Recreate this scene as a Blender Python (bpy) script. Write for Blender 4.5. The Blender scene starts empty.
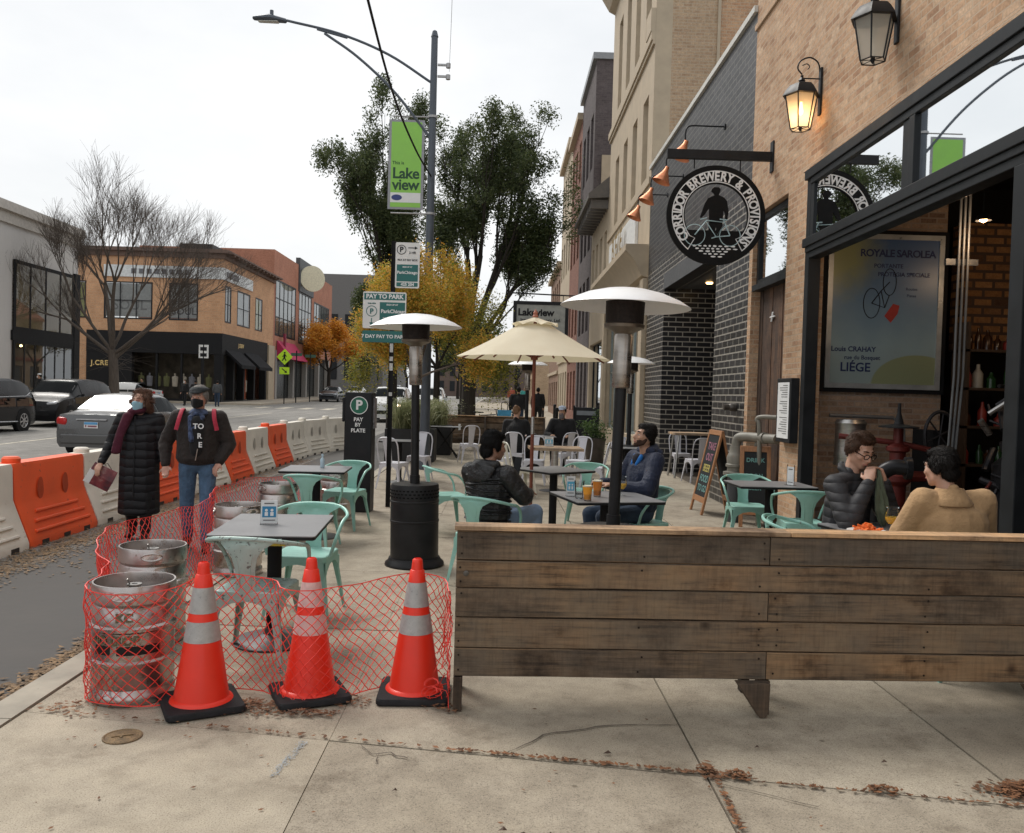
import bpy, bmesh, math, random
from mathutils import Vector, Matrix, Euler
R = math.radians
rnd = random.Random(7)
sc = bpy.context.scene
COL = sc.collection

# ---------------------------------------------------------------- materials
MATS = {}
def _nt(name):
    m = bpy.data.materials.new(name); m.use_nodes = True
    nt = m.node_tree; b = nt.nodes['Principled BSDF']
    return m, nt, b
def N(nt, t, **kw):
    n = nt.nodes.new(t)
    for k, v in kw.items(): setattr(n, k, v)
    return n
def L(nt, a, b): nt.links.new(a, b)
def c4(c): return (c[0], c[1], c[2], 1)
def sc3(c, s): return tuple(min(1, x*s) for x in c)
def coords(nt, obj=True, stretch=None):
    tc = N(nt, 'ShaderNodeTexCoord'); out = tc.outputs['Object']
    if not obj:
        g = N(nt, 'ShaderNodeNewGeometry'); out = g.outputs['Position']
    if stretch:
        mp = N(nt, 'ShaderNodeMapping'); mp.inputs['Scale'].default_value = stretch
        L(nt, out, mp.inputs['Vector']); out = mp.outputs['Vector']
    return out
def ramp(nt, fac, stops):
    r = N(nt, 'ShaderNodeValToRGB'); L(nt, fac, r.inputs['Fac'])
    e = r.color_ramp.elements
    e[0].position, e[0].color = stops[0][0], c4(stops[0][1])
    e[1].position, e[1].color = stops[-1][0], c4(stops[-1][1])
    for p, c in stops[1:-1]:
        n = e.new(p); n.color = c4(c)
    return r.outputs['Color']
def noise(nt, vec, scale, detail=4, rough=.55):
    n = N(nt, 'ShaderNodeTexNoise'); n.inputs['Scale'].default_value = scale
    n.inputs['Detail'].default_value = detail; n.inputs['Roughness'].default_value = rough
    L(nt, vec, n.inputs['Vector']); return n.outputs['Fac']
def mixc(nt, fac, a, b, mode='MIX'):
    m = N(nt, 'ShaderNodeMix', data_type='RGBA', blend_type=mode)
    if isinstance(fac, (int, float)): m.inputs[0].default_value = fac
    else: L(nt, fac, m.inputs[0])
    for i, x in ((6, a), (7, b)):
        if isinstance(x, tuple): m.inputs[i].default_value = c4(x)
        else: L(nt, x, m.inputs[i])
    return m.outputs[2]
def math_(nt, op, a, b=0.):
    m = N(nt, 'ShaderNodeMath', operation=op)
    for i, x in ((0, a), (1, b)):
        if isinstance(x, (int, float)): m.inputs[i].default_value = x
        else: L(nt, x, m.inputs[i])
    return m.outputs[0]
def bump(nt, b, h, strength=.3, dist=.01):
    n = N(nt, 'ShaderNodeBump'); n.inputs['Strength'].default_value = strength
    n.inputs['Distance'].default_value = dist
    L(nt, h, n.inputs['Height']); L(nt, n.outputs['Normal'], b.inputs['Normal'])
def pm(name, col, rough=.6, metal=0., var=.15, scale=8., bmp=.15, spec=.5, wear=None, wearf=.6, coat=0., stretch=None, island=0.):
    """generic weathered surface: two noises vary colour and gloss, optional wear colour on patches"""
    if name in MATS: return MATS[name]
    if max(col) < .05 and metal < .5: spec = min(spec, .2)
    m, nt, b = _nt(name); v = coords(nt, True, stretch)
    n1 = noise(nt, v, scale, 6); n2 = noise(nt, v, scale*6, 4)
    c = ramp(nt, n1, [(.3, sc3(col, 1-var)), (.7, sc3(col, 1+var))])
    if island:
        g = N(nt, 'ShaderNodeNewGeometry')
        k = ramp(nt, g.outputs['Random Per Island'], [(0, (1-island,)*3), (1, (1+0*island,)*3)])
        c = mixc(nt, 1., c, k, 'MULTIPLY')
    if wear:
        w = ramp(nt, n2, [(wearf, (0, 0, 0)), (wearf+.06, (1, 1, 1))])
        c = mixc(nt, w, c, wear)
    L(nt, c, b.inputs['Base Color'])
    rr = ramp(nt, n1, [(.3, (max(0, rough-.08),)*3), (.7, (min(1, rough+.1),)*3)])
    L(nt, rr, b.inputs['Roughness'])
    b.inputs['Metallic'].default_value = metal
    b.inputs['Specular IOR Level'].default_value = spec
    if coat: b.inputs['Coat Weight'].default_value = coat; b.inputs['Coat Roughness'].default_value = .05
    if bmp: bump(nt, b, n2, bmp, .004)
    MATS[name] = m; return m
def emi(name, col, s):
    if name in MATS: return MATS[name]
    m, nt, b = _nt(name); b.inputs['Base Color'].default_value = c4(col)
    b.inputs['Emission Color'].default_value = c4(col); b.inputs['Emission Strength'].default_value = s
    MATS[name] = m; return m
def glass(name, tint=(.9, .95, .95), refl=.5, rough=.02, trans=.5, dark=(.02, .022, .025), g=.87):
    """window pane: mirror layer over see-through tinted layer"""
    if name in MATS: return MATS[name]
    m, nt, b = _nt(name); nt.nodes.remove(b)
    out = nt.nodes['Material Output']
    gl = N(nt, 'ShaderNodeBsdfGlossy'); gl.inputs['Roughness'].default_value = rough; gl.inputs['Color'].default_value = (g*.97, g, g*1.02, 1)
    tr = N(nt, 'ShaderNodeBsdfTransparent'); tr.inputs['Color'].default_value = c4(tint)
    df = N(nt, 'ShaderNodeBsdfDiffuse'); df.inputs['Color'].default_value = c4(dark)
    m1 = N(nt, 'ShaderNodeMixShader'); m1.inputs[0].default_value = trans
    L(nt, df.outputs[0], m1.inputs[1]); L(nt, tr.outputs[0], m1.inputs[2])
    fr = N(nt, 'ShaderNodeLayerWeight'); fr.inputs['Blend'].default_value = refl
    m2 = N(nt, 'ShaderNodeMixShader'); L(nt, fr.outputs['Fresnel'], m2.inputs[0])
    L(nt, m1.outputs[0], m2.inputs[1]); L(nt, gl.outputs[0], m2.inputs[2])
    L(nt, m2.outputs[0], out.inputs['Surface'])
    MATS[name] = m; return m
def liquid(name, col, rough=.05, alpha=1.):
    m, nt, b = _nt(name); b.inputs['Base Color'].default_value = c4(col); b.inputs['Roughness'].default_value = rough
    b.inputs['Transmission Weight'].default_value = .75; b.inputs['IOR'].default_value = 1.33
    MATS[name] = m; return m
def brick(name, cols, mortar, bw=.2, bh=.0677, mw=.01, bmp=.5, rough=.85, spec=.3, extra=None, vor=0.):
    """running bond brick on any vertical wall, laid out in world metres"""
    if name in MATS: return MATS[name]
    m, nt, b = _nt(name)
    g = N(nt, 'ShaderNodeNewGeometry')
    sp = N(nt, 'ShaderNodeSeparateXYZ'); L(nt, g.outputs['Position'], sp.inputs[0])
    sn = N(nt, 'ShaderNodeSeparateXYZ'); L(nt, g.outputs['True Normal'], sn.inputs[0])
    ax = math_(nt, 'GREATER_THAN', math_(nt, 'ABSOLUTE', sn.outputs[0]), .5)
    u = N(nt, 'ShaderNodeMix', data_type='FLOAT'); L(nt, ax, u.inputs[0]); L(nt, sp.outputs[0], u.inputs[2]); L(nt, sp.outputs[1], u.inputs[3])
    cb = N(nt, 'ShaderNodeCombineXYZ'); L(nt, u.outputs[0], cb.inputs[0]); L(nt, sp.outputs[2], cb.inputs[1])
    bt = N(nt, 'ShaderNodeTexBrick'); bt.offset = .5
    bt.inputs['Scale'].default_value = 1; bt.inputs['Brick Width'].default_value = bw; bt.inputs['Row Height'].default_value = bh
    bt.inputs['Mortar Size'].default_value = mw; bt.inputs['Mortar Smooth'].default_value = .15; bt.inputs['Bias'].default_value = 0
    bt.inputs['Color1'].default_value = (0, 0, 0, 1); bt.inputs['Color2'].default_value = (1, 1, 1, 1); bt.inputs['Mortar'].default_value = (.5, .5, .5, 1)
    L(nt, cb.outputs[0], bt.inputs['Vector'])
    stops = [(i/(len(cols)-1), c) for i, c in enumerate(cols)]
    bc = ramp(nt, bt.outputs['Color'], stops)
    nz = noise(nt, g.outputs['Position'], 1.1, 4); nf = noise(nt, g.outputs['Position'], 40, 4)
    n3 = noise(nt, g.outputs['Position'], 13, 5, .7)
    bc = mixc(nt, 1., bc, ramp(nt, nf, [(.3, (.8, .8, .8)), (.7, (1.12, 1.12, 1.12))]), 'MULTIPLY')
    bc = mixc(nt, 1., bc, ramp(nt, n3, [(.3, (.74, .72, .70)), (.5, (1, 1, 1)), (.7, (1.22, 1.2, 1.18))]), 'MULTIPLY')
    c = mixc(nt, bt.outputs['Fac'], bc, mortar)
    c = mixc(nt, 1., c, ramp(nt, nz, [(.3, (.86, .85, .84)), (.7, (1.06, 1.06, 1.06))]), 'MULTIPLY')
    L(nt, c, b.inputs['Base Color']); b.inputs['Roughness'].default_value = rough; b.inputs['Specular IOR Level'].default_value = spec
    h = math_(nt, 'SUBTRACT', math_(nt, 'MULTIPLY', nf, .35), bt.outputs['Fac'])
    bump(nt, b, h, bmp, .006)
    MATS[name] = m; return m

def concrete():
    m, nt, b = _nt('sidewalk concrete'); p = coords(nt, False)
    big = noise(nt, p, .9, 5, .6); mid = noise(nt, p, 5, 6, .65); fine = noise(nt, p, 160, 3, .7)
    c = ramp(nt, big, [(.3, (.30, .258, .198)), (.5, (.38, .332, .260)), (.72, (.44, .388, .310))])
    c = mixc(nt, 1., c, ramp(nt, mid, [(.3, (.78, .77, .76)), (.55, (1, 1, 1)), (.75, (1.07, 1.07, 1.06))]), 'MULTIPLY')
    c = mixc(nt, 1., c, ramp(nt, fine, [(.34, (.42, .40, .38)), (.45, (1, 1, 1)), (.60, (1.03, 1.03, 1.03)), (.70, (1.45, 1.42, 1.38))]), 'MULTIPLY')
    v = N(nt, 'ShaderNodeTexVoronoi'); v.inputs['Scale'].default_value = 3.2; L(nt, p, v.inputs['Vector'])
    spot = ramp(nt, v.outputs['Distance'], [(.03, (.35, .33, .3)), (.055, (1, 1, 1))])
    st_ = noise(nt, p, 2.1, 9, .75)
    c = mixc(nt, 1., c, ramp(nt, st_, [(.36, (.70, .68, .66)), (.46, (.95, .95, .95)), (.6, (1.04, 1.04, 1.03))]), 'MULTIPLY')
    c = mixc(nt, .8, c, mixc(nt, 1., c, spot, 'MULTIPLY'))
    g = N(nt, 'ShaderNodeNewGeometry')
    c = mixc(nt, 1., c, ramp(nt, g.outputs['Random Per Island'], [(0, (.9, .89, .88)), (1, (1.06, 1.06, 1.05))]), 'MULTIPLY')
    L(nt, c, b.inputs['Base Color']); b.inputs['Roughness'].default_value = .9
    h = math_(nt, 'ADD', fine, math_(nt, 'MULTIPLY', mid, 1.5)); bump(nt, b, h, .35, .004)
    return m
def asphalt():
    m, nt, b = _nt('road asphalt'); p = coords(nt, False)
    sp = noise(nt, coords(nt, False, (1, .12, 1)), 1.3, 5); mid = noise(nt, p, 3, 6); fine = noise(nt, p, 120, 3, .8)
    c = ramp(nt, sp, [(.3, (.19, .18, .165)), (.7, (.28, .268, .245))])
    c = mixc(nt, 1., c, ramp(nt, mid, [(.3, (.75, .75, .75)), (.7, (1.1, 1.1, 1.1))]), 'MULTIPLY')
    c = mixc(nt, 1., c, ramp(nt, fine, [(.35, (.6, .6, .6)), (.5, (1, 1, 1)), (.68, (1.35, 1.33, 1.3))]), 'MULTIPLY')
    L(nt, c, b.inputs['Base Color']); b.inputs['Roughness'].default_value = .92
    bump(nt, b, fine, .5, .005); return m
def oldwood(name, base, dark, axis=0, gray=(.2, .18, .15), wmix=.5):
    m, nt, b = _nt(name)
    s = [14, 14, 14]; s[axis] = .7
    tc = N(nt, 'ShaderNodeTexCoord'); g = N(nt, 'ShaderNodeNewGeometry')
    off = N(nt, 'ShaderNodeVectorMath', operation='ADD'); L(nt, tc.outputs['Object'], off.inputs[0])
    mul = N(nt, 'ShaderNodeVectorMath', operation='SCALE'); mul.inputs['Scale'].default_value = 37.
    cb = N(nt, 'ShaderNodeCombineXYZ'); L(nt, g.outputs['Random Per Island'], cb.inputs[0]); L(nt, g.outputs['Random Per Island'], cb.inputs[1])
    L(nt, cb.outputs[0], mul.inputs[0]); L(nt, mul.outputs[0], off.inputs[1])
    mp = N(nt, 'ShaderNodeMapping'); mp.inputs['Scale'].default_value = s; L(nt, off.outputs[0], mp.inputs[0])
    grain = noise(nt, mp.outputs[0], 3, 8, .7)
    blot = noise(nt, off.outputs[0], 3.2, 5, .65)
    s2 = [3, 3, 3]; s2[axis] = 38; mp2 = N(nt, 'ShaderNodeMapping'); mp2.inputs['Scale'].default_value = s2; L(nt, off.outputs[0], mp2.inputs[0])
    saw = noise(nt, mp2.outputs[0], 1.6, 3, .6)
    c = ramp(nt, grain, [(.34, dark), (.5, base), (.68, sc3(base, 1.5))])
    c = mixc(nt, ramp(nt, blot, [(.38, (0, 0, 0)), (.62, (wmix,)*3)]), c, gray)
    b2 = noise(nt, off.outputs[0], 1.3, 6, .7)
    c = mixc(nt, 1., c, ramp(nt, blot, [(.3, (.40, .37, .35)), (.44, (1, 1, 1)), (.7, (1.15, 1.12, 1.05))]), 'MULTIPLY')
    c = mixc(nt, 1., c, ramp(nt, b2, [(.34, (.42, .40, .40)), (.48, (1, 1, 1)), (.62, (1.4, 1.32, 1.18))]), 'MULTIPLY')
    c = mixc(nt, .20, c, mixc(nt, 1., c, ramp(nt, saw, [(.38, (.4, .38, .36)), (.5, (1.1, 1.1, 1.1))]), 'MULTIPLY'))
    v = N(nt, 'ShaderNodeTexVoronoi'); v.inputs['Scale'].default_value = 2.3; L(nt, off.outputs[0], v.inputs['Vector'])
    c = mixc(nt, 1., c, ramp(nt, v.outputs['Distance'], [(.02, (.25, .2, .17)), (.09, (1, 1, 1))]), 'MULTIPLY')
    c = mixc(nt, 1., c, ramp(nt, g.outputs['Random Per Island'], [(0, (.66, .67, .70)), (.5, (1, .97, .94)), (1, (1.28, 1.14, .98))]), 'MULTIPLY')
    L(nt, c, b.inputs['Base Color']); b.inputs['Roughness'].default_value = .85
    bump(nt, b, math_(nt, 'ADD', grain, saw), .5, .004)
    MATS[name] = m; return m
def leafmat(name, cols, sat=1.):
    m, nt, b = _nt(name); g = N(nt, 'ShaderNodeNewGeometry')
    tc = coords(nt, True)
    f = math_(nt, 'ADD', math_(nt, 'MULTIPLY', g.outputs['Random Per Island'], .55), math_(nt, 'MULTIPLY', noise(nt, tc, .9, 3), .5))
    n = len(cols)
    L(nt, ramp(nt, f, [(.15+.7*i/(n-1), c) for i, c in enumerate(cols)]), b.inputs['Base Color'])
    b.inputs['Roughness'].default_value = .6; b.inputs['Subsurface Weight'].default_value = 0
    cs = b.inputs['Base Color'].links[0].from_socket; tr = N(nt, 'ShaderNodeBsdfTranslucent'); L(nt, cs, tr.inputs['Color'])
    mx = N(nt, 'ShaderNodeMixShader'); mx.inputs[0].default_value = .38; L(nt, b.outputs[0], mx.inputs[1]); L(nt, tr.outputs[0], mx.inputs[2])
    nt.links.new(mx.outputs[0], nt.nodes['Material Output'].inputs[0])
    MATS[name] = m; return m

# ---------------------------------------------------------------- mesh builder
def hull_into(bm, sph, seg=10):
    """convex hull of ellipsoids [(centre, radius or (rx,ry,rz))]"""
    vs = []
    for c, r in sph:
        if not isinstance(r, (tuple, list)): r = (r, r, r)
        for i in range(seg//2+1):
            th = math.pi*i/(seg//2)
            for j in range(seg):
                if i in (0, seg//2) and j: continue
                ph = 2*math.pi*j/seg
                vs.append(bm.verts.new((c[0]+r[0]*math.sin(th)*math.cos(ph), c[1]+r[1]*math.sin(th)*math.sin(ph), c[2]+r[2]*math.cos(th))))
    res = bmesh.ops.convex_hull(bm, input=vs)
    dead = [e for e in set(res['geom_interior']) | set(res['geom_unused']) if isinstance(e, bmesh.types.BMVert) and e.is_valid]
    if dead: bmesh.ops.delete(bm, geom=dead, context='VERTS')
class MB:
    def __init__(s): s.v = []; s.f = []; s.mi = []
    def add(s, vs, fs, mi=0):
        o = len(s.v); s.v += [tuple(p) for p in vs]
        for f in fs: s.f.append(tuple(i+o for i in f)); s.mi.append(mi)
        return s
    def box(s, x0, x1, y0, y1, z0, z1, mi=0, M=None):
        vs = [Vector((x, y, z)) for x in (x0, x1) for y in (y0, y1) for z in (z0, z1)]
        if M: vs = [M @ v for v in vs]
        return s.add(vs, [(0, 1, 3, 2), (4, 6, 7, 5), (0, 4, 5, 1), (2, 3, 7, 6), (0, 2, 6, 4), (1, 5, 7, 3)], mi)
    def cbox(s, c, sz, rz=0, mi=0, rx=0, ry=0):
        M = Matrix.Translation(c) @ Euler((rx, ry, rz)).to_matrix().to_4x4()
        a, b, d = sz[0]/2, sz[1]/2, sz[2]/2
        return s.box(-a, a, -b, b, -d, d, mi, M)
    def tube(s, pts, r, n=8, mi=0, cap=True, flat=1., up=None):
        pts = [Vector(p) for p in pts]
        k = len(pts); rs = r if isinstance(r, (list, tuple)) else [r]*k
        t0 = (pts[1]-pts[0]).normalized()
        u = Vector(up) if up else (Vector((0, 0, 1)) if abs(t0.z) < .9 else Vector((1, 0, 0)))
        u = (u-t0*u.dot(t0)).normalized(); vs = []
        for i, p in enumerate(pts):
            t = (pts[min(i+1, k-1)]-pts[max(i-1, 0)]).normalized()
            u = (u-t*u.dot(t))
            u = u.normalized() if u.length > 1e-5 else t.orthogonal().normalized()
            w = t.cross(u)
            for j in range(n):
                a = 2*math.pi*j/n
                vs.append(p+(u*math.cos(a)*flat+w*math.sin(a))*rs[i])
        fs = [(i*n+j, i*n+(j+1) % n, (i+1)*n+(j+1) % n, (i+1)*n+j) for i in range(k-1) for j in range(n)]
        if cap: fs += [tuple(range(n-1, -1, -1)), tuple((k-1)*n+j for j in range(n))]
        return s.add(vs, fs, mi)
    def lathe(s, prof, c=(0, 0, 0), n=28, mi=0, cap=True, M=None):
        vs = [Vector((c[0]+r*math.cos(2*math.pi*j/n), c[1]+r*math.sin(2*math.pi*j/n), c[2]+z)) for r, z in prof for j in range(n)]
        if M: vs = [M @ v for v in vs]
        k = len(prof)
        fs = [(i*n+j, i*n+(j+1) % n, (i+1)*n+(j+1) % n, (i+1)*n+j) for i in range(k-1) for j in range(n)]
        if cap: fs += [tuple(range(n-1, -1, -1)), tuple((k-1)*n+j for j in range(n))]
        return s.add(vs, fs, mi)
    def prism(s, poly, a, b, axis='y', mi=0):
        """poly of 2D points extruded from a to b along axis"""
        def P(p, t):
            return {'y': (p[0], t, p[1]), 'x': (t, p[0], p[1]), 'z': (p[0], p[1], t)}[axis]
        n = len(poly); vs = [P(p, a) for p in poly]+[P(p, b) for p in poly]
        fs = [tuple(range(n)), tuple(range(2*n-1, n-1, -1))]+[(i, i+n, (i+1) % n+n, (i+1) % n) for i in range(n)]
        return s.add(vs, fs, mi)
    def hull(s, sph, mi=0, seg=10):
        bm = bmesh.new(); hull_into(bm, sph, seg); bm.verts.index_update()
        vs = [v.co.copy() for v in bm.verts]; fs = [tuple(v.index for v in f.verts) for f in bm.faces]; bm.free()
        return s.add(vs, fs, mi)
    def loft(s, rings, mi=0, closed=True, cap=True):
        n = len(rings[0]); vs = [p for r in rings for p in r]; k = len(rings); m = n if closed else n-1
        fs = [(i*n+j, i*n+(j+1) % n, (i+1)*n+(j+1) % n, (i+1)*n+j) for i in range(k-1) for j in range(m)]
        if cap: fs += [tuple(range(n-1, -1, -1)), tuple((k-1)*n+j for j in range(n))]
        return s.add(vs, fs, mi)
    def xf(s, M, start=0):
        for i in range(start, len(s.v)): s.v[i] = tuple(M @ Vector(s.v[i]))
        return s
    def build(s, name, mats, parent=None, ang=38, bevel=0, fix=True, smooth=True, loc=None, rz=0):
        me = bpy.data.meshes.new(name); me.from_pydata(s.v, [], s.f)
        if not isinstance(mats, (list, tuple)): mats = [mats]
        for m in mats: me.materials.append(m)
        if len(mats) > 1: me.polygons.foreach_set('material_index', s.mi)
        if fix:
            bm = bmesh.new(); bm.from_mesh(me); bmesh.ops.recalc_face_normals(bm, faces=bm.faces); bm.to_mesh(me); bm.free()
        if smooth:
            me.polygons.foreach_set('use_smooth', [True]*len(me.polygons)); me.set_sharp_from_angle(angle=R(ang))
        o = bpy.data.objects.new(name, me); COL.objects.link(o)
        if parent: o.parent = parent
        if loc: o.location = loc
        if rz: o.rotation_euler.z = rz
        if bevel:
            bv = o.modifiers.new('bevel', 'BEVEL'); bv.width = bevel; bv.segments = 2; bv.limit_method = 'ANGLE'; bv.angle_limit = R(35)
        return o
def tag(o, label=None, cat=None, group=None, kind=None):
    if label: o['label'] = label
    if cat: o['category'] = cat
    if group: o['group'] = group
    if kind: o['kind'] = kind
    return o
def thing(name, label, cat, loc=(0, 0, 0), rz=0, group=None):
    o = bpy.data.objects.new(name, None); COL.objects.link(o); o.empty_display_size = .1
    o.location = loc; o.rotation_euler = (0, 0, rz)
    return tag(o, label, cat, group)
def kids(o): return [c for c in bpy.data.objects if c.parent == o]
def dup(root, loc, rz, label, cat=None):
    def cp(o, par):
        c = o.copy(); COL.objects.link(c); c.parent = par
        for ch in kids(o): cp(ch, c)
        return c
    r = cp(root, None); r.location = loc; r.rotation_euler = (0, 0, rz); r['label'] = label
    return r
def joinmb(objs): pass
FONT = None
def text_mesh(s, size, bold=0., spacing=1., ext=.001, align='CENTER'):
    cu = bpy.data.curves.new('lettering', 'FONT'); cu.body = s; cu.size = size; cu.align_x = align; cu.align_y = 'CENTER'
    cu.extrude = ext; cu.offset = bold; cu.space_character = spacing; cu.resolution_u = 3
    o = bpy.data.objects.new('lettering', cu); COL.objects.link(o)
    dg = bpy.context.evaluated_depsgraph_get(); me = bpy.data.meshes.new_from_object(o.evaluated_get(dg))
    vs = [v.co.copy() for v in me.vertices]; fs = [tuple(p.vertices) for p in me.polygons]
    bpy.data.objects.remove(o); bpy.data.curves.remove(cu); bpy.data.meshes.remove(me)
    return vs, fs
def lettering(items, mat, parent, M, name='lettering'):
    """items: (string, size, x, y, rot, bold) in a 2-D plane; M places the plane (x right, y up, z toward the reader)"""
    mb = MB()
    for it in items:
        s, size, x, y = it[:4]; rot = it[4] if len(it) > 4 else 0; bold = it[5] if len(it) > 5 else 0; sp = it[6] if len(it) > 6 else 1
        vs, fs = text_mesh(s, size, bold, sp)
        T = Matrix.Translation((x, y, 0)) @ Matrix.Rotation(rot, 4, 'Z')
        mb.add([M @ (T @ v) for v in vs], fs)
    return mb.build(name, mat, parent, smooth=False, fix=False)
def plane_M(c, right=(1, 0, 0), up=(0, 0, 1)):
    r = Vector(right).normalized(); u = Vector(up).normalized(); n = r.cross(u)
    return Matrix(((r.x, u.x, n.x, c[0]), (r.y, u.y, n.y, c[1]), (r.z, u.z, n.z, c[2]), (0, 0, 0, 1)))
def arc(cx, cy, r, a0, a1, n):
    return [(cx+r*math.cos(a0+(a1-a0)*i/n), cy+r*math.sin(a0+(a1-a0)*i/n)) for i in range(n+1)]
def bez(p, n=12):
    """smooth curve through control points (Catmull-Rom)"""
    p = [Vector(q) for q in p]; P = [p[0]*2-p[1]]+p+[p[-1]*2-p[-2]]; out = []
    for i in range(1, len(P)-2):
        for k in range(n):
            t = k/n; a, b, c, d = P[i-1:i+3]
            out.append(.5*((2*b)+(c-a)*t+(2*a-5*b+4*c-d)*t*t+(3*b-a-3*c+d)*t**3))
    out.append(p[-1]); return out
def gz(y): return 0. if y < 14 else .009*(y-14)
RZ = -.13   # road level beside the kerb
# ---------------------------------------------------------------- common materials
M_black = pm('black painted steel', (.018, .019, .021), .42, .0, .25, 6, .1)
M_blackm = pm('matt black', (.014, .014, .015), .7, 0, .2, 8, .1)
M_dark = pm('charcoal frame paint', (.016, .018, .020), .45, 0, .2, 5, .08)
M_steel = pm('brushed stainless', (.5, .49, .47), .34, .95, .16, 5, .06, stretch=(1, 1, 12))
M_white = pm('white paint', (.72, .72, .70), .45, 0, .08, 6, .1)
M_whitep = pm('white letter paint', (.75, .76, .76), .6, 0, .05, 6, 0)
M_gold = pm('gilded lettering', (.75, .55, .22), .4, .3, .1, 8, 0)
M_conc = concrete(); M_asph = asphalt()
M_dirt = pm('dirt', (.10, .08, .06), .95, 0, .4, 12, .6)
M_kerb = pm('kerb concrete', (.36, .325, .265), .9, 0, .22, 4, .5, wear=(.2, .18, .15), wearf=.66)
M_walk2 = pm('far sidewalk concrete', (.42, .36, .28), .9, 0, .1, 2, .2)
M_line = pm('worn road paint', (.55, .50, .40), .8, 0, .2, 3, .2, wear=(.2, .19, .18), wearf=.58)
BR = brick('pale common brick', [(.36, .21, .125), (.47, .295, .18), (.54, .355, .225), (.49, .31, .19), (.58, .41, .275), (.42, .25, .155)], (.50, .38, .27), .2, .0665, .007, 1.0)
BRi = brick('interior brick', [(.26, .17, .12), (.40, .27, .19), (.48, .34, .24), (.34, .24, .17)], (.38, .30, .24), .205, .068, .009, .6)
BK = brick('glossy black brick', [(.012, .012, .014), (.02, .02, .023), (.014, .014, .016), (.03, .03, .034)], (.34, .32, .28), .31, .105, .011, .7, .32, .5)
BKu = brick('black brick', [(.035, .035, .038), (.05, .05, .054), (.028, .028, .03), (.06, .06, .064)], (.13, .125, .115), .31, .105, .010, .5, .5, .4)
TB = brick('tan brick', [(.38, .26, .165), (.46, .33, .215), (.42, .30, .19)], (.43, .35, .26), .21, .075, .007, .4)
TB2 = brick('orange tan brick', [(.45, .26, .15), (.55, .35, .21), (.42, .25, .15)], (.46, .36, .26), .21, .075, .007, .4)
STN = pm('limestone trim', (.43, .35, .25), .8, 0, .1, 3, .25)
PB = brick('plum grey brick', [(.085, .07, .072), (.12, .10, .10), (.10, .082, .085)], (.12, .105, .10), .21, .075, .006, .3)
RB = brick('red brick', [(.38, .16, .10), (.47, .21, .135), (.42, .18, .115)], (.38, .22, .16), .21, .075, .006, .3)
OB = brick('orange brick', [(.52, .295, .165), (.60, .35, .20), (.56, .32, .18)], (.52, .35, .23), .4, .2, .012, .3)
GSH = glass('shop window glass', (.75, .8, .8), .55, .01, .75, (.02, .02, .02))
GDK = glass('dark window glass', (.5, .5, .5), .5, .02, .3, (.03, .035, .04))
M_lamp = emi('warm lamp light', (1, .62, .25), 9)
wall_holes_mb = None
def wall_holes(mb, ax, p0, p1, u0, u1, z0, z1, holes, mi=0):
    """solid wall between planes p0,p1 of axis ax, spanning u and z, with rectangular holes (ua,ub,za,zb)"""
    us = sorted({u0, u1} | {min(max(h[i], u0), u1) for h in holes for i in (0, 1)})
    for a, b in zip(us, us[1:]):
        if b-a < 1e-6: continue
        m = (a+b)/2
        zz = sorted([(h[2], h[3]) for h in holes if h[0] < m < h[1]]); z = z0
        segs = []
        for za, zb in zz:
            if za > z: segs.append((z, za))
            z = max(z, zb)
        if z < z1: segs.append((z, z1))
        for za, zb in segs:
            if ax == 'x': mb.box(p0, p1, a, b, za, zb, mi)
            else: mb.box(a, b, p0, p1, za, zb, mi)
def window(parent, ax, p, u0, u1, z0, z1, fmat, gmat, nu=1, nz=1, fw=.05, d=.06, sill=None, out=-1, name='window'):
    """framed window whose outer frame face is at plane p, facing 'out' along ax"""
    mb = MB()
    def bb(a, b, c, e, dd=d):
        q0, q1 = sorted((p, p-out*dd))
        if ax == 'x': mb.box(q0, q1, a, b, c, e)
        else: mb.box(a, b, q0, q1, c, e)
    bb(u0, u1, z1-fw, z1); bb(u0, u1, z0, z0+fw); bb(u0, u0+fw, z0+fw, z1-fw); bb(u1-fw, u1, z0+fw, z1-fw)
    for i in range(1, nu): u = u0+(u1-u0)*i/nu; bb(u-fw*.35, u+fw*.35, z0+fw, z1-fw, d*.8)
    for i in range(1, nz): z = z0+(z1-z0)*i/nz; bb(u0+fw, u1-fw, z-fw*.3, z+fw*.3, d*.7)
    w = mb.build(name, fmat, parent, smooth=False)
    g = MB(); q = p-out*d*.55
    if ax == 'x': g.add([(q, u0+fw*.5, z0+fw*.5), (q, u1-fw*.5, z0+fw*.5), (q, u1-fw*.5, z1-fw*.5), (q, u0+fw*.5, z1-fw*.5)], [(0, 1, 2, 3)])
    else: g.add([(u0+fw*.5, q, z0+fw*.5), (u1-fw*.5, q, z0+fw*.5), (u1-fw*.5, q, z1-fw*.5), (u0+fw*.5, q, z1-fw*.5)], [(0, 1, 2, 3)])
    g.build('pane', gmat, w, smooth=False, fix=False)
    if sill:
        s = MB(); q0, q1 = sorted((p, p+out*.09))
        if ax == 'x': s.box(q0-.0, q1+.02, u0-.06, u1+.06, z0-.12, z0-.003)
        else: s.box(u0-.06, u1+.06, q0, q1, z0-.12, z0-.003)
        s.build('sill', sill, w, smooth=False)
    return w

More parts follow.
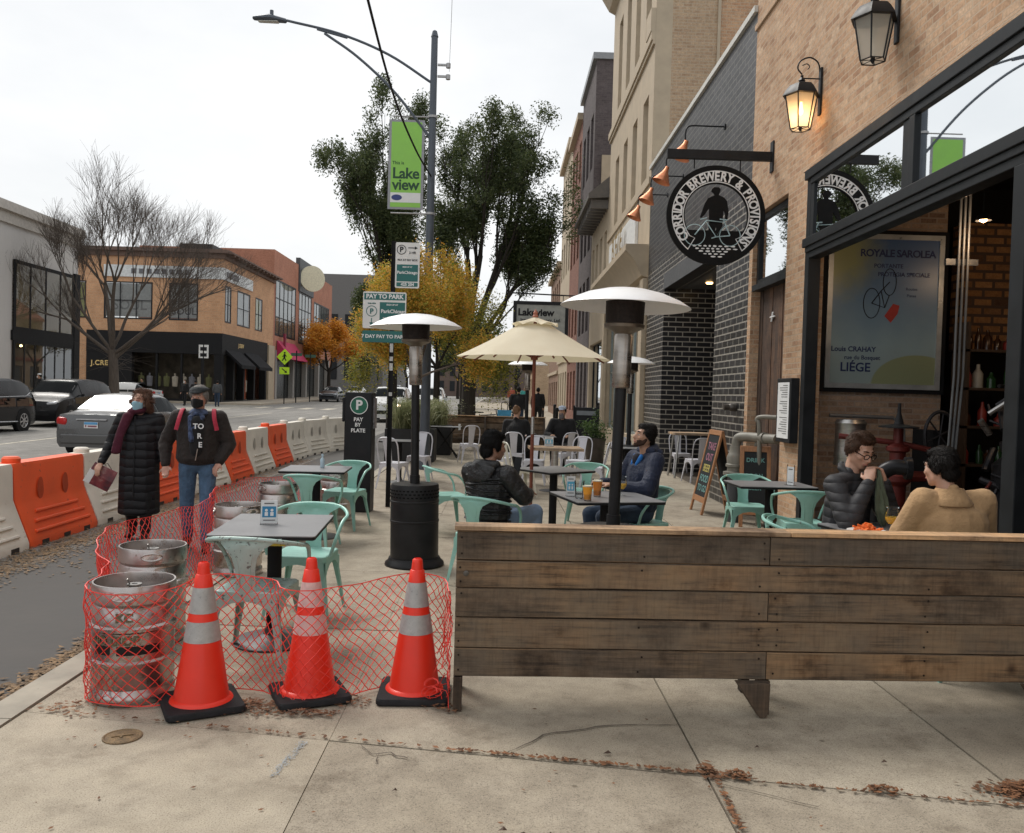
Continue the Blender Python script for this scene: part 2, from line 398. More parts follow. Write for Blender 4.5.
# ---------------------------------------------------------------- ground
YS = [-6, 14, 40, 70, 110, 200, 420, 900]
def sheet(name, x0, x1, ys, dz, mat, zfun=gz):
    mb = MB()
    for a, b in zip(ys, ys[1:]):
        mb.add([(x0, a, dz+zfun(a)), (x1, a, dz+zfun(a)), (x1, b, dz+zfun(b)), (x0, b, dz+zfun(b))], [(0, 1, 2, 3)])
    return tag(mb.build(name, mat, smooth=False, fix=False), kind='structure')
def gzf(y): return gz(min(y, 110))
gz_ = gz
def gz(y): return 0. if y < 14 else .009*(min(y, 110)-14)
sheet('road', -160, 60, YS, RZ, M_asph, gz)
base = MB()
for a, b in ((-6, 14), (14, 40), (40, 70), (70, 110), (110, 300)):
    za, zb = gz(a)-.014, gz(b)-.014
    base.add([(-2.262, a, za), (12, a, za), (12, b, zb), (-2.262, b, zb)], [(0, 1, 2, 3)])
tag(base.build('sidewalk_joint_bed', M_dirt, smooth=False, fix=False), kind='structure')
sw = MB(); xs = [-2.262, -.74, .92, 2.2, 3.62, 12]
ys = [-4, 0, 1.85, 3.72, 5.62, 7.5, 9.35, 11.2, 13.05, 14.9]+[16.75+1.85*i for i in range(40)]
def jy(y, x): return y-(.17 if y < 4 else .04 if y < 6 else 0)*x
for i in range(len(xs)-1):
    for j in range(len(ys)-1):
        g = .005; gl = .0015 if i == 1 else g; gr = .0015 if i == 0 else g
        pts = [(xs[i]+gl, jy(ys[j], xs[i])+g), (xs[i+1]-gr, jy(ys[j], xs[i+1])+g), (xs[i+1]-gr, jy(ys[j+1], xs[i+1])-g), (xs[i]+gl, jy(ys[j+1], xs[i])-g)]
        if i == 4 and ys[j] < 20: continue
        h = rnd.uniform(-.003, .002)
        top = [(x, y, gz(y)+h) for x, y in pts]; bot = [(x, y, gz(y)-.03) for x, y in pts]
        sw.add(top+bot, [(0, 1, 2, 3), (0, 4, 5, 1), (1, 5, 6, 2), (2, 6, 7, 3), (3, 7, 4, 0)])
for y0, y1 in ((12, 20),): sw.box(3.626, 6, y0, y1, -.1, .0)
tag(sw.build('sidewalk', M_conc, smooth=False, bevel=0), kind='structure')
kb = MB(); kx0, kx1 = -2.45, -2.27
kys = [-6, -3, 0, 2, 4, 6]+list(range(9, 60, 3))+[80, 110, 300]
def kx(y): return -.0 if y > 5.2 else -.012*(5.2-y)**2
for a, b in zip(kys, kys[1:]):
    r = []
    for y in (a+.004, b-.004):
        z = gz(y)+.006; d = kx(y)
        r.append([(kx0+d, y, z-.22), (kx0+d, y, z-.02), (kx0+.02+d, y, z), (kx1, y, z), (kx1, y, z-.22)])
    kb.loft(r, 0, True, True)
tag(kb.build('kerb', M_kerb, ang=30), kind='structure')
# strip of old asphalt patch and gutter line
gt = MB()
for a, b in ((-6, 14), (14, 40)):
    gt.add([(-4.35, a, RZ+gz(a)+.004), (-2.44, a, RZ+gz(a)+.004), (-2.44, b, RZ+gz(b)+.004), (-4.35, b, RZ+gz(b)+.004)], [(0, 1, 2, 3)])
tag(gt.build('parking_lane', pm('dark parking lane asphalt', (.085, .08, .075), .9, 0, .22, 2, .5), smooth=False, fix=False), kind='structure')
# far side pavement in two stretches and cross street
for nm, x0, x1, y0, y1 in (('far_sidewalk', -27, -20.2, -6, 50.5), ('far_sidewalk', -120, -17.2, 61, 62.2), ('far_sidewalk', -22, -17.2, 62.2, 300)):
    mb = MB(); n = [y for y in YS if y0 < y < y1]; yy = [y0]+n+[y1]
    for a, b in zip(yy, yy[1:]):
        za, zb = gz(a)+.0, gz(b)+.0
        mb.add([(x0, a, za), (x1, a, za), (x1, b, zb), (x0, b, zb), (x0, a, za-.2), (x1, a, za-.2), (x1, b, zb-.2), (x0, b, zb-.2)], [(0, 1, 2, 3), (1, 5, 6, 2), (0, 4, 5, 1), (3, 2, 6, 7), (4, 0, 3, 7)])
    tag(mb.build(nm, M_walk2, smooth=False), kind='structure')
ln = MB()
def rline(x0, x1, y0, y1, dz=.006):
    ln.add([(x0, y0, RZ+gz(y0)+dz), (x1, y0, RZ+gz(y0)+dz), (x1, y1, RZ+gz(y1)+dz), (x0, y1, RZ+gz(y1)+dz)], [(0, 1, 2, 3)])
rline(-12.9, -12.78, 2, 14); rline(-12.9, -12.78, 14, 48); rline(-12.9, -12.78, 66, 110)
rline(-17.3, -17.2, 14, 48)
for i in range(9): rline(-16.2+i*1.45, -15.55+i*1.45, 55.5, 58.6)
for i in range(6): rline(-19.4, -16.6, 50.4+1.9*i, 50.9+1.9*i)
tag(ln.build('road_markings', M_line, smooth=False, fix=False), kind='structure')
# cracks
M_crack = pm('crack dirt', (.10, .082, .062), .95, 0, .3, 20, .3)
def crack(pts, w, seed):
    q = random.Random(seed); mb = MB(); P = []
    for (a, b) in zip(pts, pts[1:]):
        n = max(3, int(math.dist(a, b)/.05))
        for i in range(n):
            t = i/n; P.append((a[0]+(b[0]-a[0])*t+q.gauss(0, .005), a[1]+(b[1]-a[1])*t+q.gauss(0, .005)))
    P.append(pts[-1])
    for i in range(len(P)-1):
        (x0, y0), (x1, y1) = P[i], P[i+1]; dx, dy = x1-x0, y1-y0; l = math.hypot(dx, dy) or 1; nx, ny = -dy/l, dx/l
        wa = w*(.4+.6*math.sin(math.pi*i/len(P)))*q.uniform(.6, 1.3)/2
        mb.add([(x0-nx*wa, y0-ny*wa, .0062), (x0+nx*wa, y0+ny*wa, .0062), (x1+nx*wa, y1+ny*wa, .0062), (x1-nx*wa, y1-ny*wa, .0062)], [(0, 1, 2, 3)])
    return mb
cr = MB()
for pts, w, s in (([(0.02, 3.68), (.25, 3.95), (.55, 4.08), (.92, 4.12)], .009, 1), ([(-.60, 3.80), (-.52, 3.70), (-.44, 3.72), (-.36, 3.66)], .008, 2), ([(-.50, 3.71), (-.49, 3.62)], .006, 5),
                  ([(.92, 3.5), (1.3, 3.3)], .005, 3), ([(2.6, 3.0), (3.1, 3.3)], .006, 4), ([(-1.1, 5.6), (-.2, 6.9)], .006, 8), ([(.0, 9.4), (1.2, 10.4), (2.0, 11.1)], .008, 9)):
    c = crack(pts, w, s); cr.add(c.v, c.f)
tag(cr.build('sidewalk_cracks', M_crack, smooth=False, fix=False), kind='structure')
ch = MB(); q = random.Random(2)
for i in range(300):
    tt = q.random(); x = -.845-.05*tt+q.gauss(0, .010); y = 3.82-.36*tt; s = q.uniform(.001, .0035)
    ch.add([(x-s, y-s, .0064), (x+s, y-s*.6, .0064), (x+s*.7, y+s, .0064), (x-s*.5, y+s, .0064)], [(0, 1, 2, 3)])
tag(ch.build('blue_chalk_mark', pm('blue marking paint', (.33, .38, .42), .9, 0, .2, 30, .1), smooth=False, fix=False), kind='structure')

# ---------------------------------------------------------------- brewery
X0 = 3.45
brew = thing('brewery_building', 'pale brick brewery with a wide dark framed opening, nearest building on the right', 'building', (0, 0, 0))
w = MB()
wall_holes(w, 'x', X0, X0+.2, -4, 12.0, 0, 9.5, [(3.6, 9.72, -1, 4.23), (10.42, 11.85, -1, 4.16), (-1.5, 3.3, .6, 4.23)])
w.build('wall', BR, brew, smooth=False)
# brick jamb slightly proud and a soldier band under the parapet
w = MB(); w.box(X0-.03, X0-.001, -4, 12.02, 6.78, 6.86); w.box(X0-.05, X0-.002, 5.5, 9.8, 4.235, 4.27); w.build('brick_band', BR, brew, smooth=False)
fr = MB()
fr.box(X0-.05, X0+.10, 3.6, 9.74, 4.13, 4.235)         # head
fr.box(X0-.03, X0+.08, 3.6, 9.6, 4.06, 4.13)
fr.box(X0-.02, X0+.12, 9.6, 9.72, 0, 4.13)
fr.box(X0-.03, X0+.06, 7.18, 7.28, 3.46, 4.06); fr.box(X0-.015, X0+.05, 7.28, 7.42, 3.46, 4.06)
fr.box(X0-.02, X0+.05, 9.5, 9.6, 3.46, 4.06)
fr.box(X0-.06, X0+.12, 3.6, 9.72, 3.36, 3.46); fr.box(X0-.04, X0+.10, 3.6, 9.68, 3.30, 3.36)
fr.box(X0-.02, X0+.12, 3.6, 9.6, 3.23, 3.30)
fr.box(X0-.03, X0+.12, 5.58, 5.74, 0, 3.23); fr.box(X0-.02, X0+.1, 3.6, 3.75, 0, 3.23); fr.box(X0-.02, X0+.1, 3.75, 5.58, 0, .5)
fr.build('opening_frame', M_dark, brew, smooth=False, bevel=.006)
tg = MB(); tg.add([(X0+.0, 3.62, 3.45), (X0+.0, 9.55, 3.45), (X0+.0, 9.55, 4.1), (X0+.0, 3.62, 4.1)], [(0, 1, 2, 3)])
tg.build('transom_glass', glass('transom glass', (.35, .36, .36), .72, .012, .5, (.02, .02, .02)), brew, smooth=False, fix=False)
window(brew, 'x', X0+.02, -1.5, 3.3, .6, 4.2, M_dark, GDK, 2, 1, .09)
window(brew, 'x', X0+.06, 10.44, 11.83, 3.2, 4.14, M_dark, glass('door transom glass', (.4, .4, .4), .7, .015, .4, (.02, .02, .02)), 1, 1, .07)
d = MB()
y = 10.44
for i in range(10):
    a = y+i*.139; d.box(X0+.12+.004*(i % 3), X0+.2, a+.003, a+.136, 0, 3.12)
door = d.build('wooden_door', oldwood('dark stained boards', (.075, .042, .026), (.022, .013, .009), 2, (.06, .04, .03), .4), brew, smooth=False)
MB().box(X0+.0, X0+.2, 10.44, 11.83, 3.12, 3.2).build('door_head', M_dark, brew, smooth=False)
lv = MB(); lv.lathe([(.028, 0), (.028, .012)], n=16, M=Matrix.Translation((X0+.11, 11.25, 2.72)) @ Matrix.Rotation(R(90), 4, 'Y'))
lv.tube([(X0+.105, 11.25, 2.66), (X0+.105, 11.2, 2.78)], .012); lv.tube([(X0+.105, 11.12, 2.72), (X0+.105, 11.3, 2.72)], .01)
lv.build('door_mark', M_whitep, brew)
# interior shell
it = MB()
it.box(3.8, 9.2, 12.0-.3, 12.0-.05, 0, 5, 0)
it2 = MB(); it2.box(3.66, 5.36, 10.3, 10.5, 0, 4.6); it2.build('interior_wall', BRi, brew, smooth=False)
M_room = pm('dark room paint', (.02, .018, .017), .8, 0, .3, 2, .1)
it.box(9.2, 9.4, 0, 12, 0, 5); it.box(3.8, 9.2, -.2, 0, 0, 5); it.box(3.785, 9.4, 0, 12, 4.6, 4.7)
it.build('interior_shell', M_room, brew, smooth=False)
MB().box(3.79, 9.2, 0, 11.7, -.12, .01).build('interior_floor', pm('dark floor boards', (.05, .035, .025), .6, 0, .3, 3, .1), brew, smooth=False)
MB().box(3.5, 9.4, -4, 12, 9.0, 9.2).build('roof', M_blackm, brew, smooth=False)
# brick column with its warm glow painted into the brick colours, shelving inside
MB().box(5.75, 6.45, 10.6, 10.9, 2.3, 3.9).build('brick_panel', brick('flaking brick in glow colours', [(.3, .14, .05), (.4, .2, .08), (.1, .05, .03)], (.1, .06, .04), .25, .11, .02, .6), brew, smooth=False)
sh = MB()
for z in (.9, 1.35, 1.8, 2.25): sh.box(5.45, 7.4, 9.9, 10.25, z, z+.03)
for x in (5.45, 6.4, 7.37): sh.box(x, x+.03, 9.9, 10.25, 0, 2.6)
sh.build('shelving', pm('shelf wood', (.06, .035, .02), .6), brew, smooth=False)
q = random.Random(3); bt = MB()
for z in (.93, 1.38, 1.83, 2.28):
    x = 5.55
    while x < 7.3:
        r = q.uniform(.03, .06); h = q.uniform(.12, .3)
        bt.lathe([(r, 0), (r, h*.6), (r*.4, h*.8), (r*.35, h)], (x, 10.05, z), 10, q.choice([0, 0, 1, 2, 3])); x += r*2+q.uniform(.01, .1)
bt.build('shelf_bottles', [pm('brown bottle', (.05, .02, .008), .15), pm('red tin', (.25, .03, .02), .4), pm('pale tin', (.4, .38, .32), .4), pm('green bottle', (.02, .06, .02), .15)], brew)

# black brick building with entrance recess
bk = thing('black_brick_building', 'low black glazed brick building with a recessed entrance beside the brewery', 'building', (0, 0, 0))
w = MB()
wall_holes(w, 'x', X0, X0+.35, 12.0, 20.4, 0, 4.6, [(13.85, 18.3, -1, 3.95)])
w.box(X0+.35, 6.0, 18.3, 18.6, 0, 4.6); w.box(X0+.35, 5.4, 13.55, 13.85, 0, 4.6)
w.build('wall', BK, bk, smooth=False)
w = MB(); w.box(X0, X0+.35, 12.0, 20.4, 4.6, 7.05); w.box(X0+.35, 8, 12.3, 20.4, 6.6, 7.0); w.build('upper_wall', BKu, bk, smooth=False)
w = MB(); w.box(X0-.05, X0+.42, 12.0, 20.46, 7.05, 7.14); w.build('coping', pm('pale metal coping', (.55, .54, .5), .5), bk, smooth=False)
w = MB(); w.box(X0-.012, X0-.002, 13.8, 18.35, 3.95, 4.28); w.box(X0+.355, 5.6, 13.86, 18.29, 3.97, 4.05)
w.build('lintel', pm('grey painted lintel', (.085, .088, .092), .5), bk, smooth=False)
w = MB(); w.box(4.9, 5.0, 13.86, 18.29, 0, 3.96); w.build('entrance_back', pm('dark entrance doors', (.012, .012, .013), .3), bk, smooth=False)
fm = MB()
for y in (14.2, 15.4, 16.6, 17.8): fm.box(4.84, 4.896, y, y+.08, 0, 3.9)
fm.box(4.84, 4.896, 13.9, 18.2, 2.3, 2.4); fm.build('door_frames', M_dark, bk, smooth=False)
for (x, y) in ((4.15, 15.2), (4.15, 17.2)):
    o = MB().lathe([(.06, 0), (.07, .02)], (x, y, 3.945), 16).build('ceiling_light', M_lamp, bk)
# copper gooseneck lamps
def copper_lamp(loc, label, first=None):
    if first: return dup(first, loc, 0, label)
    t = thing('gooseneck_lamp', label, 'wall lamp', loc, 0, 'copper gooseneck lamps on the black brick wall')
    a = MB(); a.lathe([(.05, 0), (.05, .02)], n=16, M=Matrix.Rotation(R(-90), 4, 'Y'))
    a.tube(bez([(0, 0, 0), (-.3, 0, .0), (-.52, 0, .0), (-.6, 0, -.03), (-.63, 0, -.12), (-.63, 0, -.3)], 6), .013)
    a.build('arm', M_black, t)
    s = MB(); Mx = Matrix.Translation((-.63, 0, -.3)) @ Matrix.Rotation(R(22), 4, 'Y')
    s.lathe([(.035, .06), (.04, .0), (.06, -.05), (.13, -.17), (.165, -.23), (.158, -.23), (.12, -.165), (.05, -.05)], n=24, cap=False, M=Mx)
    s.build('shade', pm('copper', (.72, .27, .13), .38, .6, .2, 6, .1), t)
    MB().lathe([(.0, -.19), (.03, -.17), (.035, -.13), (.02, -.08)], n=12, cap=False, M=Mx).build('bulb', pm('frosted bulb', (.8, .75, .65), .4), t)
    return t
cl = copper_lamp((X0, 13.6, 5.95), 'copper gooseneck lamp on the black brick wall, nearest to the round brewery sign')
copper_lamp((X0, 15.15, 5.95), 'second copper gooseneck lamp along the black brick wall from the brewery', cl)
copper_lamp((X0, 16.7, 5.95), 'third copper gooseneck lamp along the black brick wall from the brewery', cl)
copper_lamp((X0, 18.25, 5.95), 'farthest copper gooseneck lamp, close to the tan stone building', cl)

# tan building
tb = thing('tan_building', 'tall tan brick and limestone building with narrow windows above a projecting stone cornice', 'building', (0, 0, 0))
ya, yb = 20.45, 28.6
wy = [(21.15+1.75*i, 21.95+1.75*i) for i in range(4)]
holes = [(a, b, 7.05, 9.1) for a, b in wy]+[(a, b, 10.7, 13.4) for a, b in wy]+[(21.3, 24.3, .6, 4.2), (25.0, 28.2, .6, 4.2)]
w = MB(); wall_holes(w, 'x', X0, X0+.4, ya, yb, 0, 15.2, holes); w.build('wall', STN, tb, smooth=False)
w = MB(); w.box(X0+.4, 4.95, ya, ya+.3, 0, 15.2); w.build('side_wall', TB, tb, smooth=False)
w = MB(); w.box(4.98, 14, ya+.02, ya+.3, 0, 14.0); w.build('side_wall', TB2, tb, smooth=False)['label'] = 'orange toned side wall set back from the corner'
w = MB(); w.box(4.92, 4.99, ya-.04, ya+.0, 7, 15.2); w.build('corner_trim', STN, tb, smooth=False)
w = MB()
w.box(X0-.10, X0-.002, ya, yb, 10.15, 10.35); w.box(X0-.06, X0-.002, ya, yb, 10.05, 10.15); w.box(X0-.12, X0-.003, ya, ya+.7, 10.35, 10.9)
w.box(X0-.05, X0-.002, ya, yb, 6.75, 6.9)
w.build('string_course', STN, tb, smooth=False)
w = MB()
w.prism([(X0-.002, 5.3), (X0-.55, 5.3), (X0-.55, 5.15), (X0-.35, 4.95), (X0-.15, 4.55), (X0-.002, 4.5)], ya+.05, yb, 'y')
w.build('shop_cornice', STN, tb, ang=20)
w = MB(); w.prism([(X0-.002, 15.4), (X0-.7, 15.4), (X0-.7, 15.2), (X0-.2, 14.4), (X0-.002, 14.3)], ya, yb, 'y'); w.build('roof_cornice', STN, tb, ang=20)
for a, b in wy:
    for z0, z1 in ((7.05, 9.1), (10.7, 13.4)): window(tb, 'x', X0+.2, a, b, z0, z1, pm('brown window frame', (.09, .07, .055), .6), GDK, 1, 2, .05, sill=None)
for a, b in ((21.3, 24.3), (25.0, 28.2)): window(tb, 'x', X0+.15, a, b, .6, 4.2, pm('grey green frame', (.22, .25, .24), .6), GDK, 3, 2, .07)
for y in (ya+.02, 24.35, 28.1): MB().box(X0-.12, X0-.002, y, y+.48, 0, 4.48).box(X0-.17, X0-.121, y-.04, y+.5, 0, .7).build('pilaster', STN, tb, smooth=False, bevel=.015)
w = MB(); w.box(X0-.08, X0-.004, 22.2, 27.6, 5.45, 6.45); w.build('sign_panel', pm('pale sign panel', (.7, .7, .68), .5), tb, smooth=False)
lettering([('BEIE', .95, 0, 0, 0, .02, 1.3)], pm('gold sign letters', (.32, .21, .07), .45, .3), tb, plane_M((X0-.2, 24.9, 5.98), (0, -1, 0)), 'sign_letters')

# bracketed tan shop, plum building, more beyond
b2 = thing('bracketed_building', 'low tan shop building with a dark bracketed roof cornice beyond the tall tan building', 'building', (0, 0, 0))
w = MB(); hs = [(29.0+1.3*i, 29.75+1.3*i, 5.0, 7.3) for i in range(4)]+[(29.2, 33.6, .5, 3.6)]
wall_holes(w, 'x', X0, X0+.4, 28.62, 34.0, 0, 8.6, hs); w.build('wall', STN, b2, smooth=False)
w = MB(); w.prism([(X0-.003, 8.3), (X0-.7, 8.25), (X0-.7, 8.4), (X0-.003, 9.0)], 28.65, 34.0, 'y')
for i in range(11): w.box(X0-.6, X0-.004, 28.8+.48*i, 28.92+.48*i, 7.95, 8.24)
w.build('cornice', pm('weathered dark cornice', (.12, .11, .10), .7), b2, smooth=False)
for h in hs[:4]: window(b2, 'x', X0+.15, *h, M_dark, GDK, 1, 2)
window(b2, 'x', X0+.15, *hs[4], M_dark, GDK, 3, 1)
b3 = thing('plum_brick_building', 'four storey plum grey brick building rising behind the bracketed shop', 'building', (0, 0, 0))
hs = [(34.7+1.6*i, 35.7+1.6*i, 1.0+3.3*k, 3.2+3.3*k) for i in range(3) for k in range(4)]
w = MB(); wall_holes(w, 'x', X0, X0+.4, 34.1, 39.6, 0, 15.0, hs); w.box(X0+.4, 12, 34.1, 34.4, 0, 15.0); w.build('wall', PB, b3, smooth=False)
w = MB(); w.box(X0-.15, 12, 34.0, 39.6, 15.0, 15.25); w.build('coping', pm('grey metal coping', (.25, .26, .27), .5), b3, smooth=False)
for h in hs: window(b3, 'x', X0+.1, *h, M_dark, GDK, 1, 2)
window(b3, 'y', 34.05, 4.5, 5.4, 11.9, 14.2, M_blackm, GDK, 1, 1, .05)
MB().box(3.75, 4.5, 33.95, 34.095, 9.4, 11.2).build('pale_patch', STN, b3, smooth=False)
def rowhouse(label, y0, y1, h, mat, trim, n, storeys, name='row_building', x=X0):
    t = thing(name, label, 'building', (0, 0, 0))
    p = (y1-y0)/n; hs = [(y0+p*(i+.22), y0+p*(i+.78), .9+h/storeys*k, h/storeys*(k+.78)) for i in range(n) for k in range(storeys)]
    w = MB(); g0 = gz(y0)
    wall_holes(w, 'x', x, x+.4, y0, y1, -.1, h, hs); w.box(x+.4, x+8, y0, y0+.3, 0, h); w.build('wall', mat, t, smooth=False)
    w = MB(); w.box(x-.25, x+8, y0-.05, y1, h, h+.3); w.box(x-.1, x-.002, y0, y1, h/storeys*.93, h/storeys*.99); w.build('cornice', trim, t, smooth=False)
    for q_ in hs: window(t, 'x', x+.12, *q_, M_dark, GDK, 1, 2, .06)
    return t
rowhouse('tan topped red brick building just beyond the plum building', 39.65, 45, 14.4, brick('dark red brick', [(.20, .09, .065), (.27, .125, .09)], (.24, .15, .12), .21, .075, .006), STN, 3, 4)
rowhouse('pale stone row building farther along on the right', 45.05, 52, 14.9, STN, STN, 4, 4)
rowhouse('brown brick row building farther still, half behind the cream parasol', 52.05, 62, 9.5, brick('brown brick', [(.22, .13, .09), (.3, .19, .13)], (.28, .22, .18), .21, .075, .006), STN, 5, 3)
rb = rowhouse('red roofed house at the end of the right hand row', 80, 96, 8.2, TB, pm('red roof tiles', (.42, .12, .08), .7), 5, 2, x=3.0)
w = MB(); w.prism([(2.8, 8.5), (7, 11.5), (11.2, 8.5)], 79.5, 96, 'y'); w.build('roof', pm('red roof tiles', (.42, .12, .08), .7), rb, smooth=False)

# left side -------------------------------------------------------------
gy = thing('grey_shop_building', 'grey panelled corner shop with a tall two level glass front, far left', 'building', (0, 0, 0))
XL = -24.3
w = MB(); wall_holes(w, 'x', XL-.4, XL, -6, 49, 0, 9.8, [(42.5, 48.4, .3, 7.6), (30, 37, .3, 3.6)]); w.box(XL-14, XL-.4, 48.6, 49, 0, 9.8)
w.build('wall', pm('grey panel cladding', (.58, .555, .53), .7, 0, .06, 2, .1, stretch=(1, 30, 1)), gy, smooth=False)
w = MB(); w.box(XL-14, XL+.35, -6, 49.1, 9.8, 10.25); w.box(XL-.3, XL+.15, -6, 49.05, 9.25, 9.8); w.build('cornice', pm('pale cornice', (.5, .46, .41), .7), gy, smooth=False)
w = MB(); w.box(XL-10, XL-.1, -6, 49, 4.0, 4.2); w.box(XL-6, XL-5.9, 40, 48.5, 0, 9); w.build('floor_slab', pm('interior ochre', (.36, .27, .16), .8), gy, smooth=False)
window(gy, 'x', XL+.05, 42.5, 48.4, 4.1, 7.6, M_blackm, glass('upper shop glass', (.8, .75, .6), .35, .02, .6, (.3, .24, .15)), 4, 1, .18)
window(gy, 'x', XL+.05, 42.5, 48.4, .3, 3.6, M_blackm, GSH, 6, 1, .14)
MB().box(XL-.1, XL+.12, 42.4, 48.5, 3.6, 4.1).build('spandrel', M_blackm, gy, smooth=False)
MB().box(XL-.05, XL+.14, 48.4, 49.02, .0, 7.7).build('corner_column', M_blackm, gy, smooth=False)
for i, (y, z) in enumerate(((43, 3.3), (46, 3.4), (44.5, 6.6))): MB().lathe([(.0, 0), (.07, .03), (.07, .1), (0, .14)], (XL-1.5, y, z), 10).build('pendant_light', M_lamp, gy)
MB().box(XL+.002, XL+.12, 36.9, 37.4, 4.6, 5.1).build('blue_sign', pm('navy sign', (.02, .04, .12), .5), gy, smooth=False)

ob = thing('orange_brick_building', 'two storey orange brick corner building with black shop fronts across the street', 'building', (0, 0, 0))
XB = -20.45; Yb = 62.3; H = 11.2
w = MB()
fh = [(-31.3, -30.3, 6.3, 9.0), (-29.0, -25.5, 6.3, 9.0), (-24.3, -22.2, 6.3, 9.0)]
wall_holes(w, 'y', Yb, Yb+.4, -37, XB, 0, H, fh+[(-30.2, XB-.0, -1, 5.45)])
sh_ = [(62.9, 64.3, 6.3, 9.0), (65.8, 69.1, 6.3, 9.0), (70.6, 72.6, 6.3, 9.0)]
wall_holes(w, 'x', XB-.4, XB, Yb+.4, 76.2, 0, H, sh_+[(62.3, 74.2, -1, 5.45)])
w.build('wall', OB, ob, smooth=False)
w = MB(); w.box(-37, XB+.5, Yb-.5, 76.2, H, H+.25); w.box(-37, XB+.2, Yb-.2, 76.2, H-.35, H-.003)
for i in range(14): w.box(XB+.003, XB+.75, Yb+.3+i*.95, Yb+.55+i*.95, H-.15, H-.02)
w.box(XB+.51, XB+.8, Yb-.4, 76.2, H-.02, H+.1)
w.build('cornice', pm('brown cornice', (.14, .09, .07), .8), ob, smooth=False)
M_bf = pm('black window frame', (.02, .02, .022), .5)
M_poster = pm('white window poster', (.62, .64, .64), .5)
GP = glass('postered window glass', (.85, .87, .87), .35, .02, .8, (.3, .3, .3))
for i, h in enumerate(fh): window(ob, 'y', Yb-.02, *h, M_bf, GP, 3 if i else 2, 2, .09)
for h in sh_: window(ob, 'x', XB+.02, *h, M_bf, GP, 2, 2, .09, out=1)
w = MB()
for a, b, c, e in fh[1:]: w.box(a+.1, b-.1, Yb+.14, Yb+.2, c+.2, e-.1)
for a, b, c, e in sh_[:2]: w.box(XB-.2, XB-.14, a+.1, b-.1, c+.2, e-.1)
w.build('window_poster', M_poster, ob, smooth=False)
w = MB(); a, b, c, e = fh[0]; w.box(a+.1, b-.1, Yb+.14, Yb+.2, c+.1, e-.1); a, b, c, e = sh_[2]; w.box(XB-.2, XB-.14, a+.1, b-.1, c+.1, e-.1)
w.build('yellow_poster', pm('yellow poster', (.55, .55, .08), .5), ob, smooth=False)
SB = pm('black print', (.02, .02, .022), .6)
lettering([('SOUL', .72, 0, 0, 0, .02)], SB, ob, plane_M((-23.25, Yb+.12, 6.95)), 'poster_lettering')
lettering([('SOUL', 1.0, 0, 0, 0, .02)], pm('grey print', (.3, .31, .32), .6), ob, plane_M((-27.2, Yb+.12, 7.3)), 'poster_lettering')
lettering([('SOUL', .85, 0, 0, 0, .02)], pm('pale print', (.75, .76, .76), .6), ob, plane_M((XB-.12, 67.4, 7.4), (0, 1, 0)), 'poster_lettering')
w = MB(); w.box(-29.0, XB-.02, Yb-.12, Yb-.002, 9.35, 10.2); w.box(XB-.02, XB+.1, Yb-.12, 69.5, 9.35, 10.2); w.build('sign_band', M_poster, ob, smooth=False)
w = MB(); w.box(XB+.105, XB+.16, 62.9, 65.6, 9.6, 10.0)
for i in range(8): w.box(-27.0+i*.55, -26.65+i*.55, Yb-.16, Yb-.124, 9.6, 9.95)
w.build('sign_letters', pm('grey sign letters', (.12, .12, .13), .5), ob, smooth=False)
# black shop front band, recessed shop windows
w = MB()
w.box(-30.2, XB+.08, Yb-.08, Yb+.6, 3.9, 5.44); w.box(XB-.6, XB+.08, Yb+.6, 74.2, 3.9, 5.44)
w.box(-30.2, -26.9, Yb-.05, Yb+.4, 0, 3.898); w.box(XB-.5, XB+.05, Yb-.05, Yb+.5, 0, 3.898)
for y in (65.0, 67.6, 70.4, 73.8): w.box(XB-.5, XB+.04, y, y+.4, 0, 3.898)
w.box(-26.9, XB-.5, Yb-.04, Yb+.3, 0, .6); w.box(XB-.49, XB+.03, 62.81, 73.79, 0, .55)
for x in (-25.2, -23.4, -21.9): w.box(x, x+.14, Yb-.02, Yb+.2, .6, 3.9)
w.build('black_shop_front', M_blackm, ob, smooth=False)
MB().box(-31, XB-.55, Yb+3, Yb+3.1, 0, 5.4).box(-31.2, -31, Yb+.4, Yb+3, 0, 5.4).box(XB-3, XB-2.9, Yb+3.1, 76, 0, 5.4).box(-31, XB-.6, Yb+.6, Yb+3, 5.2, 5.3).build('shop_interior', pm('dim shop interior', (.10, .085, .065), .8, 0, .6, 1.5), ob, smooth=False)
q = random.Random(9); w = MB()
MQ = [pm('cream knit', (.45, .4, .32), .9), pm('olive cloth', (.14, .14, .06), .9), pm('grey cloth', (.2, .2, .22), .9), pm('orange cloth', (.5, .10, .03), .9)]
for i in range(9):
    x = -26.6+i*.62; MB().hull([((x, Yb+.9, 1.5), (.2, .12, .05)), ((x, Yb+.9, 2.15), (.24, .14, .12))]).tube([(x, Yb+.9, 2.2), (x, Yb+.9, 2.45)], .07, 6).build('mannequin', MQ[q.randrange(3)], ob)
for i in range(4):
    y = 63.8+i*2.5; MB().hull([((XB-.9, y, 1.2), (.1, .2, .05)), ((XB-.9, y, 2.05), (.1, .24, .12))]).build('mannequin', MQ[i % 3], ob)
MB().box(XB-.45, XB-.3, 68.4, 69.3, .6, 3.0).build('orange_curtain', MQ[3], ob, smooth=False)
lettering([('J.CREW', .50, 0, 0, 0, .012, 1.1)], M_gold, ob, plane_M((-28.95, Yb-.09, 3.05)), 'shop_name')
lettering([('J.CREW', .42, 0, 0, 0, .01)], M_gold, ob, plane_M((XB+.09, 66.7, 4.75), (0, 1, 0)), 'shop_name')
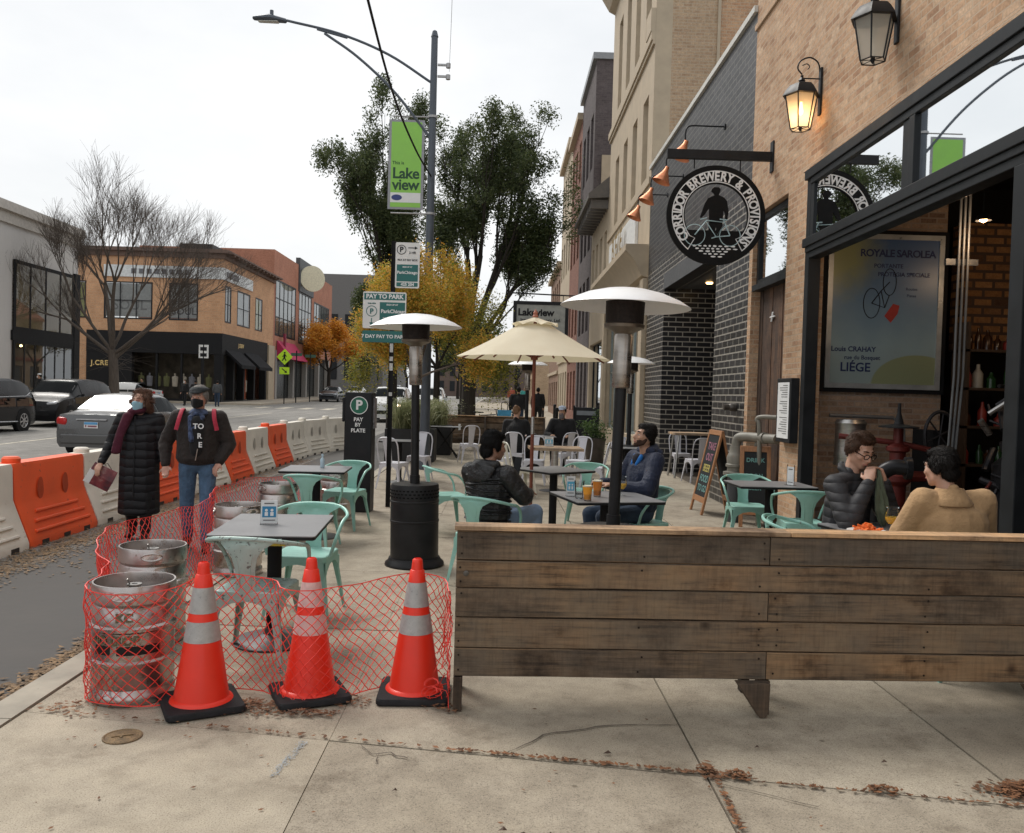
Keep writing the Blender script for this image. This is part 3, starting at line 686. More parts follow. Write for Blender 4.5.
for y0, y1 in ((63.0, 66.6), (67.6, 71.4)):
    w = MB(); w.add([(XB+.09, y0, 4.3), (XB+1.3, y0, 3.2), (XB+1.3, y1, 3.2), (XB+.09, y1, 4.3), (XB+1.3, y0, 2.95), (XB+1.3, y1, 2.95), (XB+.09, y0, 4.1), (XB+.09, y1, 4.1)],
              [(0, 1, 2, 3), (1, 4, 5, 2), (0, 6, 4, 1), (3, 2, 5, 7)]); w.build('awning', pm('black awning cloth', (.012, .012, .014), .8), ob, smooth=False)
MB().box(XB-.2, XB+.2, 74.25, 76.1, 0, 5.3).build('pilaster', STN, ob, smooth=False)
MB().box(-25, -22.5, 66, 70, H+.25, H+1.3).build('roof_unit', M_black, ob, smooth=False)

re = thing('red_brick_building', 'red brick building with tall gridded windows and a round sign beyond the orange corner building', 'building', (0, 0, 0))
H2 = 13.9; hs = [(76.8, 84.3, 6.3, 11.4), (85.6, 91.2, 6.1, 11.3), (92.4, 100.4, 6.0, 11.0)]
w = MB(); wall_holes(w, 'x', XB-.4, XB-.02, 76.25, 102, 0, H2, hs+[(77.0, 101, -1, 5.0)]); w.box(XB-12, XB-.4, 76.25, 76.6, 0, H2); w.build('wall', RB, re, smooth=False)
for h, nn in zip(hs, (5, 4, 6)): window(re, 'x', XB, *h, M_dark, glass('gridded window glass', (.5, .52, .5), .55, .03, .3, (.12, .13, .12)), nn, 3, .16, out=1)
w = MB(); w.box(XB-.3, XB+.12, 85.2, 91.6, 11.3, 14.6); w.build('sign_tower', pm('dark tower cladding', (.06, .065, .07), .6), re, smooth=False)
w = MB(); w.lathe([(1.3, 0), (1.3, .25)], n=32, M=Matrix.Translation((XB+1.0, 86.6, 12.7)) @ Vector((.55, -.83, 0)).to_track_quat('Z', 'Y').to_matrix().to_4x4()); w.build('round_sign', pm('cream sign face', (.62, .58, .42), .5), re)
w = MB(); w.box(XB-.3, XB-.03, 78, 101, 0, .5); 
for y in (77.0, 83.5, 89, 95, 100.4): w.box(XB-.4, XB+.05, y, y+.6, 0, 5.0)
w.build('shop_piers', pm('grey stone piers', (.3, .29, .27), .8), re, smooth=False)
w = MB(); w.box(XB-.5, XB-.45, 77, 101, 0, 5.0); w.build('shop_glass', pm('dim shop glass', (.03, .035, .035), .2), re, smooth=False)
w = MB(); w.add([(XB+.05, 77.4, 5.9), (XB+1.4, 77.4, 4.2), (XB+1.4, 84, 4.2), (XB+.05, 84, 5.9), (XB+.05, 77.4, 4.2), (XB+.05, 84, 4.2)], [(0, 1, 2, 3), (0, 4, 1), (3, 2, 5)])
w.build('awning', pm('crimson awning cloth', (.42, .03, .09), .8), re, smooth=False)
w = MB(); w.box(XB+.3, XB+.5, 78.6, 78.9, 3.9, 6.6); w.build('blade_sign', pm('maroon blade sign', (.25, .03, .06), .6), re, smooth=False)
fb = thing('grey_block_building', 'low dark grey building behind the red brick building at the left of the dark trees', 'building', (0, 0, 0))
w = MB(); w.box(-32, -15.6, 118, 140, 0, 17.5); w.box(-15, -14.5, 104, 118, 0, 8); w.build('wall', pm('dark grey cladding', (.15, .145, .14), .8), fb, smooth=False)
for i in range(7): MB().box(-31+i*2.3, -29.7+i*2.3, 117.9, 117.997, 3, 12).build('window', M_dark, fb, smooth=False)
yh = thing('brick_apartment_row', 'brown brick apartment row closing the far end of the street', 'building', (0, 0, 0))
w = MB(); w.box(-16, 6, 205, 215, 0, 13); w.build('wall', pm('dark grey brown brick', (.12, .085, .07), .9), yh, smooth=False)  # whole row in one dark grey brown
for i in range(8):
    for k in range(3): MB().box(-15+2.6*i, -13.8+2.6*i, 204.9, 204.997, 2+3.6*k, 4.4+3.6*k).build('window', M_dark, yh, smooth=False)
# ---------------------------------------------------------------- timber benches
W_bench = oldwood('reclaimed timber', (.140, .097, .062), (.028, .020, .014), 0, (.135, .113, .09), .7)
W_cap = oldwood('reclaimed timber cap', (.40, .27, .165), (.2, .13, .08), 0, (.33, .25, .17), .4)
W_legs = oldwood('reclaimed timber leg', (.085, .06, .042), (.03, .022, .016), 2, (.07, .06, .05), .4)
def bench(label, length, joint, loc, rz, seatside=1):
    """tall plank backed bench; local x along, back face toward -y"""
    t = thing('timber_bench', label, 'bench', loc, rz)
    mb = MB(); q = random.Random(int(length*10))
    zz = [.178, .322, .478, .628, .765, .912]
    for i, (a, b) in enumerate(zip(zz, zz[1:])):
        segs = [(0, joint), (joint, length)] if i % 2 == 0 else [(0, length)]
        for s0, s1 in segs:
            d = q.uniform(-.004, .004); g = .0022; n = max(2, int((s1-s0)/.25)); rings = []
            for k in range(n+1):
                x = s0+g+(s1-s0-2*g)*k/n
                za, zb = a+g+q.uniform(-.0015, .0015), b-g+q.uniform(-.0015, .0015)
                rings.append([(x, d, za+.004), (x, d+.004, za), (x, .042, za), (x, .042, zb), (x, d+.004, zb), (x, d, zb-.004)])
            mb.loft(rings)
    mb.build('back_panel', W_bench, t, ang=25)
    n = MB()
    for x in (.03, joint-.04, joint+.04, length-.05, length*.28, length*.72):
        for z in (.215, .29, .36, .44, .52, .60, .66, .73, .80, .88):
            if q.random() < .75: n.lathe([(.004, 0), (.0055, .001), (.0055, .0025)], n=8, M=Matrix.Translation((x+q.uniform(-.012, .012), -.0055, z)) @ Matrix.Rotation(R(90), 4, 'X'))
    n.build('nail', pm('rusty nail', (.03, .022, .018), .8, .3), t)
    MB().lathe([(.014, 0), (.014, .004), (.006, .007)], n=12, M=Matrix.Translation((.05, -.004, .70)) @ Matrix.Rotation(R(90), 4, 'X')).build('bolt', pm('grey bolt', (.12, .11, .1), .5, .7), t)
    c = MB()
    for s0, s1 in ((-.012, joint+.1), (joint+.104, length+.01)):
        c.box(s0, s1, -.012, .125, .915, .938)
    c.build('top_rail', W_cap, t, smooth=False, bevel=.003)
    l = [.0, joint-.02, length-.14]
    for x in l:
        m = MB()
        m.prism([(.046, 0.0), (.046, .9), (.12, .9), (.34, .40), (.38, .40), (.38, 0), (.32, 0), (.30, .30), (.11, .34), (.10, 0)], x, x+.045, 'x')
        m.prism([(.0, .0), (.042, .0), (.042, .174), (-.0, .174)], x, x+.045, 'x')
        m.build('leg', W_legs, t, smooth=False, bevel=.003)
    s = MB()
    for y0, y1 in ((.13, .25), (.255, .375)): s.box(0, length, y0, y1, .405, .445)
    s.build('seat', W_bench, t, smooth=False, bevel=.004)
    f = MB(); q2 = random.Random(5)
    for y0, z0 in ((.05, .5), (.05, .66), (.05, .82)): f.box(0.05, length, y0, y0+.02, z0-.06, z0+.07)
    f.build('inner_panel', W_bench, t, smooth=False)
    return t
# angled foot visible under the middle of the near bench
b1 = bench('long high backed bench of reclaimed grey brown planks across the front of the patio', 3.35, 1.59, (-.2, 4.23, 0), R(1.9))
ft = MB(); ft.prism([(0, .176), (.17, .176), (.165, .03), (.15, 0), (.12, 0)], -.05, .01, 'y'); f1 = ft.build('foot_block', W_legs, b1, smooth=False, bevel=.004); f1.location = (1.43, 0, 0)
f2 = f1.copy(); COL.objects.link(f2); f2.parent = b1; f2.location = (2.93, 0, 0)
b2_ = bench('weathered plank bench facing the tables at the back of the patio', 3.4, 1.6, (1.2, 22.75, gz(22)), R(180), 1)

# ---------------------------------------------------------------- cones
M_or = pm('fluorescent cone plastic', (.84, .033, .012), .42, 0, .06, 5, .08, coat=.1, wear=(.50, .028, .014), wearf=.70)
M_or2 = pm('rubber black base', (.022, .022, .024), .75, 0, .3, 20, .4, wear=(.08, .07, .06), wearf=.68)
M_ref = pm('reflective tape', (.40, .39, .38), .35, .1, .12, 30, .05, wear=(.26, .24, .23), wearf=.63)
M_ref2 = pm('pink tinged reflective tape', (.66, .46, .44), .35, 0, .12, 30, .05)
def cone(label, loc, rz, ref, lean=0):
    t = thing('traffic_cone', label, 'traffic cone', loc, rz, 'traffic cones in front of the netting')
    h = .72
    def r(z): return .133-(.133-.028)*(z-.045)/(h-.045)
    s = MB(); k = .185; pts = []
    for cx, cy, a in ((k-.03, k-.03, 0), (-k+.03, k-.03, 90), (-k+.03, -k+.03, 180), (k-.03, -k+.03, 270)): pts += arc(cx, cy, .03, R(a), R(a+90), 4)
    s.loft([[(x*m, y*m, z) for x, y in pts] for z, m in ((0, .97), (.006, 1), (.026, 1), (.034, .97), (.036, .80))]); s.build('base', M_or2, t, ang=40)
    c = MB(); c.lathe([(.155, .030), (.15, .042), (r(.05), .052), (r(.2), .2), (r(.42), .42), (r(.6), .6), (r(.66), .66), (r(.66)-.006, .664), (.028, .70), (.026, .715), (.018, .722), (.016, .69)], n=36)
    c.build('cone_body', M_or, t, ang=50)
    for a, b in ((.335, .435), (.475, .60)):
        MB().lathe([(r(a)+.0018, a), (r(b)+.0018, b)], n=36, cap=False).build('reflective_collar', ref, t)
    t.rotation_euler.x = lean
    return t
cone('leftmost orange cone with grey reflective bands, standing beside the steel kegs', (-1.455, 4.23, .002), R(28), M_ref)
cone('middle orange cone seen through the red netting, its reflective bands pinkish', (-.955, 4.40, .002), R(24), M_ref2, R(-.8))
cone('rightmost orange cone with grey bands, standing beside the end of the plank bench', (-.415, 4.46, .002), R(2), M_ref)

# ---------------------------------------------------------------- kegs
M_keg = pm('scuffed keg steel', (.47, .43, .41), .28, .92, .25, 4, .10, wear=(.30, .25, .22), wearf=.62)
def keg(label, loc, rz, bands=False):
    t = thing('beer_keg', label, 'keg', loc, rz, 'steel beer kegs along the left of the patio')
    R0 = .203; h = .594
    prof = [(R0-.02, .008), (R0-.004, 0), (R0, .006), (R0, .05), (R0-.012, .062), (R0-.014, .075), (R0-.004, .085), (R0-.004, .19), (R0+.006, .2), (R0+.006, .212), (R0-.005, .222), (R0-.005, .36), (R0+.006, .37), (R0+.006, .385), (R0-.006, .395),
            (R0-.006, .475), (R0-.016, .487), (R0-.012, .497), (R0-.002, .505), (R0, h-.008), (R0-.004, h), (R0-.012, h), (R0-.014, h-.01), (R0-.016, .515), (R0-.05, .505), (.08, .527), (.0, .53)]
    MB().lathe(prof, n=48, cap=False).build('shell', M_keg, t, ang=45)
    v = MB(); v.lathe([(.042, .53), (.042, .545), (.03, .55), (.028, .56), (.036, .565), (.036, .572), (.015, .572), (.012, .56)], n=20)
    v.tube([(-.02, 0, .56), (-.03, -.02, .60)], .004, 6)
    v.build('valve', pm('valve steel', (.25, .24, .23), .4, .9), t)
    for a in (0, 120, 240):
        hd = MB(); n = 10; rr = R0+.0015
        def pt(u, z): return (rr*math.cos(u), rr*math.sin(u), z)
        a0 = R(a-90); w = .30
        ol = [pt(a0+w*math.cos(th)*.95 if True else 0, .548+.021*math.sin(th)) for th in [2*math.pi*i/24 for i in range(24)]]
        hd.add(ol, [tuple(range(24))])
        rim = [(p[0]*1.006, p[1]*1.006, p[2]) for p in ol]+[(rim_[0]*1.006, rim_[1]*1.006, rim_[2]) for rim_ in ol[:1]]
        hd.build('handle_hole', pm('bright keg interior', (.8, .78, .74), .3, .2), t, smooth=False, fix=False)
        MB().tube(rim, .005, 6, cap=False).build('handle_rim', M_keg, t)
    if bands:
        q = random.Random(4)
        for z0, z1, segs, m in ((.255, .30, ((-135, -108), (-98, -38)), pm('black keg band', (.02, .02, .02), .6)), (.345, .36, ((-150, -112), (-100, -30)), None)):
            if not m: continue
            b = MB()
            for a, c in segs:
                k = 14; rr = R0-.0035
                b.add([(rr*math.cos(R(a+(c-a)*i/k)), rr*math.sin(R(a+(c-a)*i/k)), z) for i in range(k+1) for z in (z0, z1)], [(2*i, 2*i+2, 2*i+3, 2*i+1) for i in range(k)])
            b.build('band_marking', m, t, fix=False)
        b = MB(); rr = R0-.003
        for a, z, s_ in ((-118, .325, 'NO D'), (-84, .325, 'ROP'), (-88, .44, 'KC')):
            vs, fs = text_mesh(s_, .062, .003); b.add([((rr+.0015)*math.cos(R(a)+v.x/rr), (rr+.0015)*math.sin(R(a)+v.x/rr), z+v.y) for v in vs], fs)
        b.build('stencil_lettering', pm('faded yellow stencil', (.32, .28, .14), .5, .5, .3, 40, wear=(.40, .38, .35), wearf=.5), t, smooth=False, fix=False)
        b = MB()
    return t
keg('front steel keg wrapped by the red netting, with black bands and faded yellow stencils', (-1.86, 4.38, 0), R(8), True)
keg('steel keg directly behind the front keg, at the kerb', (-2.16, 5.35, 0), R(20))
keg('steel keg behind the nearest grey table', (-2.22, 7.3, 0), R(50))
keg('steel keg beside the second table, between the two tables and the barriers', (-2.33, 9.0, 0), R(80))
keg('farthest steel keg, behind the back teal chair near the parking pay box', (-2.0, 10.45, 0), R(10))

# ---------------------------------------------------------------- tables
M_top = pm('grey laminate top', (.20, .20, .205), .38, 0, .1, 6, .03)
M_edge = pm('black table edge', (.012, .012, .013), .5)
M_wtop = oldwood('bleached table boards', (.36, .27, .19), (.2, .14, .1), 0, (.34, .29, .23), .5)
def table(label, loc, rz, sx, sy, wood=False, h=.74, steelleg=False, bolts=False, fold=False):
    t = thing('patio_table', label, 'table', loc, rz)
    m = MB(); k = .02; pts = []
    for cx, cy, a in ((sx/2-k, sy/2-k, 0), (-sx/2+k, sy/2-k, 90), (-sx/2+k, -sy/2+k, 180), (sx/2-k, -sy/2+k, 270)): pts += arc(cx, cy, k, R(a), R(a+90), 4)
    if wood:
        for i in range(4): m.box(-sx/2, sx/2, -sy/2+sy/4*i+.002, -sy/2+sy/4*(i+1)-.002, h-.045, h)
        m.build('tabletop', M_wtop, t, smooth=False, bevel=.004)
    else:
        m.loft([[(x, y, z) for x, y in pts] for z in (h-.006, h)]); m.build('tabletop', M_top, t, ang=30)
        e = MB(); e.loft([[(x*s, y*s, z) for x, y in pts] for z, s in ((h-.026, .985), (h-.022, 1.0), (h-.0065, 1.0))]); e.build('table_edge', M_edge, t, ang=30)
    if fold:
        g = MB()
        for s in (-1, 1): g.tube([(s*sx*.4, -.2, 0), (-s*sx*.3, .2, h-.03)], .015); g.tube([(s*sx*.4, .2, 0), (-s*sx*.3, -.2, h-.03)], .015)
        g.build('folding_legs', M_blackm, t); return t
    lm = M_steel if (wood or steelleg) else M_blackm
    if wood and not steelleg and h > .8:
        for x in (-1, 1):
            for y in (-1, 1): MB().tube([(x*(sx/2-.1), y*(sy/2-.1), h-.05), (x*(sx/2-.02), y*(sy/2-.03), 0)], .022).build('leg', lm, t)
    else:
        MB().tube([(0, 0, .03), (0, 0, h-.03)], .045 if not wood else .06, 16).build('pedestal', lm, t)
        MB().lathe([(.25, 0), (.25, .008), (.24, .014), (.10, .028), (.06, .05), (.05, .09)], n=32).build('table_base', pm('cast base', (.06, .06, .06), .5, .2, .3, 10), t)
        MB().box(-.15, .15, -.02, .02, h-.045, h-.027).cbox((0, 0, h-.037), (.04, .3, .018)).build('top_bracket', M_blackm, t, smooth=False)
    if bolts:
        MB().box(-sx*.2, sx*.22, -sy/2+.02, -sy/2+.045, h-.062, h-.028).build('warning_label', pm('yellow tape', (.45, .34, .03), .6, 0, .2, 60, 0, wear=(.02, .02, .02), wearf=.55), t, smooth=False)
    return t
table('nearest table, grey laminate top on a black pedestal behind the orange cones', (-1.40, 5.36, 0), R(4), .62, .88, bolts=True)
table('second grey table on the kerb side, in front of the parking pay box', (-1.97, 9.2, 0), R(3), .68, .72)
table('grey table holding the two beers between the two seated men', (.93, 7.32, 0), R(14), .78, .78)
table('grey table under the cream parasol with its pole through the top', (.64, 9.9, 0), R(38), .70, .70)
table('grey table beside the brick pillar with a single card stand on it', (2.83, 8.82, 0), R(2), .80, .62)
table('low table between the two men eating in front of the opening', (2.56, 5.56, 0), R(12), .62, .62, h=.775)
table('bleached plank table on a steel pedestal behind the parasol', (.93, 14.2, .0), R(2), .88, .75, wood=True)
table('small table between the woman with the ponytail and the man in the pale cap', (.78, 17.3, .03), R(2), .7, .7)
table('tall plank table with slanted legs standing in the brick entrance recess', (3.93, 17.1, .03), R(3), .95, .6, wood=True, h=.9)
table('small dark table with crossed legs by the back bench', (-1.3, 20.3, .05), R(0), .75, .65, fold=True)
table('dark table among white chairs beyond the parking pay box', (-1.75, 14.9, 0), R(0), .65, .65)
table('dark table half hidden behind the post of the nearer big heater', (2.2, 14.6, 0), R(0), .6, .6)

# ---------------------------------------------------------------- chairs
M_teal = pm('chipped teal chair paint', (.28, .53, .46), .42, .1, .08, 5, .05, wear=(.20, .25, .22), wearf=.66)
M_pale = pm('worn pale teal chair paint', (.38, .51, .47), .45, .1, .12, 7, .08, wear=(.14, .16, .15), wearf=.60)
M_chw = pm('white chair enamel', (.60, .60, .64), .4, .1, .08, 5, .05)
M_chc = pm('cream chair enamel', (.66, .65, .56), .4, .1, .08, 5, .05)
def chair_legs(t, m, seat=.44, w=.19, spl=.045):
    for sx in (-1, 1):
        for sy in (-1, 1):
            l = MB(); top = (sx*w*.93, sy*w*.93, seat-.015); bot = (sx*(w+spl), sy*(w+spl), 0)
            wt, wb = .052, .02; rings = []
            for z_, k in ((0, 0), (.5, .5), (1, 1)):
                x = top[0]+(bot[0]-top[0])*k; y = top[1]+(bot[1]-top[1])*k; z = top[2]*(1-k); ww = wt+(wb-wt)*k
                rings.append([(x, y, z), (x-sx*ww, y, z), (x-sx*ww, y-sy*.004, z), (x-sx*.004, y-sy*.004, z), (x-sx*.004, y-sy*ww, z), (x, y-sy*ww, z)])
            l.loft(rings); l.build('leg', m, t, ang=20)
def chair_seat(t, m, seat=.44, w=.195):
    s = MB(); pts = []; k = .05
    for cx, cy, a in ((w-k, w-k, 0), (-w+k, w-k, 90), (-w+k, -w+k, 180), (w-k, -w+k, 270)): pts += arc(cx, cy, k, R(a), R(a+90), 5)
    s.loft([[(x*f, y*f, z) for x, y in pts] for z, f in ((seat-.045, 1.0), (seat-.006, 1.0), (seat, .97), (seat+.001, .9), (seat-.006, .8), (seat-.007, .1))])
    s.build('seat', m, t, ang=35)
    for a in range(4):
        p = MB(); A = Matrix.Rotation(R(90*a), 4, 'Z')
        prof = [(-w*.93, -.0), (w*.93, -.0), (w*.93, -.12), (w*.7, -.06), (w*.4, -.025), (0, -.012), (-w*.4, -.025), (-w*.7, -.06), (-w*.93, -.12)]
        p.prism([(x, seat-.044+z) for x, z in prof], -w-.002, -w+.002, 'y'); p.xf(A); p.build('apron', m, t, smooth=False)
def armchair(label, loc, rz, m, group='teal metal armchairs on the patio'):
    """sitter faces +y; back rail at -y"""
    t = thing('metal_armchair', label, 'chair', loc, rz, group)
    chair_seat(t, m); chair_legs(t, m)
    path = bez([(-.22, .17, .44), (-.255, .15, .56), (-.275, .06, .665), (-.275, -.08, .70), (-.20, -.21, .735), (-.08, -.255, .75), (.08, -.255, .75), (.20, -.21, .735), (.275, -.08, .70), (.275, .06, .665), (.255, .15, .56), (.22, .17, .44)], 6)
    MB().tube(path, .0125, 8).build('arm_rail', m, t)
    s = MB(); rings = []
    for z, hw, y in ((.43, .062, -.185), (.50, .056, -.195), (.58, .060, -.21), (.64, .075, -.222), (.685, .105, -.232), (.715, .15, -.238), (.745, .20, -.222)):
        n = 8; ring = []
        for i in range(n+1):
            u = -1+2*i/n; ring.append((u*hw, y+.012*(1-u*u)*-1*(1 if z < .7 else 1)+(.04*abs(u)**2 if z > .7 else 0), z))
        ring2 = [(x, yy+.005, zz) for x, yy, zz in reversed(ring)]; rings.append(ring+ring2)
    s.loft(rings); s.build('back_splat', m, t, ang=30)
    g = MB()
    for sx in (-1, 1): g.tube([(sx*.034, -.205, .47), (sx*.034, -.217, .58), (sx*.055, -.238, .69)], .004, 6)
    g.build('splat_rib', m, t)
    return t
def sidechair(label, loc, rz, m, group='white metal side chairs on the patio'):
    t = thing('metal_side_chair', label, 'chair', loc, rz, group)
    chair_seat(t, m, w=.18); chair_legs(t, m, w=.175)
    hoop = bez([(-.175, -.17, .43), (-.185, -.215, .6), (-.175, -.25, .76), (-.10, -.27, .84), (.10, -.27, .84), (.175, -.25, .76), (.185, -.215, .6), (.175, -.17, .43)], 6)
    MB().tube(hoop, .0115, 8).build('back_hoop', m, t)
    s = MB(); rings = []
    for z, hw, y in ((.43, .055, -.17), (.6, .062, -.215), (.75, .072, -.25), (.845, .085, -.27)):
        rings.append([(-hw, y, z), (0, y-.008, z), (hw, y, z), (hw, y+.005, z), (0, y-.003, z), (-hw, y+.005, z)])
    s.loft(rings); s.build('back_splat', m, t, ang=30)
    return t
pale = armchair('worn pale armchair in front of the nearest grey table, its back to the viewer', (-1.40, 5.0, 0), R(-5), M_pale)
teal = armchair('teal armchair tucked behind the nearest grey table, facing the viewer', (-1.36, 6.05, 0), R(176), M_teal)
dup(teal, (-1.87, 8.58, 0), R(-6), 'teal armchair with its back to the viewer at the second kerbside table')
dup(teal, (-1.78, 9.88, 0), R(166), 'teal armchair on the far side of the second kerbside table, by the pay box')
dup(teal, (-.60, 9.75, 0), R(-70), 'teal armchair left of the man in the black puffer jacket, empty, side on')
dup(teal, (-.10, 7.12, 0), R(-30), 'teal armchair the man in the black puffer jacket sits on')
dup(teal, (1.08, 10.55, 0), R(170), 'teal armchair on the far side of the parasol table')
dup(teal, (1.36, 7.98, 0), R(112), 'teal armchair the man in the navy jacket sits on')
dup(teal, (2.78, 9.45, 0), R(176), 'teal armchair against the wall side of the table by the brick pillar, facing the viewer')
dup(teal, (2.98, 8.28, 0), R(-4), 'teal armchair with its back to the viewer at the table by the brick pillar')
dup(teal, (2.16, 6.0, .02), R(-112), 'teal armchair under the man with glasses, only its curved arm showing')
dup(teal, (2.76, 5.12, 0), R(12), 'teal armchair hidden under the man in the tan jacket')
wh = sidechair('white metal chair left of the bleached plank table, facing it', (.33, 13.35, 0), R(-70), M_chc)
wh2 = sidechair('white chair at the dark table beyond the pay box, nearest the box', (-1.72, 13.9, 0), R(-20), M_chw)
for loc, rz, lb in (((-1.45, 15.3, .01), 170, 'white chair just left of the nearer kerbside heater post, facing the pay box'),
                    ((-.68, 18.9, .04), 15, 'white chair standing alone in front of the back bench'),
                    ((.02, 15.4, .01), -95, 'white chair behind the head of the man in the black puffer jacket'),
                    ((.62, 15.1, .01), 175, 'white chair on the far side of the bleached plank table'),
                    ((1.55, 14.0, 0), 78, 'white chair at the right end of the bleached plank table'),
                    ((1.42, 15.3, .01), 155, 'white chair behind the right end of the bleached plank table'),
                    ((.30, 16.6, .02), -8, 'white chair the woman with the ponytail sits on'),
                    ((1.28, 16.85, .03), 30, 'white chair turned towards the man in the pale cap'),
                    ((1.62, 18.3, .04), 200, 'white chair beside the potted shrub'),
                    ((3.78, 16.2, .02), 12, 'white chair on the near side of the tall table in the brick recess'),
                    ((3.80, 17.75, .03), 185, 'white chair on the far side of the tall table in the brick recess'),
                    ((2.25, 15.4, .01), 180, 'white chair partly hidden by the post of the nearer big heater')):
    dup(wh2, loc, R(rz), lb)

# ---------------------------------------------------------------- patio heaters
M_dish = pm('spun aluminium dish', (.84, .84, .84), .38, .25, .04, 3, .02)
M_hb = pm('black heater enamel', (.02, .02, .021), .38, .1, .25, 6, .05)
def heater(label, loc, rz, first=None):
    if first: return dup(first, loc, rz, label)
    t = thing('patio_heater', label, 'patio heater', loc, rz, 'tall gas patio heaters')
    MB().lathe([(.27, 0), (.275, .012), (.27, .03), (.245, .05), (.235, .075)], n=40).build('foot_ring', M_hb, t)
    c = MB(); c.lathe([(.222, .07), (.222, .40), (.226, .405), (.226, .42), (.222, .425), (.222, .58), (.226, .585), (.226, .60), (.222, .605), (.222, .735), (.215, .75), (.06, .755)], n=40)
    c.build('gas_canister_housing', M_hb, t)
    h = MB()
    for i in range(36):
        for j in range(3):
            a = 2*math.pi*(i+.5*(j % 2))/36; z = .64+j*.03
            h.cbox((.2235*math.cos(a), .2235*math.sin(a), z), (.003, .022, .012), a)
    h.build('vent_slots', pm('vent dark', (.004, .004, .004), .9), t, smooth=False)
    MB().tube([(0, 0, .75), (0, 0, 1.66)], .038, 20).tube([(0, 0, .755), (0, 0, .83)], .046, 20).build('pole', M_hb, t)
    MB().lathe([(.055, 1.66), (.06, 1.67), (.06, 2.0), (.054, 2.01), (.054, 2.02)], n=28).build('control_tube', pm('heat stained steel', (.36, .33, .30), .3, .9, .25, 4, .05, stretch=(1, 1, 5)), t)
    MB().lathe([(.05, 2.01), (.075, 2.03), (.13, 2.055), (.135, 2.075), (.12, 2.085)], n=32).build('burner_collar', pm('stained burner collar', (.2, .17, .14), .4, .8, .3, 8), t)
    MB().lathe([(.125, 2.08), (.128, 2.225), (.10, 2.23)], n=32).build('burner_mesh', pm('burner mesh', (.025, .018, .016), .6, .5, .5, 60, .6), t)
    d = MB(); d.lathe([(.425, 2.19), (.42, 2.195), (.36, 2.232), (.26, 2.275), (.15, 2.303), (.05, 2.315), (.0, 2.317)], n=56, cap=False)
    d.lathe([(.42, 2.188), (.35, 2.222), (.25, 2.264), (.14, 2.29), (.0, 2.303)], n=56, cap=False); d.lathe([(.425, 2.19), (.42, 2.188)], n=56, cap=False)
    d.build('dish', M_dish, t, ang=60)
    return t
ht = heater('patio heater standing alone on the open pavement beside the parking pay box', (-.76, 7.85, 0), 0)
ht.rotation_euler.y = R(-1.0)
h2_ = heater('biggest looking patio heater, right behind the plank bench between the seated men', (.74, 5.55, 0), R(20), ht)
h2_.rotation_euler.y = R(1.6)
heater('patio heater half hidden behind the post of the biggest one', (2.28, 15.0, 0.01), R(10), ht).rotation_euler.y = 0
heater('farthest patio heater, mostly hidden behind the cream parasol', (.55, 17.9, 0.035), R(50), ht).rotation_euler.y = 0

# ---------------------------------------------------------------- parasol
t = thing('parasol', 'cream cloth parasol on a red brown pole over the middle table', 'parasol', (.37, 9.75, 0))
M_cream = pm('cream canvas', (.68, .62, .48), .85, 0, .04, 3, .1)
m, nt, b = _nt('cream canvas translucent'); nz_ = noise(nt, coords(nt), 3, 4)
L(nt, ramp(nt, nz_, [(.3, (.72, .64, .48)), (.7, (.80, .73, .57))]), b.inputs['Base Color']); b.inputs['Roughness'].default_value = .85
tr = N(nt, 'ShaderNodeBsdfTranslucent'); tr.inputs['Color'].default_value = (.8, .72, .5, 1); mx = N(nt, 'ShaderNodeMixShader'); mx.inputs[0].default_value = .25
L(nt, b.outputs[0], mx.inputs[1]); L(nt, tr.outputs[0], mx.inputs[2]); L(nt, mx.outputs[0], nt.nodes['Material Output'].inputs[0]); M_canv = m
def canopy(r0, z0, r1, z1, n=8, sub=5, sag=.03, scal=0):
    mb = MB(); rows = 7; rings = []
    for i in range(rows):
        k = i/(rows-1); ring = []
        for j in range(n*sub):
            a = 2*math.pi*j/(n*sub)+R(12); u = (j % sub)/sub; w = math.cos(math.pi/n)/math.cos((u-.5)*2*math.pi/n)
            r = (r0+(r1-r0)*k)*(w*.55+.45*1); s = sag*math.sin(math.pi*k)*1.0
            z = z0+(z1-z0)*k-s-.03*k*math.sin(math.pi*u)*-1*scal
            ring.append((r*math.cos(a), r*math.sin(a), z))
        rings.append(ring)
    mb.loft(rings, cap=False); return mb
canopy(.19, 2.40, .90, 2.015, sag=.014).build('canopy', M_canv, t, ang=20)
cp = canopy(.015, 2.49, .27, 2.385, sag=.008, scal=1.2); cp.build('vent_cap', M_canv, t, ang=20)
M_pole = pm('red brown varnished wood', (.20, .055, .03), .4, 0, .2, 6, .1, stretch=(1, 1, .2))
MB().tube([(0.005, 0, .05), (0, 0, 2.48)], .02, 14).build('pole', M_pole, t)
MB().lathe([(.03, 2.485), (.035, 2.50), (.022, 2.52), (.028, 2.54), (.0, 2.585)], n=16).build('finial', pm('terracotta finial', (.36, .13, .08), .6), t)
for k in range(8):
    a = R(12)+2*math.pi*k/8; c, s_ = math.cos(a), math.sin(a)
    MB().tube([(.03*c, .03*s_, 2.40), (.84*c, .84*s_, 1.995)], .010, 6).build('rib', M_pole, t)
    MB().tube([(.03*c, .03*s_, 2.03), (.42*c, .42*s_, 2.19)], .009, 6).build('strut', M_pole, t)
MB().lathe([(.04, 2.0), (.045, 2.06)], n=14).build('runner', M_pole, t)
MB().tube([(0.004, 0, 1.15), (.003, 0, 1.35)], .0215, 14).build('pole_joint', M_steel, t)
MB().lathe([(.24, 0), (.24, .04), (.05, .07), (.03, .25)], n=30).build('stand', M_blackm, t)
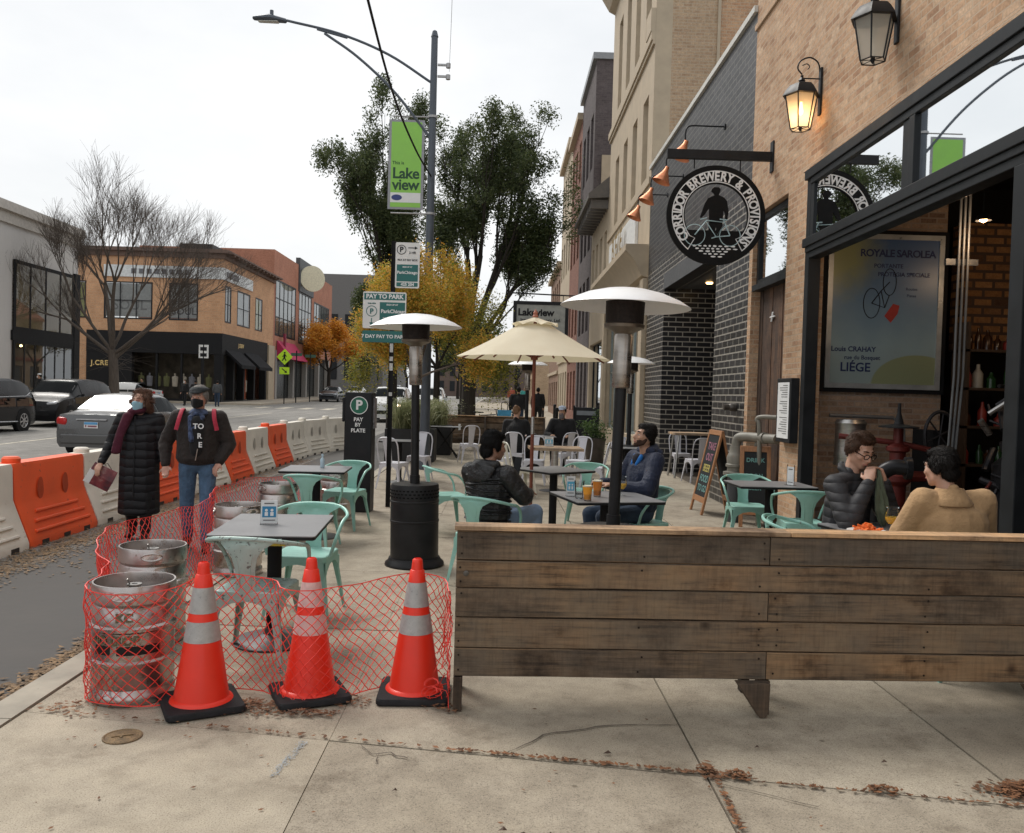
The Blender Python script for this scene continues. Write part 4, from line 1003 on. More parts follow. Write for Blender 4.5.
t.rotation_euler.y = R(0); t.rotation_euler.x = R(0)

# ---------------------------------------------------------------- road barriers
M_bo = pm('orange barrier plastic', (.88, .115, .03), .45, 0, .10, 2.5, .1, wear=(.55, .10, .05), wearf=.66)
M_bw = pm('dirty white barrier plastic', (.76, .71, .62), .5, 0, .12, 2.2, .1, wear=(.58, .52, .43), wearf=.64)
def barrier(label, a, b, mat):
    """water filled barrier between ground points a and b; flared face toward +x side"""
    dx, dy = b[0]-a[0], b[1]-a[1]; ln_ = math.hypot(dx, dy); ang = math.atan2(dy, dx)
    z0 = RZ+gz(a[1]); t = thing('road_barrier', label, 'barrier', ((a[0]+b[0])/2, (a[1]+b[1])/2, z0), ang, 'water filled barriers along the traffic lane')
    hl = ln_/2-.012; mb = MB()
    pr = [(.30, .0), (.30, .06), (.285, .10), (.155, .42), (.125, .50), (.115, .83), (.10, .87)]
    xs_ = [-hl, -hl+.02]+[-hl+.02+(2*hl-.04)*i/12 for i in range(1, 12)]+[hl-.02, hl]; rings = []
    for i, x in enumerate(xs_):
        e = .97 if i in (0, len(xs_)-1) else 1
        half = [(y*e, z) for y, z in pr]
        rings.append([(x, -y, z) for y, z in half]+[(x, y, z) for y, z in reversed(half)])
    mb.loft(rings); o = mb.build('shell', mat, t, ang=30)
    # ribs on the flare, painted dimple shade, dark fork slot blocks, cap and coupling lugs
    rb = MB()
    for s in (-1, 1):
        for z, l_ in ((.155, .80), (.255, .72), (.35, .62)):
            y = .285+(z-.10)*(-.13/.32); rb.cbox((0, s*(y+.006), z), (2*hl*l_, .03, .032), rx=s*R(22))
        for x in (-hl*.34, hl*.34):
            pass
    rb.build('rib', mat, t, ang=30, bevel=.008)
    dm = MB()
    for s in (-1, 1):
        for x in (-hl*.36, hl*.36):
            dm.add([(x+.065*math.cos(q_*math.pi/10), s*(.1285 if math.sin(q_*math.pi/10) < 0 else .1225)+s*(.012-.012*0), .575+.12*math.sin(q_*math.pi/10)) for q_ in range(20)], [tuple(range(20))])
    dm.build('recess', pm('recess '+mat.name, tuple(x*.62 for x in mat.node_tree.nodes['Color Ramp'].color_ramp.elements[0].color[:3]), .6, 0, .2, 3, .1), t, smooth=False, fix=False)  # flat discs in a darkened shell colour, painting the shade of dimples
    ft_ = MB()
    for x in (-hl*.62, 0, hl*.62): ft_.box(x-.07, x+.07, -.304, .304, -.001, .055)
    ft_.build('fork_slot_shade', pm('painted slot shade', (.05, .04, .035), .9), t, smooth=False)  # near black blocks paint the shade inside the fork slots
    MB().lathe([(.085, .86), (.09, .875), (.09, .915), (.07, .935), (.0, .94)], (hl*-.8, 0, 0), 20).build('filler_cap', mat, t)
    lg = MB(); lg.box(hl-.001, hl+.05, -.07, .07, .46, .60); lg.box(-hl-.05, -hl+.001, -.07, .07, .18, .40); lg.build('coupling_lug', mat, t, smooth=False, bevel=.01)
    return t
bpts = [(-5.06, 5.8), (-5.08, 7.3), (-5.10, 8.78), (-5.12, 10.3), (-5.12, 11.9), (-5.10, 13.5), (-5.02, 15.1), (-5.02, 16.5), (-5.02, 18.05), (-5.02, 19.6), (-4.98, 21.15), (-4.74, 22.7), (-4.25, 24.15)]
cols = 'wwowowoowoww'
cols = ['w', 'w', 'o', 'w', 'o', 'w', 'o', 'w', 'o', 'w', 'w', 'w']
lbs = ['white barrier mostly outside the left edge, nearest to the viewer', 'dirty white barrier cut by the left edge, before the big orange one', 'biggest looking orange barrier, left of the walking woman', 'white barrier behind the shopping bag of the walking woman',
       'orange barrier showing between the walking woman and man', 'white barrier mostly hidden behind the walking man', 'orange barrier just right of the walking man', 'white barrier between the two orange ones right of the walking man',
       'farthest orange barrier of the row', 'first of the three dirty white barriers ending the row', 'middle one of the three dirty white barriers ending the row', 'last white barrier, at the far end of the row by the pay box']
for i in range(12): barrier(lbs[i], bpts[i], bpts[i+1], M_bo if cols[i] == 'o' else M_bw)

# ---------------------------------------------------------------- netting
def netting():
    path = bez([(-.235, 4.36, 0), (-.27, 4.60, 0), (-.42, 4.66, 0), (-.62, 4.52, 0), (-.95, 4.22, 0), (-1.2, 4.40, 0), (-1.46, 4.44, 0), (-1.62, 4.22, 0), (-1.86, 4.15, 0), (-2.04, 4.25, 0), (-2.09, 4.45, 0), (-2.20, 4.8, 0), (-2.42, 5.3, 0), (-2.56, 5.9, 0), (-2.50, 6.8, 0), (-2.56, 7.8, 0), (-2.62, 8.7, 0), (-2.45, 9.8, 0), (-2.25, 10.6, 0), (-2.02, 11.0, 0)], 14)
    d = [0]
    for a, b in zip(path, path[1:]): d.append(d[-1]+(b-a).length)
    tot = d[-1]; cw, chh, rows = .060, .062, 10
    q = random.Random(2); ph = [q.uniform(0, 6) for _ in range(8)]
    def pos(s, r):
        s = min(max(s, 0), tot-1e-4); i = 0
        import bisect
        i = max(0, bisect.bisect_right(d, s)-1); f = (s-d[i])/(d[i+1]-d[i]); p = path[i].lerp(path[i+1], f)
        tn = (path[i+1]-path[i]).normalized(); nn = Vector((tn.y, -tn.x, 0))
        k = r/rows
        top = .60+.02*math.sin(s*2.1+ph[0])+.012*math.sin(s*5.3+ph[1])
        if .05 < s < 1.3: top -= .02
        bot = .012
        if s > 3.3: bot = .012-min(1, (s-3.3)/.5)*.12
        z = bot+(top-bot)*k+.006*math.sin(s*9+ph[2]+k*4)
        o = .012*math.sin(s*6+ph[3]+3*k)+.008*math.sin(s*15+ph[4]-5*k)
        if s > 3.0: o -= .10*min(1, (s-3.0)/.7)*(k**1.5)*(1+.3*math.sin(s*3))
        x, y = p.x+nn.x*o, p.y+nn.y*o
        return Vector((x+.006*math.sin(s*23+r*2.1), y, max(z, .012 if x > -2.44 else -.12)))
    mb = MB(); n = int(tot/(cw/2)); P = {}
    for r in range(rows*2+1):
        for i in range(n+1):
            if (i+r) % 2 == 0: P[i, r] = pos(i*cw/2, r/2)
    rad = .0026
    def strand(a, b, rad):
        t = (b-a); l = t.length; t /= l; u = t.orthogonal().normalized(); w = t.cross(u); vs = []
        for e in (a, b):
            for j in range(3):
                an = 2*math.pi*j/3; vs.append(e+(u*math.cos(an)+w*math.sin(an))*rad)
        mb.add(vs, [(0, 1, 4, 3), (1, 2, 5, 4), (2, 0, 3, 5)])
    for (i, r), p in P.items():
        for e in (1, -1):
            o = P.get((i+e, r+1))
            if o: strand(p, o, rad)
        if r in (0, rows*2) and (i+2, r) in P: strand(p, P[i+2, r], rad*1.2)
    # loose ends bunched at the bench
    for k in range(26):
        z = q.uniform(.02, .58); a = Vector((-.235+q.uniform(-.03, .01), 4.33+q.uniform(-.05, .1), z)); b = a+Vector((q.uniform(-.06, .03), q.uniform(-.05, .05), q.uniform(-.16, .02)))
        b.z = max(.01, b.z); strand(a, b, rad)
    for k in range(5):
        c = Vector((-.27+q.uniform(-.05, .02), 4.28+q.uniform(-.03, .05), .03+.02*k)); rr = q.uniform(.03, .055)
        pts = [c+Vector((rr*math.cos(a_*.7), .02*math.sin(a_), rr*.6*math.sin(a_*.7)+.02)) for a_ in range(10)]
        for a, b in zip(pts, pts[1:]): strand(a, b, rad)
    # stakes of gathered strands at the kerb corner
    for k in range(14):
        s = 3.02+.02*k; a, b = pos(s, 0), pos(s-.04, rows); strand(a, b, rad*1.1)
    o = mb.build('barrier_netting', pm('red plastic netting', (.80, .05, .035), .5, 0, .06, 5, 0), smooth=False, fix=False)
    tag(o, 'red plastic diamond mesh netting strung past the kegs and cones to the plank bench', 'netting')
netting()

# ---------------------------------------------------------------- pay box, posts, signs
t = thing('parking_pay_box', 'black parking pay box with a green P sign at the kerb', 'parking meter', (-1.84, 11.25, 0), R(-3))
MB().box(-.19, .17, -.13, .13, 0, 1.57).box(-.225, -.189, -.12, .12, 1.18, 1.50).build('housing', M_black, t, smooth=False, bevel=.012)
MB().lathe([(.115, 0), (.115, .004)], n=36, M=Matrix.Translation((0, -.131, 1.40)) @ Matrix.Rotation(R(90), 4, 'X')).build('green_disc', pm('parking green', (.01, .13, .075), .5), t)
MB().lathe([(.117, 0), (.117, .0055), (.107, .0055), (.107, 0)], n=36, cap=False, M=Matrix.Translation((0, -.1315, 1.40)) @ Matrix.Rotation(R(90), 4, 'X')).build('disc_ring', M_whitep, t)
lettering([('P', .17, 0, 1.40, 0, .006), ('PAY', .068, -.005, 1.215, 0, .002), ('BY', .068, -.01, 1.145, 0, .002), ('PLATE', .068, -.005, 1.07, 0, .002)], M_whitep, t, plane_M((0, -.1375, 0)))
MB().box(.171, .19, -.05, .1, 1.1, 1.5).build('card_slot', pm('stickered panel', (.2, .19, .2), .5, 0, .5, 30), t, smooth=False)
tag(MB().tube([(-.95-.8, 11.9, .01), (-1.75, 11.9, .03)], .12, 20).build('pavement_plate', M_steel), 'small round steel plate on the pavement beside the pay box', 'plate') if False else None

G_grn = pm('sign green', (.012, .13, .12), .45, 0, .1, 10, 0)
t = thing('parking_sign_post', 'black sign post with three green and white parking signs above the pay box', 'sign post', (-1.52, 11.72, -.07))
MB().box(-.03, .03, -.012, .012, 0, 3.72).box(-.03, -.02, -.03, .012, 0, 3.72).build('post', M_blackm, t, smooth=False)
st = MB(); q = random.Random(8)
for z, h in ((1.95, .1), (2.08, .06), (2.2, .12), (1.6, .05)): st.box(-.02, .025, -.0325, -.0315, z, z+h)
st.build('sticker', pm('torn sticker', (.5, .5, .48), .6, 0, .3, 30), t, smooth=False)
def signplate(name, x0, x1, z0, z1, th, face, y=-.035, tilt=0, label=None):
    p = thing(name, label, None) if False else None
    m_ = MB(); k = .02; pts = []
    for cx, cy, a in ((x1-k, z1-k, 0), (x0+k, z1-k, 90), (x0+k, z0+k, 180), (x1-k, z0+k, 270)): pts += arc(cx, cy, k, R(a), R(a+90), 4)
    m_.prism(pts, y, y+.004, 'y'); o = m_.build(name, face, t, smooth=False)
    if label: o['label'] = label
    return o
A = signplate('sign_plate', -.40, .19, 2.52, 3.02, 0, M_white, label='pay to park sign')
MB().box(-.385, .175, -.037, -.0355, 2.91, 3.0).box(-.17, .175, -.037, -.0355, 2.62, 2.88).box(-.17, .175, -.037, -.0355, 2.535, 2.605).build('green_field', G_grn, A, smooth=False)
lettering([('PAY TO PARK', .082, -.105, 2.955, 0, .003), ('425 204', .072, .02, 2.57, 0, .002), ('ParkChicago', .068, 0.02, 2.755, 0, .002), ('SIGN UP AT', .03, .0, 2.845, 0, .001), ('PARKCHICAGO.COM', .026, .0, 2.66, 0, .001)], M_whitep, A, plane_M((0, -.0385, 0)))
lettering([('P', .1, -.28, 2.75, 0, .003), ('9AM-10PM', .024, -.28, 2.86, 0, .001)], G_grn, A, plane_M((0, -.0385, 0)))
g = MB(); g.lathe([(.075, 0), (.075, .002), (.066, .002), (.066, 0)], n=28, cap=False, M=Matrix.Translation((-.28, -.0365, 2.755)) @ Matrix.Rotation(R(90), 4, 'X')); g.box(-.286, -.274, -.0375, -.0355, 2.59, 2.66); g.prism([(-.31, 2.60), (-.28, 2.555), (-.25, 2.60)], -.0375, -.0355, 'y'); g.build('arrow', G_grn, A)
Bp = signplate('sign_plate', -.40, .19, 2.33, 2.49, 0, G_grn, label='seven day pay to park strip sign')
lettering([('7 DAY PAY TO PARK', .066, -.105, 2.41, 0, .002)], M_whitep, Bp, plane_M((0, -.0375, 0)))
Cp = signplate('sign_plate', .03, .36, 3.08, 3.70, 0, M_white, y=-.045, label='upper parking sign on the right of the post')
MB().box(.05, .34, -.047, -.0455, 3.17, 3.40).box(.05, .34, -.047, -.0455, 3.10, 3.155).build('green_field', G_grn, Cp, smooth=False)
lettering([('ParkChicago', .055, .195, 3.29, 0, .0015), ('425 204', .055, .2, 3.128, 0, .002), ('SIGN UP AT', .025, .195, 3.365, 0, .001)], M_whitep, Cp, plane_M((0, -.0485, 0)))
lettering([('P', .1, .11, 3.6, 0, .003), ('2 HR', .045, .26, 3.56, 0, .001), ('PAY AT PAY BOX', .035, .195, 3.46, 0, .001)], SB, Cp, plane_M((0, -.0485, 0)))
g = MB(); g.lathe([(.065, 0), (.065, .002), (.056, .002), (.056, 0)], n=28, cap=False, M=Matrix.Translation((.11, -.0465, 3.6)) @ Matrix.Rotation(R(90), 4, 'X')); g.box(.2, .30, -.0475, -.0455, 3.622, 3.634); g.prism([(.29, 3.605), (.33, 3.628), (.29, 3.65)], -.0475, -.0455, 'y'); g.build('arrow', SB, Cp)

# street lamp with banner
t = thing('street_lamp', 'tall grey street lamp with a long double arm reaching over the road', 'street lamp', (-1.53, 17.3, .40)); t.scale = (.761,)*3
M_lp = pm('weathered lamp pole', (.085, .10, .12), .5, .3, .15, 3, .05)
MB().tube([(0, 0, -.54), (0, 0, 1), (0, 0, 11.0)], [.15, .13, .085], 16).lathe([(.2, -.54), (.2, -.3), (.15, -.2)], n=16).lathe([(.1, 10.95), (.06, 11.1), (0, 11.14)], n=16).build('pole', M_lp, t)
ar = MB(); ar.tube(bez([(-.05, 0, 9.75), (-1.2, 0, 10.45), (-2.5, 0, 10.95), (-3.9, 0, 11.25)], 6), .035, 8); ar.tube(bez([(-.05, 0, 8.3), (-1.0, 0, 9.45), (-2.0, 0, 10.35), (-2.9, 0, 10.95)], 6), .035, 8); ar.tube([(-2.3, 0, 10.85), (-3.1, 0, 11.05)], .03)
ar.build('arm', M_lp, t)
MB().hull([((-3.95, 0, 11.24), (.06, .08, .06)), ((-4.35, 0, 11.3), (.14, .15, .09)), ((-4.75, 0, 11.28), (.05, .1, .04))]).tube([(-4.3, 0, 11.38), (-4.3, 0, 11.5)], .05).build('lamp_head', M_lp, t)
MB().hull([((-4.15, 0, 11.2), (.05, .1, .02)), ((-4.6, 0, 11.2), (.05, .08, .02))]).build('lamp_lens', pm('lamp lens', (.5, .5, .45), .3), t)
bk_ = MB()
for z in (9.9, 10.2): bk_.box(.1, .42, -.03, .03, z, z+.05); bk_.lathe([(.06, 0), (.06, .12)], (.38, 0, z-.05), 10)
for z in (6.30, 8.85): bk_.tube([(-.05, 0, z), (-1.05, 0, z)], .02); bk_.lathe([(.13, 0), (.13, .06)], (0, 0, z-.03), 16, cap=False)
bk_.build('bracket', pm('galvanised bracket', (.4, .4, .4), .5, .5), t)
bn = MB(); bn.box(-1.14, -.2, -.006, .006, 6.40, 8.76); ban = bn.build('banner', pm('grey banner border', (.30, .31, .33), .6), t, smooth=False)
MB().box(-1.07, -.27, -.009, -.0065, 6.46, 8.70).build('green_field', pm('lime banner cloth', (.27, .58, .10), .6, 0, .04, 3, 0), ban, smooth=False)
MB().box(-1.07, -.27, -.012, -.0095, 6.58, 6.84).build('white_strip', M_whitep, ban, smooth=False)
lettering([('Lake', .40, -.67, 7.34, 0, .010, .95), ('view', .40, -.67, 7.04, 0, .010, .95), ('This is', .12, -.88, 7.62, 0, .002)], pm('dark green print', (.02, .07, .03), .6), ban, plane_M((0, -.011, 0)))
MB().lathe([(.14, 0), (.14, .003)], n=24, M=Matrix.Translation((-.9, -.0125, 6.71)) @ Matrix.Scale(.55, 4, (0, 0, 1)) @ Matrix.Rotation(R(90), 4, 'X')).build('oval_badge', pm('navy badge', (.03, .05, .2), .5), ban)
lettering([('NORTHCENTER', .05, -.5, 4.82, 0, .0)], pm('pale print', (.5, .5, .5), .6), ban, plane_M((0, -.0135, 0))) if False else None
# overhead cables
tag(MB().tube(bez([(-1.53, 17.25, 5.94), (-1.62, 15, 5.85), (-1.66, 12.2, 5.85), (-1.55, 8.6, 5.9), (-1.4, 5, 5.9), (-1.2, 0, 6.1)], 6), .016, 6).build('overhead_cable', M_blackm), 'thick dark cable running from the street lamp up out of the picture', 'cable')
tag(MB().tube(bez([(-1.22, 17.3, 8.05), (-.9, 13, 7.9), (-.5, 7, 8.0), (-.2, 2, 8.3)], 6), .004, 5).build('overhead_wire', pm('pale wire', (.25, .25, .26), .6)), 'thin pale wire rising from the brackets of the street lamp', 'wire')

# pedestrian crossing sign and others across the street
t = thing('crossing_sign', 'yellow green diamond pedestrian crossing sign with an arrow plate on a post', 'road sign', (-16.9, 66.5, gz(66)))
M_yg = pm('fluorescent yellow green', (.52, .82, .02), .5, 0, .04, 3, 0)
MB().box(-.04, .04, -.02, .02, -.1, 4.1).build('post', M_blackm, t, smooth=False)
dd = MB(); k = .62; dd.prism([(-k, 3.55), (0, 3.55-k), (k, 3.55), (0, 3.55+k)], -.06, -.03, 'y'); dp = dd.build('diamond_plate', M_yg, t, smooth=False)
bd = MB(); bd.lathe([(.075, 0), (.075, .01)], n=14, M=Matrix.Translation((.0, -.061, 3.86)) @ Matrix.Rotation(R(90), 4, 'X'))
for a, b, r in (((0, 3.76), (-.02, 3.5), .075), ((-.02, 3.5), (-.18, 3.24), .045), ((-.02, 3.5), (.12, 3.24), .045), ((-.02, 3.72), (-.17, 3.55), .03), ((0, 3.72), (.16, 3.58), .03)):
    dx, dz = b[0]-a[0], b[1]-a[1]; l_ = math.hypot(dx, dz); nx, nz2 = -dz/l_*r, dx/l_*r
    bd.add([(a[0]+nx, -.068, a[1]+nz2), (a[0]-nx, -.068, a[1]-nz2), (b[0]-nx, -.068, b[1]-nz2), (b[0]+nx, -.068, b[1]+nz2)], [(0, 1, 2, 3)])
bd.build('walking_figure', SB, dp, smooth=False)
ap = MB().box(-.38, .38, -.055, -.03, 2.2, 2.75).build('arrow_plate', M_yg, t, smooth=False)
aw = MB(); aw.add([(-.22, -.058, 2.62), (-.16, -.058, 2.67), (.12, -.058, 2.42), (.06, -.058, 2.37)], [(0, 1, 2, 3)]); aw.add([(.2, -.058, 2.3), (.17, -.058, 2.5), (-.02, -.058, 2.32)], [(0, 1, 2)]); aw.build('arrow', SB, ap, smooth=False)
for x, y, lb in ((-16.6, 74, 'thin green sign post just past the crossing sign'), (-16.95, 70.5, 'thin dark post right beside the crossing sign')):
    t = thing('sign_post', lb, 'post', (x, y, gz(y))); MB().tube([(0, 0, -.1), (0, 0, 4.2)], .05, 8).build('post', M_blackm, t); MB().box(-.45, .45, -.03, .03, 3.75, 4.0).build('plate', pm('street sign green', (.05, .12, .08), .5), t, smooth=False)
t = thing('bus_stop_sign', 'white rectangular kerb sign in front of the black shop corner', 'road sign', (-20.2, 57.9, gz(60)))
MB().tube([(0, 0, -.3), (0, 0, 4.0)], .05, 8).build('post', M_blackm, t); pl_ = MB().box(-.32, .32, -.03, .03, 3.05, 3.95).build('plate', M_white, t, smooth=False)
lettering([('NO', .3, 0, 3.75, 0, .01), ('TURN', .26, 0, 3.42, 0, .01)], SB, pl_, plane_M((0, -.04, 0))) if False else MB().box(-.22, .22, -.034, -.031, 3.15, 3.38).box(-.22, .22, -.034, -.031, 3.55, 3.8).build('marking', SB, pl_, smooth=False)

# ---------------------------------------------------------------- brewery sign, lanterns, menu case
t = thing('brewery_sign', 'round black brewery sign with white circular lettering hanging from a wall beam', 'sign', (2.73, 11.1, 4.0))
bm_ = MB(); bm_.box(-.66, .70, -.03, .03, .72, .84); bm_.box(.70, .72, -.06, .06, .58, .98); bm_.tube([(-.3, 0, .72), (-.3, 0, .6)], .01); bm_.tube([(.3, 0, .72), (.3, 0, .56)], .01)
bm_.build('beam', M_black, t, smooth=False, bevel=.004)
def ring(mb, r0, r1, y0, y1, n=64, a0=0, a1=360):
    k = n; A0, A1 = R(a0), R(a1)
    rings = []
    for i in range(k+1):
        a = A0+(A1-A0)*i/k; c, s = math.cos(a), math.sin(a); rings.append([(r0*c, y0, r0*s), (r1*c, y0, r1*s), (r1*c, y1, r1*s), (r0*c, y1, r0*s)])
    mb.loft(rings, cap=a1-a0 < 359); return mb
RO = .645
sg = ring(MB(), .41, RO, -.02, .02, 72)
# lower filled segment that carries the cobbles
seg = [(.42*math.cos(a), .42*math.sin(a)) for a in [R(208)+R(124)*i/16 for i in range(17)]]
sg.prism(seg, -.0195, .0195, 'y'); sg.build('disc', pm('sign black', (.006, .006, .006), .7, 0, .1, 8, .05, .2), t, ang=30)
wl = ring(MB(), .565, .577, -.024, .024, 72, -52, 232); ring(wl, .425, .437, -.024, .024, 72, -38, 218)
wl.tube([(.577*math.cos(R(232)), -.022, .577*math.sin(R(232))), (.36*math.cos(R(222)), -.022, .45*math.sin(R(222))), (.437*math.cos(R(218)), -.022, .437*math.sin(R(218)))], .006, 4)
wl.tube([(.577*math.cos(R(-52)), -.022, .577*math.sin(R(-52))), (.36*math.cos(R(-42)), -.022, .45*math.sin(R(-42))), (.437*math.cos(R(-38)), -.022, .437*math.sin(R(-38)))], .006, 4)
wl.build('white_ring', M_whitep, t, ang=30)
tx = 'CORRIDOR BREWERY & PROVISIONS'
wd = {'I': .45, ' ': .62, 'W': 1.28, '&': 1.1, 'V': 1.0, 'O': 1.12, 'R': 1.0}
ws = [wd.get(c, 1.) for c in tx]; tot = sum(ws); acc = 0
mbl = MB()
for c, w_ in zip(tx, ws):
    a = R(220)-R(268)*((acc+w_/2)/tot); acc += w_
    if c == ' ': continue
    vs, fs = text_mesh(c, .168, .0055, ext=.002)
    for side in (1, -1):
        T = Matrix.Translation((.4995*math.cos(a), 0, .4995*math.sin(a))) @ Matrix.Rotation(-(a-R(90)), 4, 'Y') @ Matrix.Rotation(R(90), 4, 'X')
        T = T @ Matrix.Scale(.80, 4, (1, 0, 0)) @ Matrix.Translation((0, -.0, .0235))
        if side == -1: T = Matrix.Rotation(math.pi, 4, 'Z') @ T
        mbl.add([T @ v for v in vs], fs)
mbl.build('sign_lettering', M_whitep, t, smooth=False, fix=False)
# figure, bicycle and cobbles cut out of plate
fg = MB()
fg.prism([(-.07, .31), (-.06, .34), (-.035, .365), (.03, .365), (.05, .34), (.05, .32), (.04, .29), (.03, .265), (.10, .235), (.14, .19), (.165, .06), (.15, -.06), (.125, -.07), (.12, .03), (.10, .08), (.09, -.10), (.085, -.36), (.02, -.36), (.01, -.12), (-.03, -.36), (-.09, -.36), (-.085, -.1), (-.09, .09), (-.14, .01), (-.19, -.04), (-.205, -.02), (-.15, .15), (-.11, .22), (-.02, .262), (-.04, .29)], -.012, .012, 'y')
fg.build('figure', pm('sign black', (.006, .006, .006), .7, 0, .1, 8, .05, .2), t, smooth=False)
by = MB()
def wheel(cx, cz, r): by.tube([(cx+r*math.cos(2*math.pi*i/28), -.02, cz+r*math.sin(2*math.pi*i/28)) for i in range(29)], .006, 5)
wheel(-.27, -.26, .135); wheel(.19, -.26, .135)
for p in ([(-.27, -.26), (-.12, -.07), (.12, -.09), (.01, -.28), (-.13, -.08)], [(.01, -.28), (.19, -.26)], [(.19, -.26), (.10, -.06)], [(-.20, -.06), (-.12, -.035)], [(.05, -.05), (.15, -.06)], [(.01, -.28), (-.05, -.30)]):
    by.tube([(x, -.022, z) for x, z in p], .008, 5)
by.build('bicycle', pm('pale blue sign metal', (.38, .52, .55), .5), t)
cb_ = MB(); q = random.Random(12)
for r_ in range(6):
    z = -.40-.034*r_; hw = min(.30, math.sqrt(max(.001, .555**2-z*z))-.08); x = -hw
    while x < hw-.03:
        w_ = q.uniform(.04, .085); hh = q.uniform(.009, .014)
        cb_.add([(x+w_*.5*(1+math.cos(2*math.pi*i/9)*.92*q.uniform(.8, 1)), -.023, z+hh*math.sin(2*math.pi*i/9)*q.uniform(.75, 1.2)) for i in range(9)], [tuple(range(9))]); x += w_+.012
cb_.build('cobbles', M_whitep, t, smooth=False, fix=False)

def lantern(label, loc, lit):
    t = thing('wall_lantern', label, 'lantern', loc, 0, 'six sided wall lanterns on the brewery front'); q = .6
    MB().box(-.025, .0, -.035, .035, -.34, .18).build('wall_plate', M_black, t, smooth=False, bevel=.006)
    a = MB(); a.tube([(-.02, 0, .06), (-.22, 0, .06)], .008, 6)
    a.tube(bez([(-.02, 0, .14), (-.05, 0, .24), (-.14, 0, .29), (-.24, 0, .25), (-.27, 0, .17), (-.22, 0, .10)], 6), .009, 6); a.tube(bez([(-.22, 0, .2), (-.17, 0, .22), (-.14, 0, .19), (-.16, 0, .16)], 5), .006, 5)
    a.build('scroll_arm', M_black, t)
    c = (-.22, 0)
    def hexr(r, z, off=0): return [(c[0]+r*math.cos(R(60*i+off)), r*math.sin(R(60*i+off)), z) for i in range(6)]
    MB().loft([hexr(.21, -.14), hexr(.205, -.125), hexr(.165, -.06), hexr(.13, -.02), hexr(.06, .005), hexr(.03, .02), hexr(.04, .035), hexr(.015, .07), hexr(.018, .09)]).build('roof', M_black, t, ang=15)
    f = MB(); top, bot = hexr(.176, -.14), hexr(.11, -.50)
    for p, r_ in zip(top, bot): f.tube([p, r_], .008, 5)
    for i in range(6): f.tube([bot[i], bot[(i+1) % 6]], .006, 5); f.tube([bot[i], (c[0], 0, -.49)], .004, 4)
    f.lathe([(0, -.53), (.02, -.50), (.02, -.47), (0, -.45)], (c[0], 0, 0), 8)
    f.build('cage', M_black, t)
    gm = bpy.data.materials.get('frosted lantern glass')
    if not gm:
        gm, nt_, b_ = _nt('frosted lantern glass'); b_.inputs['Base Color'].default_value = (.6, .6, .55, 1); b_.inputs['Roughness'].default_value = .35
        tl = N(nt_, 'ShaderNodeBsdfTranslucent'); tl.inputs['Color'].default_value = (.8, .78, .7, 1); mx_ = N(nt_, 'ShaderNodeMixShader'); mx_.inputs[0].default_value = .6
        tp = N(nt_, 'ShaderNodeBsdfTransparent'); mx2 = N(nt_, 'ShaderNodeMixShader'); mx2.inputs[0].default_value = .3
        L(nt_, b_.outputs[0], mx_.inputs[1]); L(nt_, tl.outputs[0], mx_.inputs[2]); L(nt_, mx_.outputs[0], mx2.inputs[1]); L(nt_, tp.outputs[0], mx2.inputs[2]); L(nt_, mx2.outputs[0], nt_.nodes['Material Output'].inputs[0])
    MB().loft([hexr(.168, -.145), hexr(.104, -.495)], cap=False).build('glass', gm, t, ang=15)
    MB().lathe([(0, -.345), (.022, -.33), (.028, -.30), (.018, -.26), (.012, -.2)], (c[0], 0, 0), 12).build('bulb', emi('lit bulb', (1, .5, .16), 13) if lit else pm('unlit bulb', (.6, .6, .55), .2), t)
    if lit:
        l = bpy.data.lights.new('lantern_light', 'POINT'); l.energy = 2.2; l.color = (1, .58, .25); l.shadow_soft_size = .03
        lo = bpy.data.objects.new('lantern_light', l); COL.objects.link(lo); lo.parent = t; lo.location = (c[0], 0, -.38)
    return t
lantern('lit six sided wall lantern with a glowing amber bulb, left of the other', (X0, 9.45, 5.12), True)
lantern('unlit six sided wall lantern at the top edge, above the transom windows', (X0, 7.62, 5.16), False)

t = thing('menu_case', 'black framed menu case fixed to the brick pillar', 'menu board', (X0, 10.05, 0))
MB().box(-.10, -.001, -.26, .24, 1.12, 1.88).build('case', M_black, t, smooth=False, bevel=.008)
MB().box(-.104, -.1015, -.21, .19, 1.17, 1.83).build('menu_sheet', M_whitep, t, smooth=False)
m_ = MB(); q = random.Random(1)
for i in range(22):
    z = 1.79-i*.027
    if i in (6, 13): continue
    m_.box(-.1065, -.1055, -.16, -.16+q.uniform(.14, .30), z, z+.008)
m_.build('menu_print', pm('menu print', (.12, .12, .12), .6), t, smooth=False)

# framed poster inside
t = thing('framed_poster', 'large blue and yellow cycling poster in a pale frame on the indoor brick wall', 'poster', (4.60, 10.28, 2.72))
MB().box(-.76, .76, -.04, .018, -.98, .98).build('backing', M_blackm, t, smooth=False)
f = MB(); f.box(-.70, .70, -.06, -.041, .87, .93); f.box(-.70, .70, -.06, -.041, -.93, -.87); f.box(-.70, -.64, -.06, -.041, -.87, .87); f.box(.64, .70, -.06, -.041, -.87, .87)
f.build('frame', pm('silver frame', (.5, .52, .52), .35, .4), t, smooth=False)
m, nt, b = _nt('poster print'); tc = coords(nt); sp = N(nt, 'ShaderNodeSeparateXYZ'); L(nt, tc, sp.inputs[0])
z_ = math_(nt, 'ADD', math_(nt, 'MULTIPLY', sp.outputs[2], .5), .5); z_ = math_(nt, 'ADD', z_, math_(nt, 'MULTIPLY', math_(nt, 'SUBTRACT', noise(nt, tc, 2, 4), .5), .25))
cc = ramp(nt, z_, [(.05, (.36, .43, .41)), (.3, (.34, .45, .48)), (.55, (.20, .31, .43)), (.95, (.09, .16, .33))])
